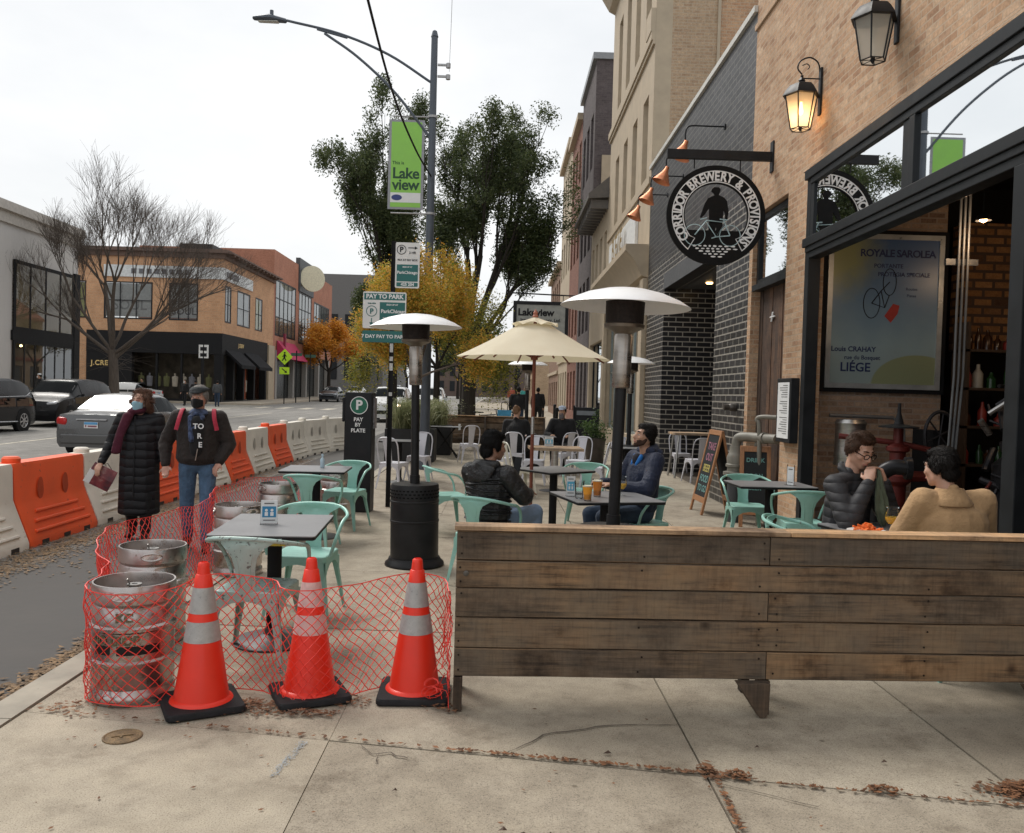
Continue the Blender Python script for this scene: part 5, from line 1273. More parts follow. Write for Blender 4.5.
vd = N(nt, 'ShaderNodeVectorMath', operation='DISTANCE'); L(nt, tc, vd.inputs[0]); vd.inputs[1].default_value = (-.62, -.045, .72)
cc = mixc(nt, ramp(nt, math_(nt, 'ADD', vd.outputs['Value'], math_(nt, 'MULTIPLY', noise(nt, tc, 9, 3), .2)), [(.35, (1, 1, 1)), (.75, (0, 0, 0))]), cc, (.38, .39, .20))
vd2 = N(nt, 'ShaderNodeVectorMath', operation='DISTANCE'); mp_ = N(nt, 'ShaderNodeMapping'); mp_.inputs['Scale'].default_value = (1, 1, 1.5); L(nt, tc, mp_.inputs[0]); L(nt, mp_.outputs[0], vd2.inputs[0]); vd2.inputs[1].default_value = (.42, -.045, -1.32)
cc = mixc(nt, ramp(nt, vd2.outputs['Value'], [(.54, (1, 1, 1)), (.56, (0, 0, 0))]), cc, (.32, .35, .20))
L(nt, cc, b.inputs['Base Color']); b.inputs['Roughness'].default_value = .25; M_print = m
MB().box(-.64, .64, -.045, -.0415, -.87, .87).build('print', M_print, t, smooth=False)
navy = pm('navy print', (.02, .035, .12), .5)
lettering([('ROYALE SAROLEA', .122, .14, .70, 0, .003, .9), ('PORTANTE', .07, .03, .55, 0, .001), ('PROTEGIA SPECIALE', .07, .22, .45, 0, .001), ('LIÉGE', .15, -.33, -.68, 0, .003), ('Louis CRAHAY', .085, -.36, -.46, 0, .002), ('rue du Bosquet', .07, -.25, -.56, 0, .001), ('Routes', .05, .32, .28, 0, 0), ('Pistes', .05, .32, .2, 0, 0)], navy, t, plane_M((0, -.047, 0)))
by = MB()
for cx, cz, rx, rz_ in ((-.16, .10, .10, .18), (.05, .36, .08, .16)): by.tube([(cx+rx*math.cos(2*math.pi*i/24), -.048, cz+rz_*math.sin(2*math.pi*i/24)) for i in range(25)], .005, 5)
for p in ([(-.16, .10), (-.05, .25), (.05, .36)], [(-.05, .25), (0, .05), (-.16, .10)], [(0, .05), (.05, .2)]): by.tube([(x, -.048, z) for x, z in p], .006, 5)
by.build('bicycle_drawing', SB, t)
MB().add([(.0, -.0475, -.05), (.10, -.0475, .10), (.18, -.0475, .08), (.16, -.0475, -.02), (.08, -.0475, -.13)], [(0, 1, 2, 3, 4)]).build('red_figure', pm('red print', (.5, .05, .04), .5), t, smooth=False)

# indoor machinery and pipes glimpsed through the opening
M_red = pm('red iron paint', (.12, .016, .012), .5, .2, .2, 8)
t = thing('red_pump', 'red iron valve stand with a hand wheel inside the opening', 'pump', (4.2, 8.9, 0))
MB().lathe([(.2, 0), (.2, .05), (.1, .08), (.09, .75), (.14, .8), (.14, .86), (.08, .9), (.08, 1.1), (.12, 1.12), (.12, 1.16), (.05, 1.2), (.05, 1.36)], n=20).build('body', M_red, t)
MB().lathe([(.2, 1.36), (.2, 1.375), (.05, 1.4), (.02, 1.52), (.015, 1.62)], n=20).build('hand_wheel', M_black, t)
MB().tube([(-.55, .2, 1.25), (.0, 0, 1.2), (.5, -.1, 1.1)], .03).tube([(.1, 0, .85), (.5, .05, .85), (.75, .1, .5)], .06).build('side_pipe', M_red, t)
t = thing('flywheel', 'dark spoked flywheel on the machinery inside the opening', 'wheel', (4.85, 9.3, 1.28))
f = MB(); f.tube([(.17*math.cos(2*math.pi*i/28), 0, .26*math.sin(2*math.pi*i/28)) for i in range(29)], .02, 8)
for i in range(3): a = R(60*i+20); f.tube([(.17*math.cos(a), 0, .26*math.sin(a)), (-.17*math.cos(a), 0, -.26*math.sin(a))], .01)
f.build('wheel', pm('dark iron', (.04, .04, .045), .4, .6), t); MB().box(-.06, .06, .03, .5, -1.28, .05).build('bracket', M_blackm, t, smooth=False)
tag(MB().tube(bez([(3.66, 8.2, .2), (3.66, 8.2, .75), (3.69, 8.15, .92), (3.78, 8.1, 1.0), (3.90, 8.05, 1.0)], 6), .075, 14).tube([(3.88, 8.06, 1.0), (3.93, 8.05, 1.0)], .11, 14).build('elbow_duct', pm('black duct', (.02, .02, .022), .35, .3)), 'fat black elbow duct rising beside the man with glasses', 'duct')
tag(MB().lathe([(.17, .9), (.175, .92), (.165, .98), (.175, 1.0), (.165, 1.06), (.165, 1.36), (.175, 1.38), (.15, 1.42)], (3.98, 9.6, 0), 28).lathe([(.04, 0), (.04, .9)], (3.98, 9.6, 0), 8).build('brewing_vessel', M_steel), 'small stainless brewing vessel behind the head of the man with glasses', 'vessel')
tag(MB().tube([(3.85, 9.9, 1.46), (4.6, 9.9, 1.45), (4.7, 9.85, 1.35), (4.72, 9.8, .6)], .022).build('wall_pipe', pm('grey iron pipe', (.16, .16, .16), .5, .4)), 'thin grey pipe along the indoor wall under the poster', 'pipe')
cd = MB()
for i in range(3): cd.tube([(4.47+.045*i, 8.35, 4.6), (4.47+.045*i, 8.35, 1.9), (4.43+.04*i, 8.34, 1.05+.06*i)], .012)
cd.box(4.36, 4.68, 8.38, 8.42, 3.0, 3.06)
tag(cd.build('conduit_bundle', pm('galvanised conduit', (.16, .165, .17), .5, .6)), 'bundle of galvanised conduits running down inside the opening', 'conduit')
for i, (x, y, z) in enumerate(((4.5, 8.0, 3.36), (6.6, 7.5, 3.6))):
    t = thing('pendant_lamp', ['small glowing pendant lamp near the conduits', 'small glowing pendant lamp deeper in the brewery'][i], 'lamp', (x, y, z), 0, 'glowing pendant lamps in the brewery')
    MB().tube([(0, 0, .08), (0, 0, 4.6-z)], .006, 5).build('cord', M_blackm, t); MB().lathe([(.0, .08), (.05, .05), (.07, 0)], n=14, cap=False).build('shade', M_blackm, t); MB().lathe([(0, -.02), (.035, 0), (.03, .04), (0, .05)], n=12).build('bulb', emi('pendant glow', (1, .55, .22), 14), t)
    l = bpy.data.lights.new('pendant_light', 'POINT'); l.energy = 10; l.color = (1, .68, .42); l.shadow_soft_size = .05; lo = bpy.data.objects.new('pendant_light', l); COL.objects.link(lo); lo.parent = t; lo.location = (0, 0, -.08)
t = thing('tap_machinery', 'cluttered dark machinery with small red handles at the back of the opening', 'machine', (5.35, 8.6, 0))
q = random.Random(21); mm = MB()
for i in range(34):
    x, y, z = q.uniform(-.3, .6), q.uniform(-.2, .6), q.uniform(.3, 1.9); a = q.uniform(-.3, .3)
    mm.tube([(x, y, z), (x+q.uniform(-.2, .2), y+a, z+q.uniform(-.25, .25))], q.uniform(.012, .04), 8, q.choice([0, 0, 0, 1, 2]))
mm.lathe([(.22, 0), (.22, 1.0), (.1, 1.1)], (.1, .3, 0), 16, 0)
mm.build('parts', [pm('dark iron', (.04, .04, .045), .4, .6), M_red, M_steel], t)

# standpipe in front of the dark door
M_pipe = pm('grey green pipe paint', (.20, .19, .16), .5, .1, .15, 6, .1)
t = thing('standpipe', 'thick grey standpipe bending into the brewery wall beside the chalkboard', 'pipe', (3.12, 11.15, 0))
MB().tube([(0, 0, 0), (0, 0, .62)], .10, 20).build('riser', pm('dark riser paint', (.05, .055, .06), .5), t)
MB().lathe([(.16, .62), (.16, .66), (.11, .67), (.11, .72), (.13, .73), (.13, .76), (.115, .77), (.12, .85), (.10, .90), (.085, .93), (.085, 1.0)], n=24).build('flange', M_pipe, t)
MB().tube(bez([(0, 0, .98), (0, 0, 1.05), (.02, -.02, 1.11), (.09, -.1, 1.13), (.2, -.25, 1.13), (.34, -.6, 1.13)], 6), .062, 16).lathe([(.075, -.02), (.075, .02)], n=16, M=Matrix.Translation((.25, -.37, 1.13)) @ Matrix.Rotation(R(-70), 4, 'Z') @ Matrix.Rotation(R(90), 4, 'Y')).build('elbow', M_pipe, t)
MB().tube(bez([(.22, -.32, 0), (.20, -.32, 1.2), (.17, -.30, 1.36), (.22, -.36, 1.40), (.36, -.5, 1.40)], 6), .03, 10).build('vent_pipe', M_pipe, t)
MB().tube([(.12, -.12, .3), (.12, -.12, .85)], .035).tube([(.12, -.12, .85), (.18, -.2, .88), (.2, -.24, 1.1)], .025).lathe([(.05, .78), (.06, .82), (.05, .86)], (.12, -.12, 0), 12).build('valve_cluster', M_pipe, t)
tag(MB().lathe([(.05, 0), (.06, .02), (.06, .1), (.045, .12), (.05, .2)], n=16, M=Matrix.Translation((3.46, 12.4, 1.5)) @ Matrix.Rotation(R(-90), 4, 'Y')).build('wall_hydrant', pm('dark brass', (.09, .08, .07), .4, .5)), 'small dark hydrant outlet on the black brick pier', 'hydrant')

# chalkboards
def chalkboard(label, loc, rz, lines, wmat, h=1.15, w=.62):
    t = thing('chalkboard', label, 'chalkboard', loc, rz)
    for s in (1, -1):
        T = Matrix.Rotation(s*R(13), 4, 'X')
        f = MB(); n0 = 0
        y = -.012
        f.box(-w/2, -w/2+.05, -.015, .015, 0, h); f.box(w/2-.05, w/2, -.015, .015, 0, h); f.box(-w/2+.05, w/2-.05, -.015, .015, h-.07, h); f.box(-w/2+.05, w/2-.05, -.015, .015, .16, .24)
        M_ = Matrix.Translation((0, s*-.26 if s == 1 else .26, 0)) @ Matrix.Rotation(-s*R(12.5), 4, 'X')
        f.xf(M_); o = f.build('frame', wmat, t, smooth=False, bevel=.004)
        b_ = MB().box(-w/2+.05, w/2-.05, -.005, .005, .24, h-.07).xf(M_).build('slate', pm('slate', (.025, .028, .03), .8), t, smooth=False)
        if s == 1:
            for (s_, sz, z, mt) in lines:
                lettering([(s_, sz, 0, 0, 0, .002)], mt, b_, M_ @ plane_M((0, -.0065, z)), 'chalk_lettering')
    return t
cw_ = pm('white chalk', (.6, .6, .58), .9, 0, .2, 60, 0); cp_ = pm('pink chalk', (.32, .13, .19), .9); cy_ = pm('yellow chalk', (.42, .36, .10), .9); ct_ = pm('teal chalk', (.14, .30, .28), .9)
M_frw = pm('orange brown board frame', (.34, .16, .07), .55, 0, .25, 8, .1, stretch=(6, 6, 1))
chalkboard('wooden A frame chalkboard with coloured chalk writing beside the black brick', (3.07, 12.0, 0), R(-88), [('TAKE', .15, .96, cp_), ('OUT', .15, .80, cp_), ('BEER', .15, .64, cy_), ('FOOD', .14, .49, ct_), ('TO GO', .13, .35, ct_)], M_frw, 1.2)
chalkboard('smaller wooden chalkboard half behind the pipes, reading drink', (3.30, 10.9, 0.0), R(-14), [('DRINK', .075, .86, ct_), ('LOCAL', .07, .66, ct_), ('BEER', .07, .5, ct_)], M_frw, 1.04, .38)
t = thing('folding_sign', 'black free standing board beside the man in the pale cap', 'sign', (1.98, 19.6, gz(19)), R(-10)); MB().box(-.28, .28, -.03, .03, .05, 1.3).box(-.3, -.26, -.06, .06, 0, 1.34).box(.26, .3, -.06, .06, 0, 1.34).build('board', M_black, t, smooth=False, bevel=.01)
MB().box(-.22, .22, -.034, -.031, 1.12, 1.22).build('print', pm('grey print strip', (.2, .22, .24), .6), t, smooth=False)

# insurance sign
t = thing('hanging_shop_sign', 'black framed Lakeview insurance sign hanging out over the far pavement', 'sign', (1.35, 30.0, 4.15))
MB().box(-1.0, .95, -.06, .06, .62, .74).box(-1.0, .95, -.06, .06, -.74, -.62).box(-1.0, -.88, -.06, .06, -.62, .62).box(.83, .95, -.06, .06, -.62, .62).build('frame', M_black, t, smooth=False)
MB().box(-.88, .83, -.04, .04, -.62, .62).build('panel', pm('pale grey sign face', (.32, .33, .31), .5), t, smooth=False)
MB().tube([(-1.1, 0, 1.02), (2.3, 0, .94)], .025).tube([(-.8, 0, 1.02), (-.8, 0, .74)], .012).tube([(.75, 0, 1.0), (.75, 0, .74)], .012).build('hanger', M_black, t)
lettering([('Lakeview', .34, -.2, .34, 0, .014), ('Insurance Agency, Ltd.', .155, -.03, .08, 0, .004), ('773-770', .28, -.02, -.22, 0, .01)], SB, t, plane_M((0, -.045, 0)))

# small things on tables -------------------------------------------------
M_acr = glass('clear acrylic', (.9, .93, .94), .4, .02, .85, (.3, .32, .32))
M_card = pm('white card', (.7, .72, .72), .5); M_blue = pm('blue card print', (.03, .22, .42), .5); M_cyan = pm('cyan card print', (.1, .42, .62), .5)
def cardstand(label, loc, rz, blue=M_blue, h=.15, w=.10):
    t = thing('table_card', label, 'card stand', loc, rz, 'little card stands on the tables')
    MB().box(-w/2, w/2, -.003, .003, 0.004, h).build('card', M_card, t, smooth=False)
    c = MB().box(-w*.42, w*.42, -.0045, -.0035, h*.28, h*.74).build('print', blue, t, smooth=False)
    m_ = MB().box(-w*.3, w*.3, -.0045, -.0035, h*.84, h*.89).box(-w*.36, w*.36, -.0045, -.0035, h*.14, h*.18)
    m_.build('small_print', pm('menu print', (.12, .12, .12), .6), t, smooth=False)
    i_ = MB()
    for x in (-w*.17, w*.17): i_.lathe([(w*.09, 0), (w*.09, .001)], n=12, M=Matrix.Translation((x, -.005, h*.58)) @ Matrix.Rotation(R(90), 4, 'X')); i_.box(x-w*.1, x+w*.1, -.006, -.005, h*.34, h*.50)
    i_.build('icon', M_whitep, t, smooth=False)
    MB().box(-w/2-.003, -w/2-.001, -.004, .004, 0, h+.02).box(w/2+.001, w/2+.003, -.004, .004, 0, h+.02).box(-w/2-.003, w/2+.003, -.035, .035, 0, .003).build('acrylic_holder', M_acr, t, smooth=False)
    return t
cardstand('blue card in a clear holder on the nearest grey table', (-1.44, 5.36, .741), R(12))
cardstand('tall blue and white card on the table with the beers', (.62, 7.27, .741), R(8), M_cyan, .17, .075)
cardstand('white card on the table by the brick pillar', (3.02, 8.74, .741), R(-62), M_card, .19, .09)
cardstand('blue and white card on the bleached plank table', (.83, 14.3, .741), R(2), M_cyan, .16, .15)
cardstand('blue card between the ponytailed woman and the man in the pale cap', (.62, 17.3, .771), R(2), M_cyan, .2, .12)
tag(MB().lathe([(.022, 0), (.025, .01), (.025, .09), (.01, .11), (.01, .125), (.014, .128), (.014, .15)], (-1.93, 9.3, .741), 14).build('sanitiser_bottle', pm('clear blue bottle', (.45, .58, .66), .15)), 'small clear bottle of sanitiser on the second kerbside table', 'bottle')
tag(MB().cbox((-.95, 19.9, .80), (.05, .05, .14)).build('table_caddy', M_card), 'small pale caddy on the dark table by the back bench', 'caddy')
M_gl = glass('drinking glass', (.95, .97, .97), .2, .01, .96, (.4, .42, .42))
M_beer = pm('amber beer', (.85, .36, .04), .1, 0, .05, 3, 0); M_foam = pm('beer foam', (.75, .68, .52), .8); M_beer2 = pm('copper beer', (.65, .22, .03), .1, 0, .05, 3, 0); M_beer3 = pm('golden beer', (.62, .36, .04), .1, 0, .05, 3, 0)
def pint(label, loc, beer, fill=.8, tulip=False, empty=False):
    t = thing('beer_glass', label, 'glass', loc, 0)
    if tulip:
        MB().lathe([(.034, 0), (.034, .004), (.005, .01), (.005, .045), (.02, .055), (.042, .085), (.044, .11), (.036, .15), (.04, .17)], n=24, cap=False).build('glass', M_gl, t, ang=60)
        MB().lathe([(.0, .058), (.024, .059), (.0425, .086), (.0445, .104), (0, .104)], n=24, cap=False).build('beer', beer, t)
        return t
    MB().lathe([(.0, 0), (.028, 0), (.031, .004), (.036, .08), (.043, .15), (.0415, .15), (.034, .08), (.028, .01), (0, .008)], n=24, cap=False).build('glass', M_gl, t, ang=60)
    if not empty:
        h = .15*fill; MB().lathe([(0, .0095), (.0300, .011), (.0368, .08), (.0368+.0075*fill*.9, h), (0, h)], n=24, cap=False).build('beer', beer, t)
        MB().lathe([(.0368+.0072*fill, h+.001), (.0372+.0072*fill, h+.010), (0, h+.011)], n=24).build('foam', M_foam, t)
    return t
pint('nearer pint of amber beer on the table between the two seated men', (.735, 6.97, .741), M_beer, .78)
pint('farther pint of darker beer on the table between the two seated men', (.85, 7.28, .741), M_beer2, .88)
pint('empty glass beside the tall card on the beer table', (.68, 7.12, .741), None, empty=True)
pint('stemmed glass near the elbow of the man in the navy jacket', (1.08, 7.42, .741), M_beer3, tulip=True, empty=False).location.z = .741
pint('stemmed tulip glass of golden beer between the two men eating', (2.54, 5.42, .776), M_beer3, tulip=True)
pint('pint of copper beer beside the man in the tan jacket', (2.68, 5.40, .776), M_beer2, .93)
tag(MB().lathe([(.05, 0), (.055, .006), (.0, .008)], (.69, 7.45, .741), 20).build('ashtray', M_black), 'small black dish behind the tall card on the beer table', 'dish')
t = thing('food_plate', 'white plate of orange fries in front of the man with glasses', 'plate', (2.36, 5.37, .776))
MB().lathe([(.0, .004), (.07, .006), (.125, .02), (.125, .016), (.07, 0), (0, 0)], n=28, cap=False).build('plate', M_white, t)
q = random.Random(6); fo = MB()
for i in range(46):
    a, r_ = q.uniform(0, 6.28), q.uniform(0, .08); fo.cbox((r_*math.cos(a), r_*math.sin(a), .02+q.uniform(0, .045)*(1-r_/.1)), (.05, .011, .011), q.uniform(0, 3), rx=q.uniform(-.4, .4), ry=q.uniform(-.4, .4))
fo.build('fries', pm('orange fries', (.80, .17, .03), .6), t, smooth=False)
tag(MB().hull([((2.50, 5.28, .785), (.04, .03, .008)), ((2.53, 5.33, .80), (.02, .02, .006))]).build('paper_napkin', M_card), 'crumpled white napkin beside the fries', 'napkin')
# valve cover on pavement
vc = MB(); vc.lathe([(.085, .0), (.085, .006), (.078, .008), (.072, .004), (.06, .006), (.0, .007)], (-1.67, 3.83, 0), 32); vc.cbox((-1.67, 3.83, .009), (.09, .015, .005), .4); vc.cbox((-1.67, 3.83, .009), (.05, .01, .004), 1.7)
tag(vc.build('valve_cover', pm('rusty valve cover', (.22, .15, .08), .8, .2, .4, 25, .5, wear=(.10, .075, .05), wearf=.55)), 'small round rusty utility cover set in the pavement in front of the kegs', 'utility cover')
# ---------------------------------------------------------------- people
def blob(name, hulls, mat, parent, voxel=.009, smooth=4, M=None, seg=12):
    """one continuous skin around overlapping hulls"""
    mb = MB()
    for h in hulls: mb.hull(h, seg=seg)
    if M: mb.xf(M)
    me = bpy.data.meshes.new(name); me.from_pydata(mb.v, [], mb.f)
    o = bpy.data.objects.new(name, me); COL.objects.link(o)
    rm = o.modifiers.new('r', 'REMESH'); rm.mode = 'VOXEL'; rm.voxel_size = voxel
    if smooth: s = o.modifiers.new('s', 'SMOOTH'); s.factor = .5; s.iterations = smooth
    dg = bpy.context.evaluated_depsgraph_get(); ev = o.evaluated_get(dg); m2 = bpy.data.meshes.new_from_object(ev)
    o.modifiers.clear(); o.data = m2; m2.name = name
    m2.materials.clear(); m2.materials.append(mat); m2.polygons.foreach_set('use_smooth', [True]*len(m2.polygons))
    o.parent = parent; return o
def V(*a): return Vector(a)
def cap(a, b, ra, rb): return [(tuple(a), ra), (tuple(b), rb)]
M_skin = {}
def skin(k, col):
    if k in M_skin: return M_skin[k]
    m, nt, b = _nt('skin '+k); n = noise(nt, coords(nt), 18, 4)
    L(nt, ramp(nt, n, [(.3, sc3(col, .9)), (.7, sc3(col, 1.08))]), b.inputs['Base Color']); b.inputs['Roughness'].default_value = .5
    b.inputs['Subsurface Weight'].default_value = .12; b.inputs['Subsurface Radius'].default_value = (.02, .008, .004); b.inputs['Subsurface Scale'].default_value = .5
    M_skin[k] = m; return m
def cloth(name, col, rough=.85, scale=9, b_=.5, puff=0, var=.15, axis=2, spec=.3, coarse=.014):
    if name in MATS: return MATS[name]
    m, nt, b = _nt(name); v = coords(nt); n = noise(nt, v, scale, 5, .6); f = noise(nt, v, 140, 2)
    L(nt, ramp(nt, n, [(.3, sc3(col, 1-var)), (.7, sc3(col, 1+var))]), b.inputs['Base Color'])
    b.inputs['Roughness'].default_value = rough; b.inputs['Specular IOR Level'].default_value = spec
    b.inputs['Sheen Weight'].default_value = .08 if rough > .6 else 0
    h = math_(nt, 'ADD', math_(nt, 'MULTIPLY', n, 2.5), math_(nt, 'MULTIPLY', f, .15))
    if puff:
        sp = N(nt, 'ShaderNodeSeparateXYZ'); L(nt, v, sp.inputs[0])
        z = math_(nt, 'ADD', math_(nt, 'MULTIPLY', sp.outputs[2], puff), math_(nt, 'MULTIPLY', math_(nt, 'SUBTRACT', noise(nt, v, 5, 3), .5), .9))
        s = math_(nt, 'ABSOLUTE', math_(nt, 'SINE', math_(nt, 'MULTIPLY', z, math.pi)))
        s = math_(nt, 'POWER', s, .5); h = math_(nt, 'ADD', math_(nt, 'MULTIPLY', h, .35), math_(nt, 'MULTIPLY', s, 2.6))
    n_ = N(nt, 'ShaderNodeBump'); n_.inputs['Strength'].default_value = b_; n_.inputs['Distance'].default_value = coarse
    L(nt, h, n_.inputs['Height']); L(nt, n_.outputs['Normal'], b.inputs['Normal'])
    MATS[name] = m; return m
M_eye = pm('eye white', (.6, .58, .55), .25, 0, .02, 5, 0); M_iris = pm('dark iris', (.03, .018, .01), .2, 0, .02, 5, 0); M_lip = pm('lips', (.38, .14, .11), .5, 0, .1, 20, 0)
def hand(wrist, d, palm_n, side=1, curl=.5, spread=1.):
    """hulls for a hand: wrist point, forward direction d, palm normal, side=+1 thumb on +cross side"""
    d = Vector(d).normalized(); n = Vector(palm_n); n = (n-d*n.dot(d)).normalized(); s = d.cross(n).normalized()*side
    w = Vector(wrist); H = []
    pc = w+d*.05
    H.append([(tuple(w), (.024, .024, .024)), (tuple(w+d*.085+s*.026), .013), (tuple(w+d*.088-s*.028), .012), (tuple(w+d*.03+s*.028), .014), (tuple(w+d*.03-s*.024), .012)])
    for k, (o, ln) in enumerate(((.027, .068), (.009, .076), (-.010, .070), (-.027, .054))):
        b = w+d*.088+s*o; r = .0085 if k < 3 else .0075; a0 = curl*.6; p = b
        for j, f in enumerate((.45, .32, .25)):
            a0 += curl*(.35+.45*j*.8); q = p+(d*math.cos(a0)+n*math.sin(a0)+s*o*.8*spread*.3)*ln*f
            H.append(cap(p, q, r, r*.9)); p = q
    t0 = w+d*.025+s*.026; t1 = t0+(d*.55+s*.75+n*.3).normalized()*.04; t2 = t1+(d*.85+s*.1+n*.5*curl).normalized()*.034
    H.append(cap(t0, t1, .013, .010)); H.append(cap(t1, t2, .010, .008))
    return H
def head_parts(Hc, yaw, pitch, roll=0):
    return Matrix.Translation(Hc) @ Euler((0, 0, yaw)).to_matrix().to_4x4() @ Euler((pitch, roll, 0)).to_matrix().to_4x4()
def xfh(hulls, M):
    s = M.to_3x3(); out = []
    for h in hulls:
        out.append([(tuple(M @ Vector(c)), r) for c, r in h])
    return out
def strands(ho, Mh, mat, style, n=4200):
    me = ho.data; q = random.Random(3); Mi = Mh.inverted(); mb = MB(); P = me.polygons; N3 = Mh.to_3x3()
    for _ in range(n):
        p = P[q.randrange(len(P))]; c, nn = p.center, p.normal; lc = Mi @ c; ln = N3.inverted() @ nn
        if lc.z > .09: fl = Vector((q.gauss(.3, .3), q.choice([-1, -1, 1 if style == 'quiff' else -1]), q.gauss(0, .2)))
        else: fl = Vector((q.gauss(0, .2), -.35, -1))
        fl = (N3 @ fl); fl = (fl-nn*fl.dot(nn))
        if fl.length < .05: continue
        fl.normalize(); s = fl.cross(nn); w = q.uniform(.0010, .0022); l = q.uniform(.018, .042); up = q.uniform(.002, .009)
        if style == 'curly': fl = (fl+s*q.uniform(-1, 1)+nn*q.uniform(0, .6)).normalized(); up = .008
        a, b, d = c-nn*.002, c+fl*l*.5+nn*up, c+fl*l+nn*(up*.5 if style != 'curly' else up*1.5)
        mb.add([a-s*w, a+s*w, b+s*w, b-s*w, d], [(0, 1, 2, 3), (3, 2, 4)])
    mb.build('hair_strands', mat, ho, smooth=False, fix=False)
HEAD = [[((0, -.012, .035), (.074, .092, .082))],
        [((0, .035, .0), (.060, .052, .065)), ((0, .062, -.088), (.022, .020, .016)), ((.047, .005, -.058), .017), ((-.047, .005, -.058), .017), ((0, -.02, .0), (.066, .06, .07))],
        [((0, .082, .028), .010), ((0, .108, -.018), .0115), ((.013, .092, -.026), .008), ((-.013, .092, -.026), .008)],
        [((-.034, .074, .036), .012), ((.034, .074, .036), .012), ((0, .080, .036), .010)],
        [((.040, .058, -.012), .022), ((.045, .03, -.01), .02)], [((-.040, .058, -.012), .022), ((-.045, .03, -.01), .02)],
        [((.018, .082, -.048), .009), ((-.018, .082, -.048), .009), ((0, .09, -.046), .009)], [((.015, .08, -.060), .008), ((-.015, .08, -.060), .008), ((0, .087, -.060), .008)],
        [((.072, -.004, .012), (.008, .013, .022)), ((.082, -.016, .022), (.005, .010, .016))], [((-.072, -.004, .012), (.008, .013, .022)), ((-.082, -.016, .022), (.005, .010, .016))]]
def person(label, loc, rz, J, skinm, jacket, trousers, shoes=None, yaw=0, pitch=0, hair='short', hairm=None, hands=None, vox=.009, jr=1., beard=None, closed=False, neck_open=True, group=None, coat=None, thick=1., headhulls=True):
    """J: joints in the figure's own frame (faces +y, right hand side is +x)"""
    t = thing('person', label, 'person', loc, rz, group)
    J = {k: Vector(v) for k, v in J.items()}
    Mh = head_parts(J['head'], yaw, pitch)
    pel, ch, nk = J['pelvis'], J['chest'], J['neck']
    up = (ch-pel).normalized()
    B = [[(tuple(pel), (.15, .10, .10)), (tuple(pel.lerp(ch, .5)), (.125, .09, .08))], [(tuple(pel.lerp(ch, .5)), (.125, .09, .08)), (tuple(ch), (.155, .10, .12)), (tuple(nk-up*.05), (.07, .06, .04))],
         cap(nk-up*.04, Mh @ V(0, -.015, -.05), .056, .052)]
    for s in 'LR':
        sh, el, wr, hp, kn, an, to = (J[k+s] for k in ('sh', 'el', 'wr', 'hp', 'kn', 'an', 'to'))
        B += [cap(nk-up*.06, sh, .05, .05), cap(sh, el, .05, .038), cap(el, wr, .038, .025), cap(hp, kn, .082, .055), cap(kn, an, .055, .036), cap(an, to, .036, .03)]
        hd = (hands or {}).get(s)
        if hd: B += hand(wr, hd[0], hd[1], hd[2], hd[3])
        else: B += hand(wr, (wr-el), (0, 0, -1) if abs((wr-el).normalized().z) < .8 else (0, 1, 0), 1 if s == 'L' else -1, .5)
    B += xfh(HEAD, Mh)
    body = blob('body', B, skinm, t, vox, 3)
    # eyes, brows, lips
    if vox < .013:
        e = MB(); i_ = MB()
        for s in (-1, 1):
            e.hull([((s*.030, .0755, .014), (.011, .008, .0045))]); i_.hull([((s*.030, .0820, .014), (.0055, .003, .0048))])
        e.xf(Mh); i_.xf(Mh)
        if closed: e.build('eyelids', skinm, body)
        else: eo = e.build('eyes', M_eye, body); i_.build('iris', M_iris, eo)
        if hairm:
            b = MB()
            for s in (-1, 1): b.hull([((s*.016, .088, .040), .004), ((s*.036, .085, .045), .0045), ((s*.048, .074, .040), .0035)])
            b.xf(Mh); b.build('eyebrows', hairm, body)
        if not beard == 'mask':
            l = MB(); l.hull([((-.02, .087, -.0535), (.006, .005, .003)), ((0, .0965, -.052), (.009, .006, .006)), ((.02, .087, -.0535), (.006, .005, .003))]); l.xf(Mh); l.build('lips', M_lip, body)
    if hairm and hair:
        Hh = []
        if hair in ('short', 'quiff', 'flat'):
            Hh += [[((0, -.028, .055), (.082, .092, .078))], [((0, .03, .098), (.058, .045, .028)), ((0, -.03, .10), (.066, .07, .042))], [((0, -.065, -.01), (.062, .04, .055))],
                   [((.074, .015, .045), (.010, .02, .03)), ((.074, -.03, .02), (.012, .03, .04))], [((-.074, .015, .045), (.010, .02, .03)), ((-.074, -.03, .02), (.012, .03, .04))]]
            if hair == 'quiff': Hh += [[((0, .052, .112), (.045, .03, .022)), ((.02, .0, .128), (.05, .05, .022))]]
            if hair == 'thick': pass
        if hair == 'full': Hh += [[((0, -.03, .06), (.090, .100, .088))], [((0, .035, .10), (.066, .045, .034)), ((0, -.03, .115), (.07, .07, .045))], [((0, -.07, -.02), (.070, .045, .07))], [((.08, .0, .03), (.014, .035, .045))], [((-.08, .0, .03), (.014, .035, .045))]]
        if hair == 'curly':
            q = random.Random(4); Hh += [[((0, -.03, .055), (.090, .095, .082))]]
            for i in range(70):
                a = q.uniform(-2.75, 2.75); r_ = q.uniform(.085, .12); z = q.uniform(-.14, .11)
                if abs(a) < .9 and z < .085: continue
                Hh.append([((math.sin(a)*r_*(1.05 if z < .05 else .8), .0+math.cos(a)*r_*.85-.02, z), q.uniform(.016, .028))])
        if hair == 'ponytail': Hh += [[((0, -.028, .055), (.083, .094, .080))], [((0, -.08, .10), (.045, .045, .045))], [((0, -.08, 0), (.06, .03, .05))]]
        ho = blob('hair', xfh(Hh, Mh), hairm, body, max(.008, vox), 2)
        if vox < .013: strands(ho, Mh, hairm, hair)
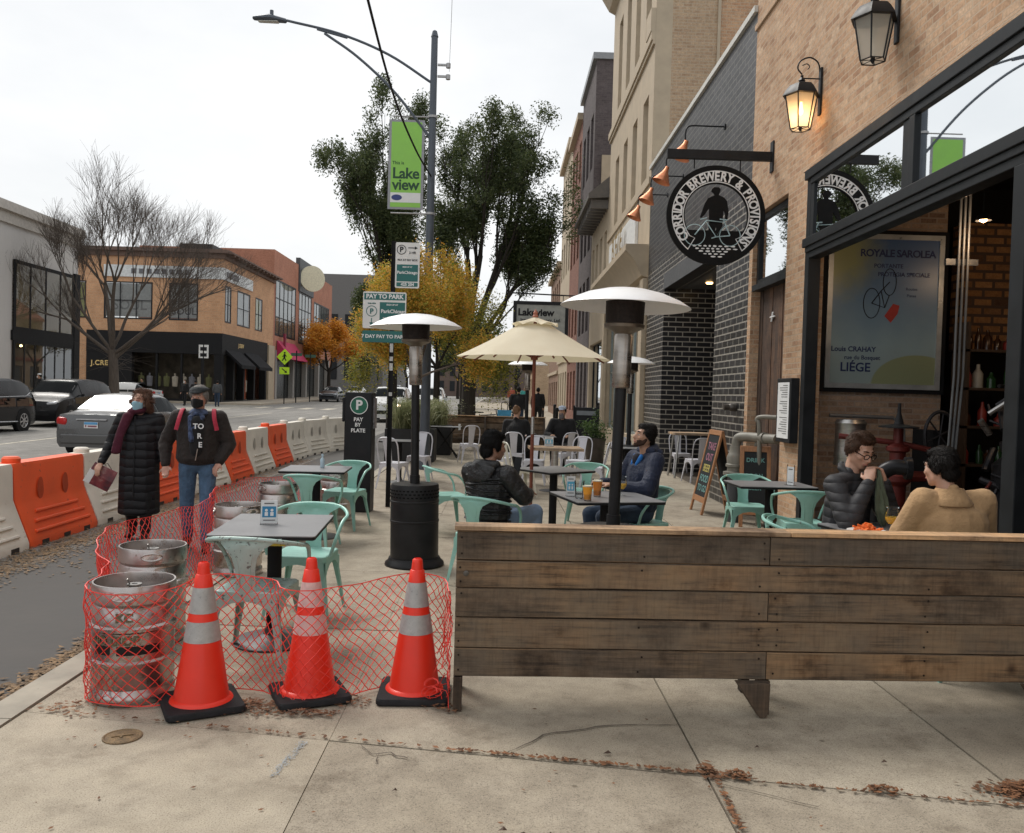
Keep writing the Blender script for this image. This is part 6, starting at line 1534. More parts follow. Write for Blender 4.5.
    if beard == 'full':
        bh = [[((0, .070, -.082), (.032, .020, .026)), ((.046, .024, -.055), .022), ((-.046, .024, -.055), .022), ((.056, .005, -.02), .018), ((-.056, .005, -.02), .018)], [((.022, .079, -.040), .008), ((0, .090, -.037), .006), ((-.022, .079, -.040), .008)], [((.03, .066, -.05), .013), ((.04, .05, -.04), .017)], [((-.03, .066, -.05), .013), ((-.04, .05, -.04), .017)]]
        blob('beard', xfh(bh, Mh), pm('stubble', (.06, .035, .026), .9, 0, .3, 40, .3, .1), body, .008, 2)
    if beard == 'mask':
        mk = [[((0, .109, -.004), (.022, .018, .014)), ((0, .112, -.03), (.018, .014, .014)), ((0, .092, -.082), (.028, .018, .018)), ((.048, .055, -.02), .018), ((-.048, .055, -.02), .018), ((.045, .045, -.065), .015), ((-.045, .045, -.065), .015)]]
        blob('face_mask', xfh(mk, Mh), J.get('maskm') or t_mask, body, .007, 3)
        lp = MB()
        for s in (-1, 1): lp.tube([tuple(Mh @ V(s*.055, .06, -.005)), tuple(Mh @ V(s*.078, .0, .01)), tuple(Mh @ V(s*.082, -.02, .02))], .002, 4); lp.tube([tuple(Mh @ V(s*.055, .05, -.06)), tuple(Mh @ V(s*.08, -.01, -.01))], .002, 4)
        lp.build('mask_loop', M_whitep, body)
    # clothes
    if jacket:
        k = thick
        C = [[(tuple(pel+up*.02), (.175*k, .135*k, .09)), (tuple(pel.lerp(ch, .5)), (.17*k, .13*k, .10))], [(tuple(pel.lerp(ch, .5)), (.17*k, .13*k, .10)), (tuple(ch+up*.02), (.175*k, .125*k, .12)), (tuple(nk-up*.04), (.075, .068, .03))]]
        for s in 'LR':
            sh, el, wr = J['sh'+s], J['el'+s], J['wr'+s]; w2 = el.lerp(wr, .93)
            C += [cap(nk-up*.065, sh, .06, .068*jr), [(tuple(ch), (.12, .10, .1)), (tuple(sh), .07*jr)], cap(sh, el, .072*jr, .062*jr), cap(el, w2, .062*jr, .042*jr)]
            # folds round the elbow
            mid = sh.lerp(el, .75); C += [[(tuple(mid), .070*jr), (tuple(mid.lerp(sh, .1)), .066*jr)], [(tuple(el.lerp(wr, .22)), .063*jr)]]
        if coat:
            C += [[(tuple(pel+V(0, 0, .05)), (.18*k, .14*k, .1)), (tuple(V(pel.x, pel.y, pel.z-coat)), (.19*k, .16*k, .04))]]
        C += [[(tuple(nk+V(.035, .01, -.01)), .03), (tuple(nk+V(-.035, .01, -.01)), .03), (tuple(nk+V(0, -.045, .015)), .033)]]
        blob('jacket', C, jacket, t, max(.010, vox), 4)
    if trousers:
        C = [[(tuple(pel), (.165, .125, .10)), (tuple(J['hpL']), .095), (tuple(J['hpR']), .095)]]
        for s in 'LR':
            hp, kn, an = J['hp'+s], J['kn'+s], J['an'+s]
            C += [cap(hp, kn, .098, .074), cap(kn, an+V(0, 0, .0), .074, .055), [(tuple(kn.lerp(an, .88)), .062)], [(tuple(kn), .077)]]
        blob('trousers', C, trousers, t, max(.010, vox), 4)
    if shoes:
        for s in 'LR':
            an, to = J['an'+s], J['to'+s]
            blob('shoe', [[(tuple(an), .045), (tuple(V(an.x, an.y, max(.035, an.z-.05))), .042), (tuple(to), (.045, .05, .032))]], shoes, t, .011, 2)
    return t, body, Mh
t_mask = pm('surgical mask blue', (.30, .52, .62), .8, 0, .05, 20, .1)
def stand_joints(h=1.72, stride=.16, arms=None, wide=1.):
    k = h/1.75
    J = dict(pelvis=(0, 0, .96*k), chest=(0, 0, 1.28*k), neck=(0, -.01, 1.49*k), head=(0, .015, 1.62*k), hpL=(-.09*wide, 0, .92*k), hpR=(.09*wide, 0, .92*k),
             knL=(-.10*wide, stride*.55+.02, .50*k), knR=(.10*wide, -stride*.2, .50*k), anL=(-.10*wide, stride*.8, .09), anR=(.10*wide, -stride, .12), toL=(-.11*wide, stride*.8+.13, .04), toR=(.11*wide, -stride+.12, .045),
             shL=(-.19*wide, 0, 1.42*k), shR=(.19*wide, 0, 1.42*k), elL=(-.25*wide, -.02, 1.13*k), elR=(.25*wide, -.02, 1.13*k), wrL=(-.24*wide, .07, .90*k), wrR=(.24*wide, .07, .90*k))
    J.update(arms or {}); return J
def sit_joints(arms=None, lean=0, seat=.46, kneex=.12):
    J = dict(pelvis=(0, 0, seat+.10), chest=(0, .0+lean*.5, seat+.43), neck=(0, lean, seat+.645), head=(0, lean+.03, seat+.775), hpL=(-.09, .0, seat+.07), hpR=(.09, .0, seat+.07),
             knL=(-kneex, .44, seat+.06), knR=(kneex, .44, seat+.06), anL=(-kneex, .42, .09), anR=(kneex, .42, .09), toL=(-kneex, .56, .04), toR=(kneex, .56, .04),
             shL=(-.19, lean*.85, seat+.57), shR=(.19, lean*.85, seat+.57), elL=(-.25, lean+.02, seat+.29), elR=(.25, lean+.02, seat+.29), wrL=(-.18, .30, seat+.30), wrR=(.18, .30, seat+.30))
    J.update(arms or {}); return J
SKL = skin('light', (.56, .33, .235)); SKM = skin('olive', (.46, .26, .17)); SKB = skin('brown', (.33, .18, .12))
H_brown = pm('brown hair', (.060, .030, .017), .6, 0, .35, 60, .4, .25); H_dark = pm('dark hair', (.010, .008, .007), .6, 0, .3, 60, .4, .2); H_black = pm('black hair', (.006, .0055, .0055), .55, 0, .3, 60, .5, .2); H_curl = pm('auburn curls', (.10, .05, .032), .7, 0, .35, 40, .5, .2)
M_denim = cloth('blue denim', (.07, .125, .205), .85, 8, .8, var=.28, coarse=.016); M_denim2 = cloth('faded denim', (.20, .28, .40), .85, 7, .4, var=.2); M_ddenim = cloth('dark denim', (.03, .05, .085), .85, 7, .5)
M_puff = cloth('black quilted coat', (.010, .010, .012), .6, 6, .45, puff=11, spec=.3); M_puff2 = cloth('black puffer nylon', (.010, .010, .011), .36, 12, .8, puff=0, spec=.5)
M_blkc = cloth('black cotton', (.012, .012, .013), .85); M_shoe = pm('dark shoes', (.02, .018, .016), .6)

# walking woman --------------------------------------------------------
Jw = stand_joints(1.66, .12, dict(elR=(.30, -.03, 1.10), wrR=(.36, .14, .86), elL=(-.24, -.02, 1.07), wrL=(-.28, .03, .83)), .98)
tw, bw_, Mw = person('woman in a long black coat, maroon scarf and blue mask, walking with a bag', (-3.98, 9.45, RZ), R(187), Jw, SKL, M_puff, M_blkc, M_shoe, yaw=R(-16), pitch=R(-2), hair='curly', hairm=H_curl, beard='mask', thick=1.18, coat=.60, jr=1.05)
blob('scarf', [[((0.03, .03, 1.43), (.10, .10, .04)), ((0, .0, 1.45), (.09, .09, .05))], [((.10, .10, 1.38), (.06, .05, .04)), ((.17, .16, 1.15), (.05, .03, .03))], [((.17, .16, 1.15), (.05, .03, .03)), ((.20, .17, .98), (.055, .03, .02))]], cloth('maroon scarf', (.075, .014, .028), .95, 14, .7), tw, .011, 3)
g = MB(); g.tube([tuple(Mw @ V(-.05, .097, .014)), tuple(Mw @ V(-.012, .10, .014))], .0025, 4)
for s in (-1, 1): g.tube([tuple(Mw @ V(s*.032+.02*math.cos(a*.5236), .098, .014+.016*math.sin(a*.5236))) for a in range(13)], .0015, 4)
g.build('glasses', pm('red glasses frame', (.3, .05, .04), .4), tw)
# coat zip line
MB().tube([(.01, .155, 1.38), (.01, .168, 1.15), (.01, .174, .9), (.01, .19, .50)], .006, 5).build('coat_zip', M_black, tw)
t = thing('shopping_bag', 'maroon and white paper shopping bag swinging from the hand of the walking woman', 'bag', (-4.27, 9.32, RZ+.83), R(18))
m, nt, b = _nt('maroon printed paper'); L(nt, ramp(nt, noise(nt, coords(nt), 5, 5, .6), [(.35, (.03, .012, .018)), (.47, (.13, .012, .02)), (.56, (.22, .03, .035)), (.66, (.40, .24, .22))]), b.inputs['Base Color']); b.inputs['Roughness'].default_value = .35
bag = MB(); Mb = Euler((0, R(28), 0)).to_matrix().to_4x4() @ Matrix.Scale(.70, 4)
bag.loft([[(-.19, -.05, -.36), (.19, -.05, -.36), (.19, .05, -.36), (-.19, .05, -.36)], [(-.19, -.055, -.2), (.19, -.055, -.2), (.19, .055, -.2), (-.19, .055, -.2)], [(-.18, -.02, -.03), (.18, -.02, -.03), (.18, .02, -.03), (-.18, .02, -.03)]]); bag.xf(Mb); bag.build('bag_body', m, t, smooth=False)
bs = MB().box(-.195, -.10, -.0575, .0575, -.362, -.15).xf(Mb).build('white_side', M_white, t, smooth=False)
MB().tube([tuple(Mb @ V(-.08, 0, -.03)), (0, 0, .02), tuple(Mb @ V(.08, 0, -.03))], .004, 5).build('bag_handle', M_black, t)

# walking man ----------------------------------------------------------
Jm = stand_joints(1.72, .14, dict(elR=(.33, -.05, 1.12), wrR=(.31, .06, .90), elL=(-.31, -.02, 1.12), wrL=(-.22, .10, .93)), 1.08)
M_brj = cloth('dark brown jacket', (.024, .018, .016), .75, 8, .8, coarse=.016)
tm, bm2, Mm = person('walking man in a flat cap, black mask and dark brown jacket with red backpack straps', (-3.16, 8.95, RZ), R(192), Jm, skin('ruddy', (.50, .27, .20)), M_brj, M_denim, M_shoe, yaw=R(-14), pitch=R(-2), hair='short', hairm=pm('grey hair', (.22, .2, .18), .6), beard='mask2', thick=1.27, jr=1.18)
blob('face_mask', xfh([[((0, .110, -.004), (.022, .018, .014)), ((0, .114, -.03), (.018, .014, .014)), ((0, .092, -.082), (.028, .018, .018)), ((.050, .055, -.02), .018), ((-.050, .055, -.02), .018), ((.047, .045, -.065), .016), ((-.047, .045, -.065), .016)]], Mm), M_blkc, bm2, .008, 2)
blob('flat_cap', xfh([[((0, -.02, .10), (.098, .115, .035)), ((0, .05, .085), (.085, .06, .022))], [((0, .075, .07), (.07, .05, .012)), ((0, .11, .062), (.055, .025, .008))]], Mm), cloth('charcoal wool', (.03, .034, .036), .95, 30, .4), tm, .009, 3)
blob('tshirt', [[((0, .13, 1.32), (.08, .055, .1)), ((0, .15, 1.10), (.07, .045, .12))]], M_blkc, tm, .011, 2)
lettering([('TO', .075, 0, 0, 0, .002), ('R', .075, .01, -.10, 0, .002), ('E', .075, .02, -.19, 0, .002)], M_whitep, tm, plane_M((-.025, .203, 1.31), (-1, 0, 0)))
blob('scarf', [[((0, .03, 1.44), (.105, .095, .035)), ((0, .0, 1.46), (.09, .08, .04))], [((.06, .12, 1.40), (.035, .03, .03)), ((.045, .185, 1.17), (.032, .02, .03))], [((-.05, .12, 1.40), (.03, .03, .03)), ((.01, .17, 1.30), (.03, .02, .03))]], cloth('navy patterned scarf', (.05, .07, .13), .9, 26, .6, var=.9), tm, .011, 2)
st = MB()
for s in (-1, 1): st.tube(bez([(s*.15, -.10, 1.44), (s*.155, .03, 1.485), (s*.170, .140, 1.40), (s*.20, .155, 1.27)], 6), .022, 8, flat=.35, up=(0, 1, 0))
st.build('backpack_strap', cloth('crimson strap', (.42, .03, .06), .7), tm)
blob('backpack', [[((0, -.24, 1.38), (.14, .08, .07)), ((0, -.26, 1.10), (.16, .10, .10))]], cloth('crimson strap', (.42, .03, .06), .7), tm, .012, 2)
MB().tube([(-.02, .205, 1.08), (-.0, .198, .96)], .005, 5).build('jacket_zip', M_steel, tm)

# man in black puffer, back to viewer -----------------------------------
# faces +x (right) and slightly away from the viewer
Jb = sit_joints(dict(elL=(-.27, .12, .74), wrL=(-.06, .34, .80), elR=(.30, .10, .74), wrR=(.15, .36, .74), neck=(0, -.02, 1.0), head=(.01, .04, 1.135), shL=(-.20, -.01, .92), shR=(.20, -.01, .92), knL=(-.13, .45, .54), knR=(.14, .47, .56), anL=(-.10, .50, .09), anR=(.16, .44, .09)), lean=.0, seat=.43)
tbk, bbk, Mbk = person('man in a black puffer jacket seated with his back to the viewer', (-.08, 7.25, 0), R(-40), Jb, SKB, M_puff2, M_denim2, M_shoe, yaw=R(-22), pitch=R(-4), hair='full', hairm=H_black, thick=1.2, jr=1.22)
blob('hood', [[((0, -.11, .97), (.16, .05, .05)), ((0, -.13, .89), (.13, .045, .05))], [((.11, -.04, 1.00), .04), ((0, -.12, 1.00), .045), ((-.11, -.04, 1.00), .04)]], M_puff2, tbk, .011, 3)
# puffer rings as real geometry on the sleeves
pr_ = []
for s in 'LR':
    sh, el, wr = Vector(Jb['sh'+s]), Vector(Jb['el'+s]), Vector(Jb['wr'+s])
    for k in range(6): c = sh.lerp(el, .05+k*.16); pr_.append([(tuple(c-(el-sh).normalized()*.008), .093-.003*k), (tuple(c+(el-sh).normalized()*.008), .093-.003*k)])
    for k in range(6): c = el.lerp(wr, .08+k*.15); pr_.append([(tuple(c-(wr-el).normalized()*.006), .081-.005*k), (tuple(c+(wr-el).normalized()*.006), .081-.005*k)])
q = random.Random(8)
for k in range(8): z = .53+.052*k; tl = q.uniform(-.012, .012); pr_.append([((-.08, -.005, z-tl), (.145, .165, .018)), ((.08, -.005, z+tl), (.145, .165, .018))])
blob('quilting', pr_, M_puff2, tbk, .008, 4)
t = thing('phone', 'black phone held up by the man in the black puffer jacket', 'phone', (.16, 7.42, .98), R(-40)); MB().cbox((0, 0, 0), (.075, .009, .15), rx=R(-15)).build('case', M_black, t, smooth=False, bevel=.004)

# man in navy jacket -------------------------------------------------------
Jn = sit_joints(dict(elL=(-.30, .10, .76), wrL=(-.10, .36, .79), elR=(.30, .06, .74), wrR=(.14, .34, .79), knL=(-.12, .45, .50), knR=(.16, .44, .49)), lean=-.06, seat=.45)
M_navy = cloth('navy shell jacket', (.012, .019, .045), .65, 8, .9, spec=.3, coarse=.016)
tn, bn_, Mn = person('bearded man in a navy hooded jacket, seated and looking up to the left', (1.34, 8.02, 0), R(112), Jn, SKM, M_navy, M_ddenim, M_shoe, yaw=R(-6), pitch=R(12), hair='short', hairm=H_dark, beard='full', thick=1.16, jr=1.18)
blob('hood', [[((0, -.14, 1.09), (.15, .055, .05)), ((0, -.16, 1.02), (.13, .05, .06))], [((.11, -.06, 1.10), .04), ((0, -.15, 1.13), .045), ((-.11, -.06, 1.10), .04)]], M_navy, tn, .011, 3)
blob('blue_lining', [[((.055, .03, 1.045), (.022, .02, .03)), ((.038, .068, .97), (.014, .02, .03))], [((-.055, .03, 1.045), (.022, .02, .03)), ((-.038, .068, .97), (.014, .02, .03))]], cloth('bright blue lining', (.02, .16, .48), .6), tn, .010, 2)
blob('tshirt', [[((0, .045, 1.02), (.05, .045, .06))]], cloth('dark tee', (.02, .02, .028), .9), tn, .010, 2)
lg = MB(); lg.tube([(.10, .135, .97), (.12, .132, .985), (.14, .126, .97)], .003, 4); lg.tube([(.105, .136, .955), (.14, .128, .958)], .002, 4); lg.build('chest_logo', pm('grey print', (.3, .31, .32), .6), tn)

# man with glasses, eating ----------------------------------------------
Jg = sit_joints(dict(elL=(-.27, .20, .80), wrL=(-.090, .235, 1.075), elR=(.27, .20, .80), wrR=(.090, .235, 1.075), head=(0, .10, 1.27), neck=(0, .045, 1.145)), lean=.05, seat=.47)
hg = {'L': ((.42, -.22, .9), (.9, -.2, -.4), -1, .6), 'R': ((-.42, -.22, .9), (-.9, -.2, -.4), 1, .6)}
M_gq = cloth('charcoal quilted jacket', (.040, .040, .043), .6, 14, .35, puff=16, spec=.25)
tg_, bg_, Mg = person('man with glasses in a charcoal quilted jacket, wiping his mouth', (2.43, 5.92, 0.0), R(-144), Jg, SKL, M_gq, M_ddenim, M_shoe, yaw=R(-12), pitch=R(-24), hair='quiff', hairm=H_brown, hands=hg, vox=.007, thick=1.12, jr=1.12, closed=True)
g = MB()
for s in (-1, 1):
    g.tube([tuple(Mg @ V(s*.033+.024*math.cos(a*.5236), .101, .010+.018*math.sin(a*.5236))) for a in range(13)], .0032, 5)
    g.tube([tuple(Mg @ V(s*.057, .098, .015)), tuple(Mg @ V(s*.08, .0, .02))], .0032, 5)
g.tube([tuple(Mg @ V(-.01, .105, .015)), tuple(Mg @ V(.01, .105, .015))], .003, 5); g.build('glasses', pm('black acetate', (.012, .012, .012), .25), tg_)
blob('collar', [[((.07, .06, 1.10), .028), ((.055, .0, 1.15), .026), ((0, -.03, 1.17), .028)], [((-.07, .06, 1.10), .028), ((-.055, .0, 1.15), .026), ((0, -.03, 1.17), .028)]], M_gq, tg_, .010, 2)
nk_ = MB(); rings = []
q = random.Random(5)
for i, (z, w_) in enumerate(((1.15, .02), (1.10, .03), (1.03, .05), (.96, .07), (.88, .075), (.82, .05), (.78, .015))):
    n = 18; rings.append([(w_*math.cos(2*math.pi*j/n)*(1+.25*math.sin(j*2.1+i*.6)), .235+.008*i+w_*.45*math.sin(2*math.pi*j/n)*(1+.35*math.cos(j*3+i))+.0*z, z+.012*math.sin(j*1.7)) for j in range(n)])
nk_.loft(rings); o = nk_.build('green_napkin', cloth('sage napkin', (.12, .15, .10), .9, 12, .5), None); o.location = (2.43, 5.92, 0); o.rotation_euler.z = R(-138)
tag(o, 'sage green cloth napkin hanging from the hands of the man with glasses', 'napkin')

# man in tan jacket -------------------------------------------------------
Jt = sit_joints(dict(head=(-.07, .055, 1.215), neck=(-.03, .02, 1.09), elL=(-.29, .14, .74), elR=(.29, .14, .74), wrL=(-.12, .34, .80), wrR=(.12, .34, .80)), lean=.03, seat=.46)
M_tan = cloth('tan canvas jacket', (.46, .29, .15), .9, 6, .6, var=.12, coarse=.02)
tt_, bt_, Mt = person('dark haired man in a tan canvas jacket, seated facing the man with glasses', (2.76, 5.08, 0), R(4), Jt, SKL, M_tan, M_ddenim, M_shoe, yaw=R(20), pitch=R(-4), hair='short', hairm=H_dark, thick=1.22, jr=1.12)
cr_ = MB(); cr_.lathe([(.066, 1.04), (.070, 1.105), (.074, 1.108), (.104, 1.055), (.128, 1.018), (.124, 1.008), (.09, 1.03)], n=30, cap=False); cr_.xf(Matrix.Translation((-.035, .006, 0)) @ Matrix.Diagonal((1.08, .92, 1, 1))); cr_.build('collar', M_tan, tt_, ang=70)

# small seated pair at the back -------------------------------------------
Jp = sit_joints(dict(elR=(.30, .15, .74)), lean=.05, seat=.45)
tp, bp, Mp = person('woman with a light brown ponytail seated with her back to the viewer', (.30, 16.75, .02), R(-18), Jp, SKL, cloth('black coat', (.013, .013, .014), .8, 7, .5), M_blkc, M_shoe, pitch=R(-5), hair='ponytail', hairm=pm('light brown hair', (.16, .085, .04), .6), vox=.013, thick=1.15, jr=1.1)
tq, bq, Mq = person('seated man in a pale cap and grey face covering, facing the viewer', (1.30, 17.7, .03), R(168), Jp, SKM, cloth('black coat', (.013, .013, .014), .8, 7, .5), M_blkc, M_shoe, yaw=R(-10), pitch=R(-12), hair='short', hairm=H_dark, beard='none', vox=.013, thick=1.25, jr=1.2)
blob('cap', xfh([[((0, -.01, .09), (.088, .10, .055))], [((0, .08, .075), (.06, .06, .010))]], Mq), cloth('pale blue cap', (.48, .54, .64), .8), tq, .012, 2)
blob('face_covering', xfh([[((0, .08, -.01), (.05, .03, .02)), ((0, .07, -.09), (.06, .045, .04))]], Mq), cloth('grey knit', (.16, .15, .16), .9), tq, .012, 2)
# passers by ----------------------------------------------------------------
def walker(label, loc, rz, top, bottom, hairm=H_dark, k=1., hat=None, wide=1., mask=None):
    t, b, Mh = person(label, loc, rz, stand_joints(1.72*k, .16, None, wide), SKM, top, bottom, M_shoe, hair='short', hairm=hairm, vox=.02, thick=1.15*wide, jr=1.15)
    if hat: blob('hat', xfh([[((0, -.01, .09), (.095, .105, .06))]], Mh), hat, t, .02, 1)
    if mask: blob('face_mask', xfh([[((0, .08, -.01), (.05, .03, .02)), ((0, .08, -.08), (.05, .03, .02))]], Mh), mask, t, .015, 1)
c_bk = cloth('black coat', (.013, .013, .014), .8); c_gr = cloth('grey coat', (.08, .085, .09), .8)
walker('passer by in a dark coat walking away beyond the ponytailed woman', (.62, 30, gz(30)), R(5), c_bk, M_ddenim, wide=1.15)
walker('passer by in black just right of the farther dark walker', (1.55, 35.5, gz(35)), R(0), c_bk, M_blkc)
walker('tiny distant walker in a teal top on the right hand pavement', (1.6, 58, gz(58)), R(180), cloth('teal top', (.05, .3, .28), .8), M_ddenim)
walker('tiny distant walker in a rust red top on the right hand pavement', (.8, 66, gz(66)), R(180), cloth('rust top', (.35, .08, .05), .8), M_ddenim)
walker('man in a white hat on the far pavement by the grey shop glass', (-22.9, 42.5, gz(42)), R(120), c_bk, M_blkc, hat=M_card, mask=M_card)
walker('person in dark clothes with a white mask in front of the black shop front', (-20.9, 56.5, RZ+gz(56)), R(170), c_bk, M_blkc, mask=M_card)
walker('person in a black jacket with their back turned in front of the shop corner', (-19.3, 54, RZ+gz(54)), R(20), c_bk, M_blkc, wide=1.15)
walker('person in a grey jacket walking right of the black jacketed one across the street', (-18.6, 56, RZ+gz(56)), R(10), c_gr, M_ddenim)
walker('person in a black jacket beside the shop entrance left of the bare tree', (-25.4, 60.5, RZ+gz(60)), R(150), c_bk, M_blkc)
# ---------------------------------------------------------------- cars
def paint(name, col, metal=.5):
    return pm(name, col, .3, metal, .05, 1.5, 0, coat=.08 if max(col) < .02 else .6, spec=.25 if max(col) < .02 else .5)
M_tyre = pm('tyre rubber', (.018, .018, .018), .85); M_rim = pm('alloy rim', (.45, .45, .46), .3, .8)
M_cg = glass('car window glass', (.25, .27, .27), .26, .01, .55, (.012, .014, .015), .24); M_tail = pm('red tail lamp', (.45, .012, .012), .15); M_head = pm('headlamp glass', (.55, .56, .58), .15, .3)
def car(label, loc, rz, pm_, kind='sedan', Lh=None, lit=False, plate=True, chrome=False):
    """front towards +y"""
    t = thing('parked_car' if kind != 'bus' else 'bus', label, 'car', loc, rz)
    if kind == 'sedan':
        W = .865; S = [(-2.26, .60, .62, .70), (-2.24, .78, .80, .74), (-2.16, .90, .935, .72), (-1.72, .95, .985, .69), (-1.55, .955, 1.03, .66), (-.98, .96, 1.375, .56), (-.55, .96, 1.425, .57), (.1, .95, 1.43, .57), (.45, .94, 1.38, .56), (1.10, .90, 1.0, .66), (1.25, .88, .94, .68), (1.9, .80, .84, .68), (2.15, .70, .74, .64), (2.26, .52, .54, .60)]
        wheels = (-1.35, 1.40); wr = .31; gi = range(4, 9)
    else:
        W = .92; S = [(-2.22, .62, .64, .80), (-2.2, .90, .94, .82), (-2.14, 1.04, 1.12, .76), (-1.98, 1.08, 1.50, .66), (-1.7, 1.10, 1.62, .66), (-1.0, 1.09, 1.69, .68), (.0, 1.07, 1.68, .68), (.40, 1.06, 1.62, .66), (1.0, 1.02, 1.16, .70), (1.15, 1.0, 1.06, .74), (1.75, .95, .99, .74), (2.05, .84, .88, .72), (2.2, .60, .62, .68)]
        wheels = (-1.36, 1.36); wr = .35; gi = range(2, 8)
    rings = []
    for y, zb, zt, wt in S:
        e = 1-.10*max(0, (abs(y)-1.7)/.55)**2
        w = W*e; c = max(zt-zb, .004)
        half = [(w*.90, .20), (w*.985, .30), (w, .55), (w*.985, min(zb-.06, .78) if zb > .84 else zb-.03), (w*.95, zb), (wt*1.04+(w*.95-wt*1.04)*.04, zb+c*.86), (wt*.93, zb+c*.97), (wt*.5, zt+.0), (0, zt+.012)]
        rings.append([(x, y, z) for x, z in half]+[(-x, y, z) for x, z in reversed(half[:-1])])
    mb = MB(); mb.loft(rings); mb.build('body', pm_, t, ang=32)
    # glass panels floating just proud of the shell
    gmb = MB()
    def lift(P, amt=.006):
        P = [Vector(p) for p in P]; c = sum(P, Vector())/len(P); n = (P[1]-P[0]).cross(P[2]-P[0])
        if n.length < 1e-7: return
        n.normalize()
        if n.dot(c-Vector((0, c.y*.6, .6))) < 0: n = -n
        gmb.add([p+n*amt for p in P], [tuple(range(len(P)))])
    gi = list(gi); nr = len(rings[0])
    def lerp(a, b, k): return tuple(a[i]+(b[i]-a[i])*k for i in range(3))
    for side in (0, 1):
        for i in gi:
            r0, r1 = rings[i], rings[i+1]
            idx = (4, 5) if side == 0 else (nr-4, nr-5)
            a, b, c, d = r0[idx[0]], r1[idx[0]], r1[idx[1]], r0[idx[1]]
            if min(c[2]-b[2], 9) < .06 and d[2]-a[2] < .06: continue
            k0, k1 = (.08, .95)
            e0 = .04 if i in (gi[len(gi)//2],) else .0
            A_, B_ = lerp(a, d, k0), lerp(b, c, k0); C_, D_ = lerp(b, c, k1), lerp(a, d, k1)
            lift([lerp(A_, B_, e0+.02), lerp(B_, A_, .02), lerp(C_, D_, .02), lerp(D_, C_, e0+.02)], .007)
    def screen(i, j):
        r0, r1 = rings[i], rings[j]
        for j_ in range(5, nr-6+1):
            a, b, c, d = r0[j_], r0[j_+1], r1[j_+1], r1[j_]
            lift([lerp(a, d, .08), lerp(b, c, .08), lerp(c, b, .04), lerp(d, a, .04)], .010)
    if kind == 'sedan': screen(4, 5); screen(9, 8)
    else: screen(2, 3); screen(8, 7)
    gmb.build('window', M_cg, t, smooth=False, fix=False)
    for y in wheels:
        for s in (-1, 1):
            M_ = Matrix.Translation((s*(W-.10), y, wr)) @ Matrix.Rotation(R(90)*s, 4, 'Y')
            a = MB().lathe([(wr+.055, -.05), (wr+.055, .104)], n=28, M=M_).build('wheel_arch', M_blackm, t)
            w_ = MB().lathe([(wr-.02, -.05), (wr, -.02), (wr, .09), (wr-.02, .112), (wr*.66, .116), (wr*.62, .10)], n=28, M=M_).build('wheel', M_tyre, t)
            rm = MB(); rm.lathe([(wr*.66, .10), (wr*.66, .119), (wr*.60, .119), (wr*.58, .106)], n=28, cap=False, M=M_); rm.lathe([(.06, .105), (.06, .122), (0, .124)], n=12, M=M_)
            for k in range(7):
                aa = 2*math.pi*k/7; rm.add([M_ @ Vector(p) for p in [(.04*math.cos(aa-.5), .04*math.sin(aa-.5), .119), (.04*math.cos(aa+.5), .04*math.sin(aa+.5), .119), (wr*.63*math.cos(aa+.13), wr*.63*math.sin(aa+.13), .117), (wr*.63*math.cos(aa-.13), wr*.63*math.sin(aa-.13), .117)]], [(0, 1, 2, 3)])
            rm.build('rim', M_rim, w_)
    yr, yf = S[0][0], S[-1][0]
    zl = .76 if kind == 'sedan' else .86
    for s in (-1, 1):
        MB().hull([((s*.60, yr+.02, zl+.02), (.05, .03, .085)), ((s*.75, yr+.05, zl+.02), (.05, .05, .10)), ((s*.80, yr+.24, zl+.06), (.02, .05, .06))]).build('tail_lamp', M_tail, t)
        MB().hull([((s*.50, yf-.10, .66 if kind == 'sedan' else .80), (.05, .03, .045)), ((s*.74, yf-.16, .69 if kind == 'sedan' else .83), (.06, .08, .06))]).build('headlight', emi('lit headlamp', (1, .75, .5), 12) if lit else M_head, t)
        m_ = MB(); ym, zm = (.75, .98) if kind == 'sedan' else (.72, 1.12); m_.hull([((s*(W+.10), ym, zm), (.07, .05, .06))]); m_.tube([(s*(W-.08), ym, zm-.03), (s*(W+.05), ym, zm-.01)], .02); m_.build('mirror', M_blackm if kind != 'sedan' else pm_, t)
    MB().box(-W*.8, W*.8, yr-.035, yr+.2, .28, .50).build('bumper', pm_, t, smooth=False, bevel=.03)
    MB().box(-.60, .60, yf-.03, yf+.012, .38, .56).build('grille', M_blackm, t, smooth=False, bevel=.02)
    if kind == 'sedan': MB().box(-.34, .34, yr-.012, yr+.04, .82, .845).build('trunk_trim', M_rim, t, smooth=False)
    if plate:
        p = MB().box(-.155, .155, yr-.016, yr-.0, .64, .78).build('number_plate', M_white, t, smooth=False)
        MB().box(-.15, .15, yr-.019, yr-.017, .72, .775).build('plate_sky', pm('plate blue', (.1, .33, .6), .5), p, smooth=False)
        lettering([('BK 46 713', .055, 0, .685, 0, .001)], pm('plate red', (.3, .03, .06), .5), p, plane_M((0, yr-.0195, 0))) if False else MB().box(-.13, -.10, yr-.019, yr-.017, .66, .71).box(-.07, .13, yr-.019, yr-.017, .665, .70).build('plate_marks', pm('plate red', (.25, .08, .12), .5), p, smooth=False)
    if chrome:
        for s in (-1, 1): MB().tube([(s*(W*.95+.004), -1.75, 1.16), (s*(W*.92), -1.72, 1.14)], .01).tube([(s*(W+.006), 1.0, .36), (s*(W+.006), -1.0, .33)], .02).tube([(s*.90, .9, 1.09), (s*.885, -1.55, 1.13), (s*.80, -1.92, 1.24)], .012).build('chrome_strip', M_rim, t)
    return t
def rg(y): return RZ+gz(y)
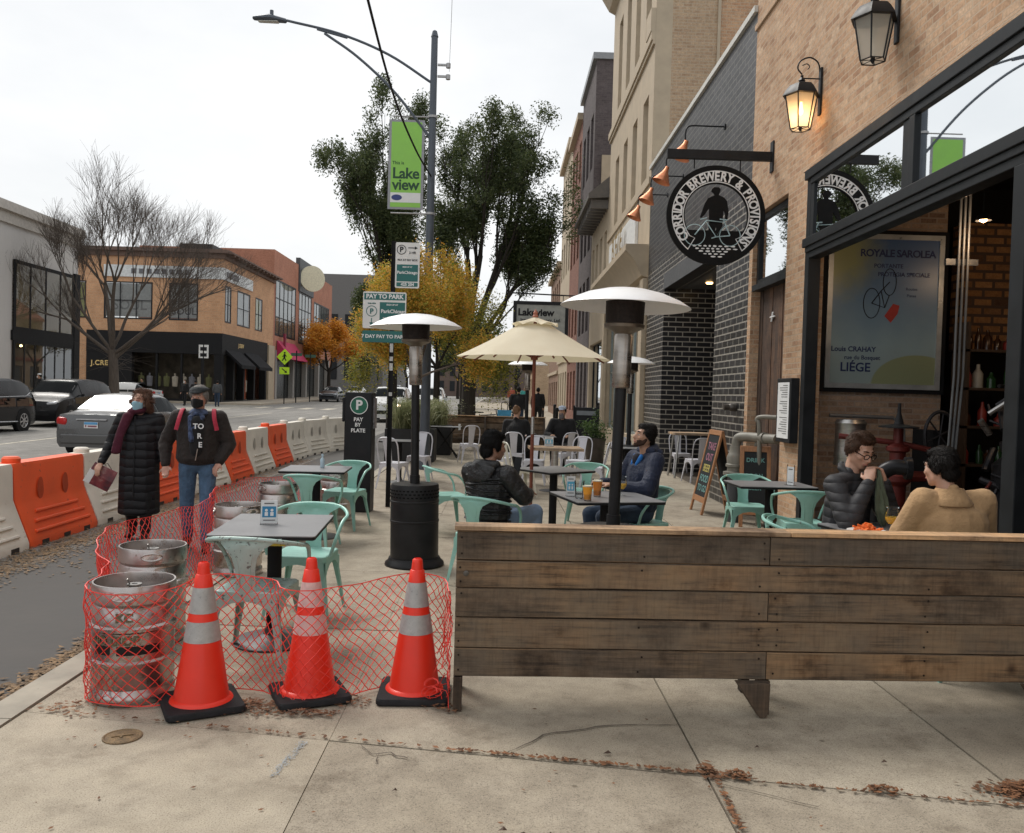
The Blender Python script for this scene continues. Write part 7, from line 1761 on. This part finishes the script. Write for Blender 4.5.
car('dark grey sedan seen from behind in the near traffic lane, behind the walking woman', (-9.2, 21.5, rg(21)), 0, paint('dark grey metallic', (.095, .095, .095)), 'sedan')
car('black crossover with chrome sill strip cut by the left edge of the picture', (-16.15, 26.0, rg(26)), R(180), paint('black gloss paint', (.010, .010, .012), .2), 'suv', plate=False, chrome=True)
car('black compact utility car queued behind the crossover at the left', (-16.15, 31.7, rg(31)), R(180), paint('black gloss paint 2', (.012, .012, .013), .2), 'suv', plate=False)
car('dark sedan coming down the street in front of the orange leaved tree', (-15.6, 79, rg(79)), R(180), paint('navy black paint', (.02, .024, .03)), 'sedan')
car('white sedan parked right of the distant dark sedan', (-14.2, 84, rg(84)), R(180), paint('white car paint', (.62, .62, .60), 0), 'sedan')
car('silver car farther down the street behind the white sedan', (-12.6, 100, rg(100)), R(180), paint('silver car paint', (.3, .31, .32)), 'suv')
car('white utility car with its headlamps on, seen past the pay box', (-5.4, 42, rg(42)), R(180), paint('white car paint', (.62, .62, .60), 0), 'suv', lit=True)
car('white car parked at the kerb beyond the grey planter', (-4.3, 52, rg(52)), R(180), paint('white car paint', (.62, .62, .60), 0), 'suv')
car('white car roof showing behind the black compact utility car by the shop corner', (-25.3, 57.6, rg(57)), R(90), paint('white car paint', (.62, .62, .60), 0), 'sedan')

# ---------------------------------------------------------------- trees
M_bark = pm('grey brown bark', (.10, .08, .065), .95, 0, .3, 6, .8, stretch=(3, 3, .5)); M_bark2 = pm('dark bark', (.035, .03, .025), .95, 0, .3, 6, .8, stretch=(3, 3, .5))
def grow(q, p, d, ln_, r, depth, out, tips, spread, upw, kids_n, shrink=.72, seg=4, curve=.12, minr=.004):
    pts = [p]; rs = [r]; d = d.normalized()
    for i in range(seg):
        d = (d+Vector((q.gauss(0, curve), q.gauss(0, curve), q.gauss(0, curve)+upw*.08))).normalized()
        p = p+d*ln_/seg; pts.append(p); rs.append(max(minr, r*(1-(.38*(i+1)/seg))))
        if depth > 0 and i >= 1 and q.random() < .75:
            side = d.cross(Vector((q.uniform(-1, 1), q.uniform(-1, 1), q.uniform(-1, 1)))).normalized()
            grow(q, p, (d+side*spread*q.uniform(.6, 1.1)+Vector((0, 0, upw*.2))), ln_*shrink*q.uniform(.65, 1), max(minr, rs[-1]*.6), depth-1, out, tips, spread, upw, kids_n, shrink, seg, curve, minr)
    out.append((pts, rs)); tips.append((p, d, depth))
    if depth > 0:
        for k in range(kids_n):
            side = d.cross(Vector((q.uniform(-1, 1), q.uniform(-1, 1), q.uniform(-1, 1)))).normalized()
            grow(q, p, d+side*spread*q.uniform(.5, 1)+Vector((0, 0, upw*.15)), ln_*shrink*q.uniform(.75, 1.05), max(minr, rs[-1]*.75), depth-1, out, tips, spread, upw, kids_n, shrink, seg, curve, minr)
def branches_obj(out, name, mat, t, rbig=.05):
    mb = MB()
    for pts, rs in out:
        n = 10 if rs[0] > .08 else 5 if rs[0] > .02 else 3
        mb.tube(pts, rs, n, cap=False)
    return mb.build(name, mat, t, fix=False)
def leaf_cards(mb, c, n, rad, size, q, flat=1., droop=0):
    for _ in range(n):
        v = Vector((q.gauss(0, 1), q.gauss(0, 1), q.gauss(0, flat)))
        if v.length > 1.7: v *= 1.7*q.random()/v.length
        p = c+v*rad*.5
        if droop: p.z -= abs(q.gauss(0, droop))
        a = Vector((q.uniform(-1, 1), q.uniform(-1, 1), q.uniform(-.6, .6))).normalized(); b = a.cross(Vector((q.uniform(-1, 1), q.uniform(-1, 1), q.uniform(-1, 1)))).normalized()
        s = size*q.uniform(.6, 1.3); w = s*.42
        mb.add([p-a*s*.5, p+b*w*.5, p+a*s*.5, p-b*w*.5], [(0, 1, 2, 3)])
# bare tree across the street
q = random.Random(11); t = thing('bare_tree', 'wide spreading leafless tree on the far pavement at the left', 'tree', (-20.3, 44.8, gz(45))); t.scale = (.90, .90, .90)
out, tips = [], []
out.append(([Vector((0, 0, -.2)), Vector((.05, 0, 1)), Vector((0, .0, 2.4)), Vector((-.1, 0, 3.4))], [.36, .29, .26, .25]))
for d, l_, r_, z in (((-.85, .1, .60), 3.4, .12, 3.0), ((-.28, .2, 1), 4.0, .15, 3.4), ((.20, -.3, 1.0), 4.1, .14, 3.4), ((.68, .1, .85), 4.1, .14, 2.9), ((1.1, -.2, .60), 3.4, .10, 3.1), ((-.5, -.4, .85), 3.6, .10, 3.3), ((.45, .3, 1), 3.8, .10, 3.4)):
    grow(q, Vector((-.1*(z > 3), 0, z)), Vector(d), l_, r_, 4, out, tips, .46, .32, 2, .68, 4, .07, .0065)
# long bare twigs fill the outline
for p, d, dep in list(tips):
    if dep <= 1:
        for k in range(2):
            side = Vector((q.uniform(-1, 1), q.uniform(-1, 1), q.uniform(-.3, 1))).normalized(); out.append(([p, p+(d+side*.5).normalized()*.5, p+(d+side*.7+Vector((0, 0, .2))).normalized()*.95], [.0065, .005, .004]))
branches_obj(out, 'trunk', M_bark, t)
# low twiggy thicket at foot (suckers)
out = []
for i in range(26):
    a = q.uniform(0, 6.28); d = Vector((math.cos(a), math.sin(a)*.6, q.uniform(-.2, .5))); p = Vector((q.uniform(-.3, .3), 0, q.uniform(2.2, 3.2)))
    out.append(([p, p+d*.8, p+d*1.5+Vector((0, 0, -.1)), p+d*2.3+Vector((0, 0, -.4+q.uniform(-.2, .3)))], [.014, .009, .006, .004]))
branches_obj(out, 'low_twigs', M_bark, t)
def leafy(name, label, loc, seed, trunk, starts, depth, cols, nleaf, lsize, lrad, spread=.5, upw=1., barkm=None, minr=.006, flat=1., shrink=.7, curve=.1, kn=2, lean=(0, 0), droop=0, leafdepth=2, keep=1):
    q = random.Random(seed); t = thing(name, label, 'tree', loc); out, tips = [], []
    out.append(([Vector((0, 0, -.2)), Vector((lean[0]*.5, lean[1]*.5, trunk[0]*.5)), Vector((lean[0], lean[1], trunk[0]))], [trunk[1]*1.2, trunk[1], trunk[1]*.85]))
    for d, l_, r_, z in starts: grow(q, Vector((lean[0]*z/trunk[0], lean[1]*z/trunk[0], z)), Vector(d), l_, r_, depth, out, tips, spread, upw, kn, shrink, 4, curve, minr)
    branches_obj(out, 'trunk', barkm or M_bark2, t)
    mb = MB()
    tp = [x for x in tips if x[2] <= leafdepth]
    if keep < 1: tp = [x for x in tp if q.random() < keep]
    for p, d, dep in tp: leaf_cards(mb, p, nleaf, lrad, lsize, q, flat, droop)
    mb.build('crown', leafmat(name+' leaves %d' % seed, cols), t, smooth=False, fix=False)
    return t, len(tp)
DG = [(.032, .050, .018), (.055, .080, .028), (.085, .110, .038), (.13, .145, .055)]
leafy('dark_tree', 'tall dark green tree behind the street lamp, left of the two', (-3.9, 30.5, gz(30)), 3, (2.6, .24),
      [((-.22, .0, 1), 3.6, .14, 2.5), ((.16, .1, 1), 3.7, .15, 2.6), ((-.36, .3, 1), 2.6, .10, 2.3), ((.3, -.2, 1), 2.2, .10, 2.5), ((-.12, -.4, 1), 3.5, .11, 2.6), ((-.5, -.1, .5), 1.2, .08, 2.4)], 3, DG, 330, .12, .60, .40, 1.0, shrink=.70, keep=.5)[0].scale = (.74, .74, 1.06)
leafy('dark_tree', 'tall upswept dark green tree right of the street lamp', (-1.35, 35.5, gz(35)), 8, (3.2, .30),
      [((-.20, .0, 1), 3.9, .16, 3.0), ((.32, .1, 1), 4.0, .17, 3.2), ((.75, .2, .9), 3.0, .12, 3.0), ((-.30, -.2, .95), 2.4, .10, 3.1), ((.1, -.4, 1), 3.6, .13, 3.2), ((.95, .2, .5), 2.4, .09, 3.2), ((.0, .4, 1), 3.6, .13, 3.1)], 3, DG, 260, .13, .64, .42, .95, shrink=.73, keep=.5)[0].scale = (.92, .92, 1.06)
YL = [(.12, .17, .03), (.27, .29, .04), (.58, .42, .06), (.74, .36, .055), (.60, .50, .10)]
leafy('yellow_tree', 'young honey locust with yellow and orange leaves beside the parking signs', (-1.62, 16.0, .02), 5, (1.9, .055),
      [((-.15, .0, 1), 1.05, .035, 1.9), ((.30, .2, 1), 1.1, .035, 1.9), ((.1, -.3, 1), 1.1, .035, 1.9), ((.8, .0, .55), .8, .03, 1.8), ((-.25, .2, .6), .6, .03, 1.8), ((.2, .5, .9), 1.0, .03, 1.9)], 3, YL, 95, .058, .36, .56, .12, barkm=M_bark, minr=.004, shrink=.64, droop=.14)[0].scale = (.86, .86, 1)
leafy('yellow_tree', 'greener honey locust with drooping leaves farther along the kerb', (-1.9, 25.0, gz(26)), 6, (2.2, .10),
      [((-.6, .0, .8), 1.2, .05, 2.2), ((.6, .2, .8), 1.2, .05, 2.2), ((.0, -.4, 1), 1.2, .05, 2.2), ((1.0, .0, .3), 1.1, .04, 2.2), ((-1.0, .2, .3), 1.1, .04, 2.2)], 3, [(.06, .09, .02), (.14, .16, .03), (.32, .30, .04), (.45, .34, .05)], 60, .075, .5, .6, .0, shrink=.68, droop=.5)
leafy('orange_tree', 'orange leaved tree on the far pavement in front of the red brick building', (-17.8, 88, gz(88)), 9, (2.6, .16),
      [((-.4, .0, 1), 1.9, .09, 2.5), ((.35, .1, 1), 1.9, .09, 2.5), ((-.9, .3, .6), 1.6, .07, 2.4), ((.85, -.2, .6), 1.6, .07, 2.4), ((.0, -.5, .9), 1.9, .07, 2.5)], 3, [(.34, .15, .02), (.58, .25, .025), (.72, .31, .03), (.64, .38, .06)], 44, .22, .85, .58, .35)[0].scale = (1.2, 1.2, 1.12)
for i, (x, y, s, c_, lb) in enumerate(((-13.5, 122, 4, YL, 'distant yellow green street tree right of the orange one'), (-6.0, 118, 7, DG, 'distant dark street tree beyond the parking signs'), (-3.0, 66, 12, DG, 'dark green tree closing the kerb line beyond the two tall ones'), (1.6, 92, 13, [(.16, .14, .05), (.22, .16, .05), (.12, .12, .04)], 'pale autumn tree at the end of the right hand pavement'))):
    leafy('street_tree', lb, (x, y, gz(y)), 20+s, (2.6, .2), [((-.6, 0, .9), 2.0, .1, 2.5), ((.6, .1, .9), 2.0, .1, 2.5), ((0, -.3, 1), 2.0, .1, 2.5)], 3, c_, 16, .34, 1.1, .6, .3, minr=.02)
# vine tufts on the plum building
q = random.Random(3); mb = MB(); 
for i in range(26): leaf_cards(mb, Vector((X0-.35, 39.3+q.uniform(-.5, .8), 10.5+q.uniform(-1.6, 2.0))), 22, .5, .16, q)
tag(mb.build('balcony_plant', leafmat('vine leaves', [(.04, .06, .02), (.09, .11, .04), (.16, .13, .05)]), smooth=False, fix=False), 'loose green plant hanging from the upper storeys beyond the plum building', 'plant')

# planters, shrub -----------------------------------------------------------
t = thing('potted_shrub', 'leafy green shrub in a tall dark pot by the shop fronts', 'potted plant', (2.12, 18.9, gz(18)))
MB().lathe([(.16, 0), (.20, .05), (.235, .58), (.25, .60), (.25, .64), (.22, .64), (.21, .58)], n=28).build('pot', pm('dark glazed pot', (.06, .05, .045), .4, 0, .3, 6), t)
q = random.Random(2); mb = MB()
for i in range(46): leaf_cards(mb, Vector((q.gauss(0, .16), q.gauss(0, .16), .86+q.gauss(0, .14))), 16, .16, .07, q)
mb.build('foliage', leafmat('shrub leaves', [(.03, .06, .015), (.06, .11, .03), (.12, .18, .05)]), t, smooth=False, fix=False)
for i, (x, y, lb) in enumerate(((-2.0, 19.2, 'pale feathery grass in a dark kerbside planter, nearest the pay box'), (-1.75, 21.2, 'second feathery grass planter just behind the first'))):
    t = thing('grass_planter', lb, 'planter', (x, y, gz(y)))
    MB().box(-.55, .55, -.4, .4, 0, .72).build('planter_box', pm('dark planter', (.035, .035, .036), .6), t, smooth=False, bevel=.02)
    q = random.Random(30+i); mb = MB()
    for k in range(900):
        a = q.uniform(0, 6.28); r_ = abs(q.gauss(0, .42)); h = q.uniform(.35, .85); x0, y0 = q.uniform(-.4, .4), q.uniform(-.3, .3)
        P = [Vector((x0, y0, .7)), Vector((x0+math.cos(a)*r_*.4, y0+math.sin(a)*r_*.4, .7+h*.7)), Vector((x0+math.cos(a)*r_, y0+math.sin(a)*r_, .7+h*.8))]
        n = Vector((-math.sin(a), math.cos(a), 0))*.007
        mb.add([P[0]-n, P[0]+n, P[1]+n, P[1]-n, P[2]+n*.4, P[2]-n*.4], [(0, 1, 2, 3), (3, 2, 4, 5)])
        if k % 3 == 0: leaf_cards(mb, P[2], 4, .10, .05, q)
    mb.build('grass_tuft', leafmat('feather grass %d' % i, [(.14, .17, .07), (.28, .30, .15), (.42, .41, .26)]), t, smooth=False, fix=False)

# bicycles and clutter at the tree pit
M_bike = pm('bike frame paint', (.03, .04, .05), .4)
def bicycle(label, loc, rz, m):
    t = thing('bicycle', label, 'bicycle', loc, rz)
    for x in (-.52, .52):
        w = MB().tube([(x+.33*math.cos(2*math.pi*i/26), 0, .34+.33*math.sin(2*math.pi*i/26)) for i in range(27)], .018, 6)
        for k in range(6): a = R(30*k); w.tube([(x+.32*math.cos(a), 0, .34+.32*math.sin(a)), (x-.32*math.cos(a), 0, .34-.32*math.sin(a))], .003, 3)
        w.build('wheel', M_tyre, t)
    f = MB()
    for a, b in (((-.52, .34), (-.05, .30)), ((-.05, .30), (-.18, .82)), ((-.18, .78), (.36, .82)), ((-.05, .30), (.38, .76)), ((-.52, .34), (-.17, .75)), ((.52, .34), (.36, .95))): f.tube([(a[0], 0, a[1]), (b[0], 0, b[1])], .018, 6)
    f.build('frame', m, t); MB().tube([(.36, -.27, .98), (.36, .27, .98)], .014).build('handlebar', M_blackm, t); MB().hull([((-.30, 0, .88), (.09, .07, .03)), ((-.08, 0, .88), (.05, .03, .02))]).build('saddle', M_blackm, t)
    return t
bicycle('dark bicycle leaning by the tree pit left of the blue tote bag', (-.5, 27.2, gz(27)), R(10), M_bike)
bicycle('second bicycle at the kerb behind the back bench, nearer the red tail lamp', (-2.3, 28.0, gz(28)), R(20), pm('grey bike paint', (.2, .2, .21), .4))
bicycle('bicycle propped behind the blue tote bag', (.45, 28.5, gz(28)), R(70), M_bike)
t = thing('tote_bag', 'bright blue tote bag hanging on a bicycle behind the back bench', 'bag', (.12, 26.2, gz(26)+.62)); MB().loft([[(-.2, -.06, 0), (.2, -.06, 0), (.2, .06, 0), (-.2, .06, 0)], [(-.22, -.05, .38), (.22, -.05, .38), (.22, .05, .38), (-.22, .05, .38)]]).build('bag_body', pm('sky blue canvas', (.08, .36, .62), .7), t, smooth=False, bevel=.01)
MB().tube(bez([(-.1, 0, .38), (-.08, 0, .6), (.08, 0, .6), (.1, 0, .38)], 5), .012).build('bag_handle', M_blackm, t)
# motor scooter with red tail lamp
t = thing('scooter', 'dark scooter with a glowing red tail lamp parked at the kerb behind the back bench', 'scooter', (-3.2, 30, gz(30)), R(12))
MB().hull([((0, -.6, .75), (.16, .25, .1)), ((0, .1, .7), (.15, .2, .08))]).hull([((0, -.6, .55), (.18, .3, .15))]).hull([((0, .6, .5), (.12, .08, .3)), ((0, .5, .95), (.12, .06, .1))]).build('body', M_black, t)
for y in (-.65, .72): MB().lathe([(.24, -.06), (.26, 0), (.24, .06)], n=20, M=Matrix.Translation((0, y, .26)) @ Matrix.Rotation(R(90), 4, 'Y')).build('wheel', M_tyre, t)
MB().hull([((0, -.87, .78), (.06, .02, .03))]).build('tail_lamp', emi('red tail glow', (1, .05, .04), 8), t); MB().tube([(-.3, .5, 1.0), (.3, .5, 1.0)], .02).build('handlebar', M_blackm, t)
for i, (x, y) in enumerate(((2.05, 31), (2.35, 37), (-1.6, 33), (2.2, 44))):
    t = thing('bollard', ['black bollard near the hanging insurance sign', 'black bollard farther along the shop fronts', 'black bollard near the big tree trunk', 'farthest black bollard on the right hand pavement'][i], 'bollard', (x, y, gz(y)), 0, 'black bollards on the pavement')
    MB().lathe([(.09, 0), (.09, .08), (.06, .1), (.06, .9), (.075, .92), (.06, 1.0), (0, 1.02)], n=14).build('post', M_black, t)

# ---------------------------------------------------------------- fallen leaves
ML = pm('dry leaves', (.26, .115, .05), .8, 0, .2, 4, .1, island=.72)
ML2 = pm('pale dry leaves', (.26, .165, .085), .8, 0, .2, 4, .1, island=.6)
def litter(label, areas, seed, mat, size=(.008, .022)):
    q = random.Random(seed); mb = MB()
    for fn, n in areas:
        for _ in range(n):
            x, y, z = fn(q); s = q.uniform(*size); a = q.uniform(0, 6.28); tl = q.uniform(-.5, .5); c, s_ = math.cos(a), math.sin(a)
            P = [(-s, 0), (0, -s*.45), (s, 0), (0, s*.45)]
            mb.add([(x+px*c-py*s_, y+px*s_+py*c, z+.003+abs(px)*abs(tl)*.5+(.002 if py > 0 else .0)) for px, py in P], [(0, 1, 2, 3)])
    o = mb.build('fallen_leaves', mat, smooth=False, fix=False); tag(o, label, 'leaves', kind='stuff')
def line(x0, y0, x1, y1, w, z=.006):
    def f(q): t_ = q.random(); return (x0+(x1-x0)*t_+q.gauss(0, w), y0+(y1-y0)*t_+q.gauss(0, w), z)
    return f
def heap(x, y, rx, ry, z=.006, h=.02):
    def f(q):
        a, b = q.gauss(0, 1), q.gauss(0, 1); return (x+a*rx*.5, y+b*ry*.5, z+max(0, h*(1-(a*a+b*b)/3))*q.random())
    return f
litter('brown leaf litter in the joints and around the cone bases', [(heap(2.28, 3.47, .20, .09, .006, .035), 900), (heap(1.05, 3.56, .06, .04), 70), (heap(.93, 3.60, .04, .07), 90), (heap(1.62, 3.45, .08, .04), 50), (line(.93, 3.54, 2.2, 3.33, .005), 80), (line(.95, 3.5, .93, 3.0, .007), 60), (heap(-1.22, 4.22, .24, .10), 300), (heap(-.72, 4.32, .10, .10), 60), (heap(-.92, 4.14, .16, .04), 90),
        (line(-.2, 3.77, .92, 3.58, .006), 190), (line(-2.2, 4.12, -.25, 3.78, .006), 70), (heap(-.45, 5.0, .09, .06), 30), (heap(-.25, 4.25, .1, .06), 40), (heap(-2.05, 4.15, .15, .12), 60)], 5, ML)
litter('dead leaves drifted along the gutter and under the barriers', [(line(-2.66, 2.6, -2.68, 8, .05, RZ+.010), 2200), (line(-4.50, 6.0, -4.62, 15, .15, RZ+.01), 6500), (line(-4.55, 15, -4.6, 22, .2, RZ+.05), 2600), (line(-2.6, 8, -2.7, 14, .25, RZ+.008), 1300), (line(-3.8, 7.5, -3.8, 13, .4, RZ+.006), 500)], 6, ML2, (.012, .034))
litter('scattered single leaves and crumbs on the pavement', [((lambda q: (q.uniform(-2.2, 3.2), q.uniform(2.4, 4.4), .004)), 90), ((lambda q: (q.uniform(-2.2, 3.2), q.uniform(4.8, 12), .004)), 160)], 7, ML, (.004, .014))
q = random.Random(1); mb = MB()
for x, y, s in ((.12, 3.02, .03), (.05, 3.06, .018), (.22, 3.03, .016), (1.22, 3.85, .012), (-.38, 3.35, .011), (1.75, 3.72, .016), (.52, 3.75, .02)):
    mb.add([(x-s, y, .008), (x, y-s*.5, .014), (x+s, y+.004, .008), (x+.2*s, y+s*.5, .02)], [(0, 1, 2, 3)])
tag(mb.build('fallen_leaves', pm('dark curled leaf', (.07, .04, .025), .7, 0, .4, 30), smooth=False, fix=False), 'a few larger dark leaves lying on the pavement in the foreground', 'leaves', kind='stuff')

# ---------------------------------------------------------------- light, sky, camera
w = bpy.data.worlds.new('World'); sc.world = w; w.use_nodes = True; nt = w.node_tree
for n_ in list(nt.nodes): nt.nodes.remove(n_)
out = N(nt, 'ShaderNodeOutputWorld'); sky = N(nt, 'ShaderNodeTexSky', sky_type='NISHITA'); sky.sun_disc = False
SEL, SAZ = 50, -42     # sun: high, to the left and slightly ahead
sky.sun_elevation = R(SEL); sky.sun_rotation = R(SAZ); sky.air_density = 1.5; sky.dust_density = 4
bg1 = N(nt, 'ShaderNodeBackground'); bg1.inputs['Strength'].default_value = .08; L(nt, sky.outputs[0], bg1.inputs[0])
tc = N(nt, 'ShaderNodeTexCoord'); mp = N(nt, 'ShaderNodeMapping'); mp.inputs['Scale'].default_value = (1, 1, 2.5); L(nt, tc.outputs['Generated'], mp.inputs[0])
cl_ = noise(nt, mp.outputs[0], 1.6, 6, .55)
bg2 = N(nt, 'ShaderNodeBackground'); L(nt, ramp(nt, cl_, [(.32, (.70, .73, .765)), (.55, (.84, .855, .87)), (.72, (.95, .955, .96))]), bg2.inputs[0]); bg2.inputs['Strength'].default_value = .80
mx = N(nt, 'ShaderNodeMixShader'); mx.inputs[0].default_value = .93; L(nt, bg1.outputs[0], mx.inputs[1]); L(nt, bg2.outputs[0], mx.inputs[2]); L(nt, mx.outputs[0], out.inputs[0])
sl = bpy.data.lights.new('sun', 'SUN'); sl.energy = 1.6; sl.angle = R(24); sl.color = (1, .955, .89)
so = bpy.data.objects.new('sun', sl); COL.objects.link(so)
sd = Vector((math.sin(R(SAZ))*math.cos(R(SEL)), math.cos(R(SAZ))*math.cos(R(SEL)), math.sin(R(SEL))))
so.rotation_euler = sd.to_track_quat('Z', 'Y').to_euler(); so.location = (0, 0, 30)
cam = bpy.data.cameras.new('camera'); co = bpy.data.objects.new('camera', cam); COL.objects.link(co); sc.camera = co
cam.sensor_width = 36; cam.lens = 850/1024*36; cam.clip_end = 2500; cam.clip_start = .05
def cam_basis(yaw, pitch, roll):
    cy, sy, cp, sp = math.cos(yaw), math.sin(yaw), math.cos(pitch), math.sin(pitch)
    f = Vector((sy*cp, cy*cp, sp)); r = Vector((cy, -sy, 0)); u = Vector((-sy*sp, -cy*sp, cp)); c, s = math.cos(roll), math.sin(roll)
    return r*c+u*s, u*c-r*s, f
r_, u_, f_ = cam_basis(R(.783), R(-1.495), R(1.6))
co.matrix_world = Matrix(((r_.x, u_.x, -f_.x, 0), (r_.y, u_.y, -f_.y, 0), (r_.z, u_.z, -f_.z, 1.6), (0, 0, 0, 1)))
sc.view_settings.view_transform = 'Standard'; sc.view_settings.look = 'None'; sc.view_settings.gamma = 1; sc.view_settings.exposure = .54
sc.render.engine = 'CYCLES'; sc.render.resolution_x = 1024; sc.render.resolution_y = 833
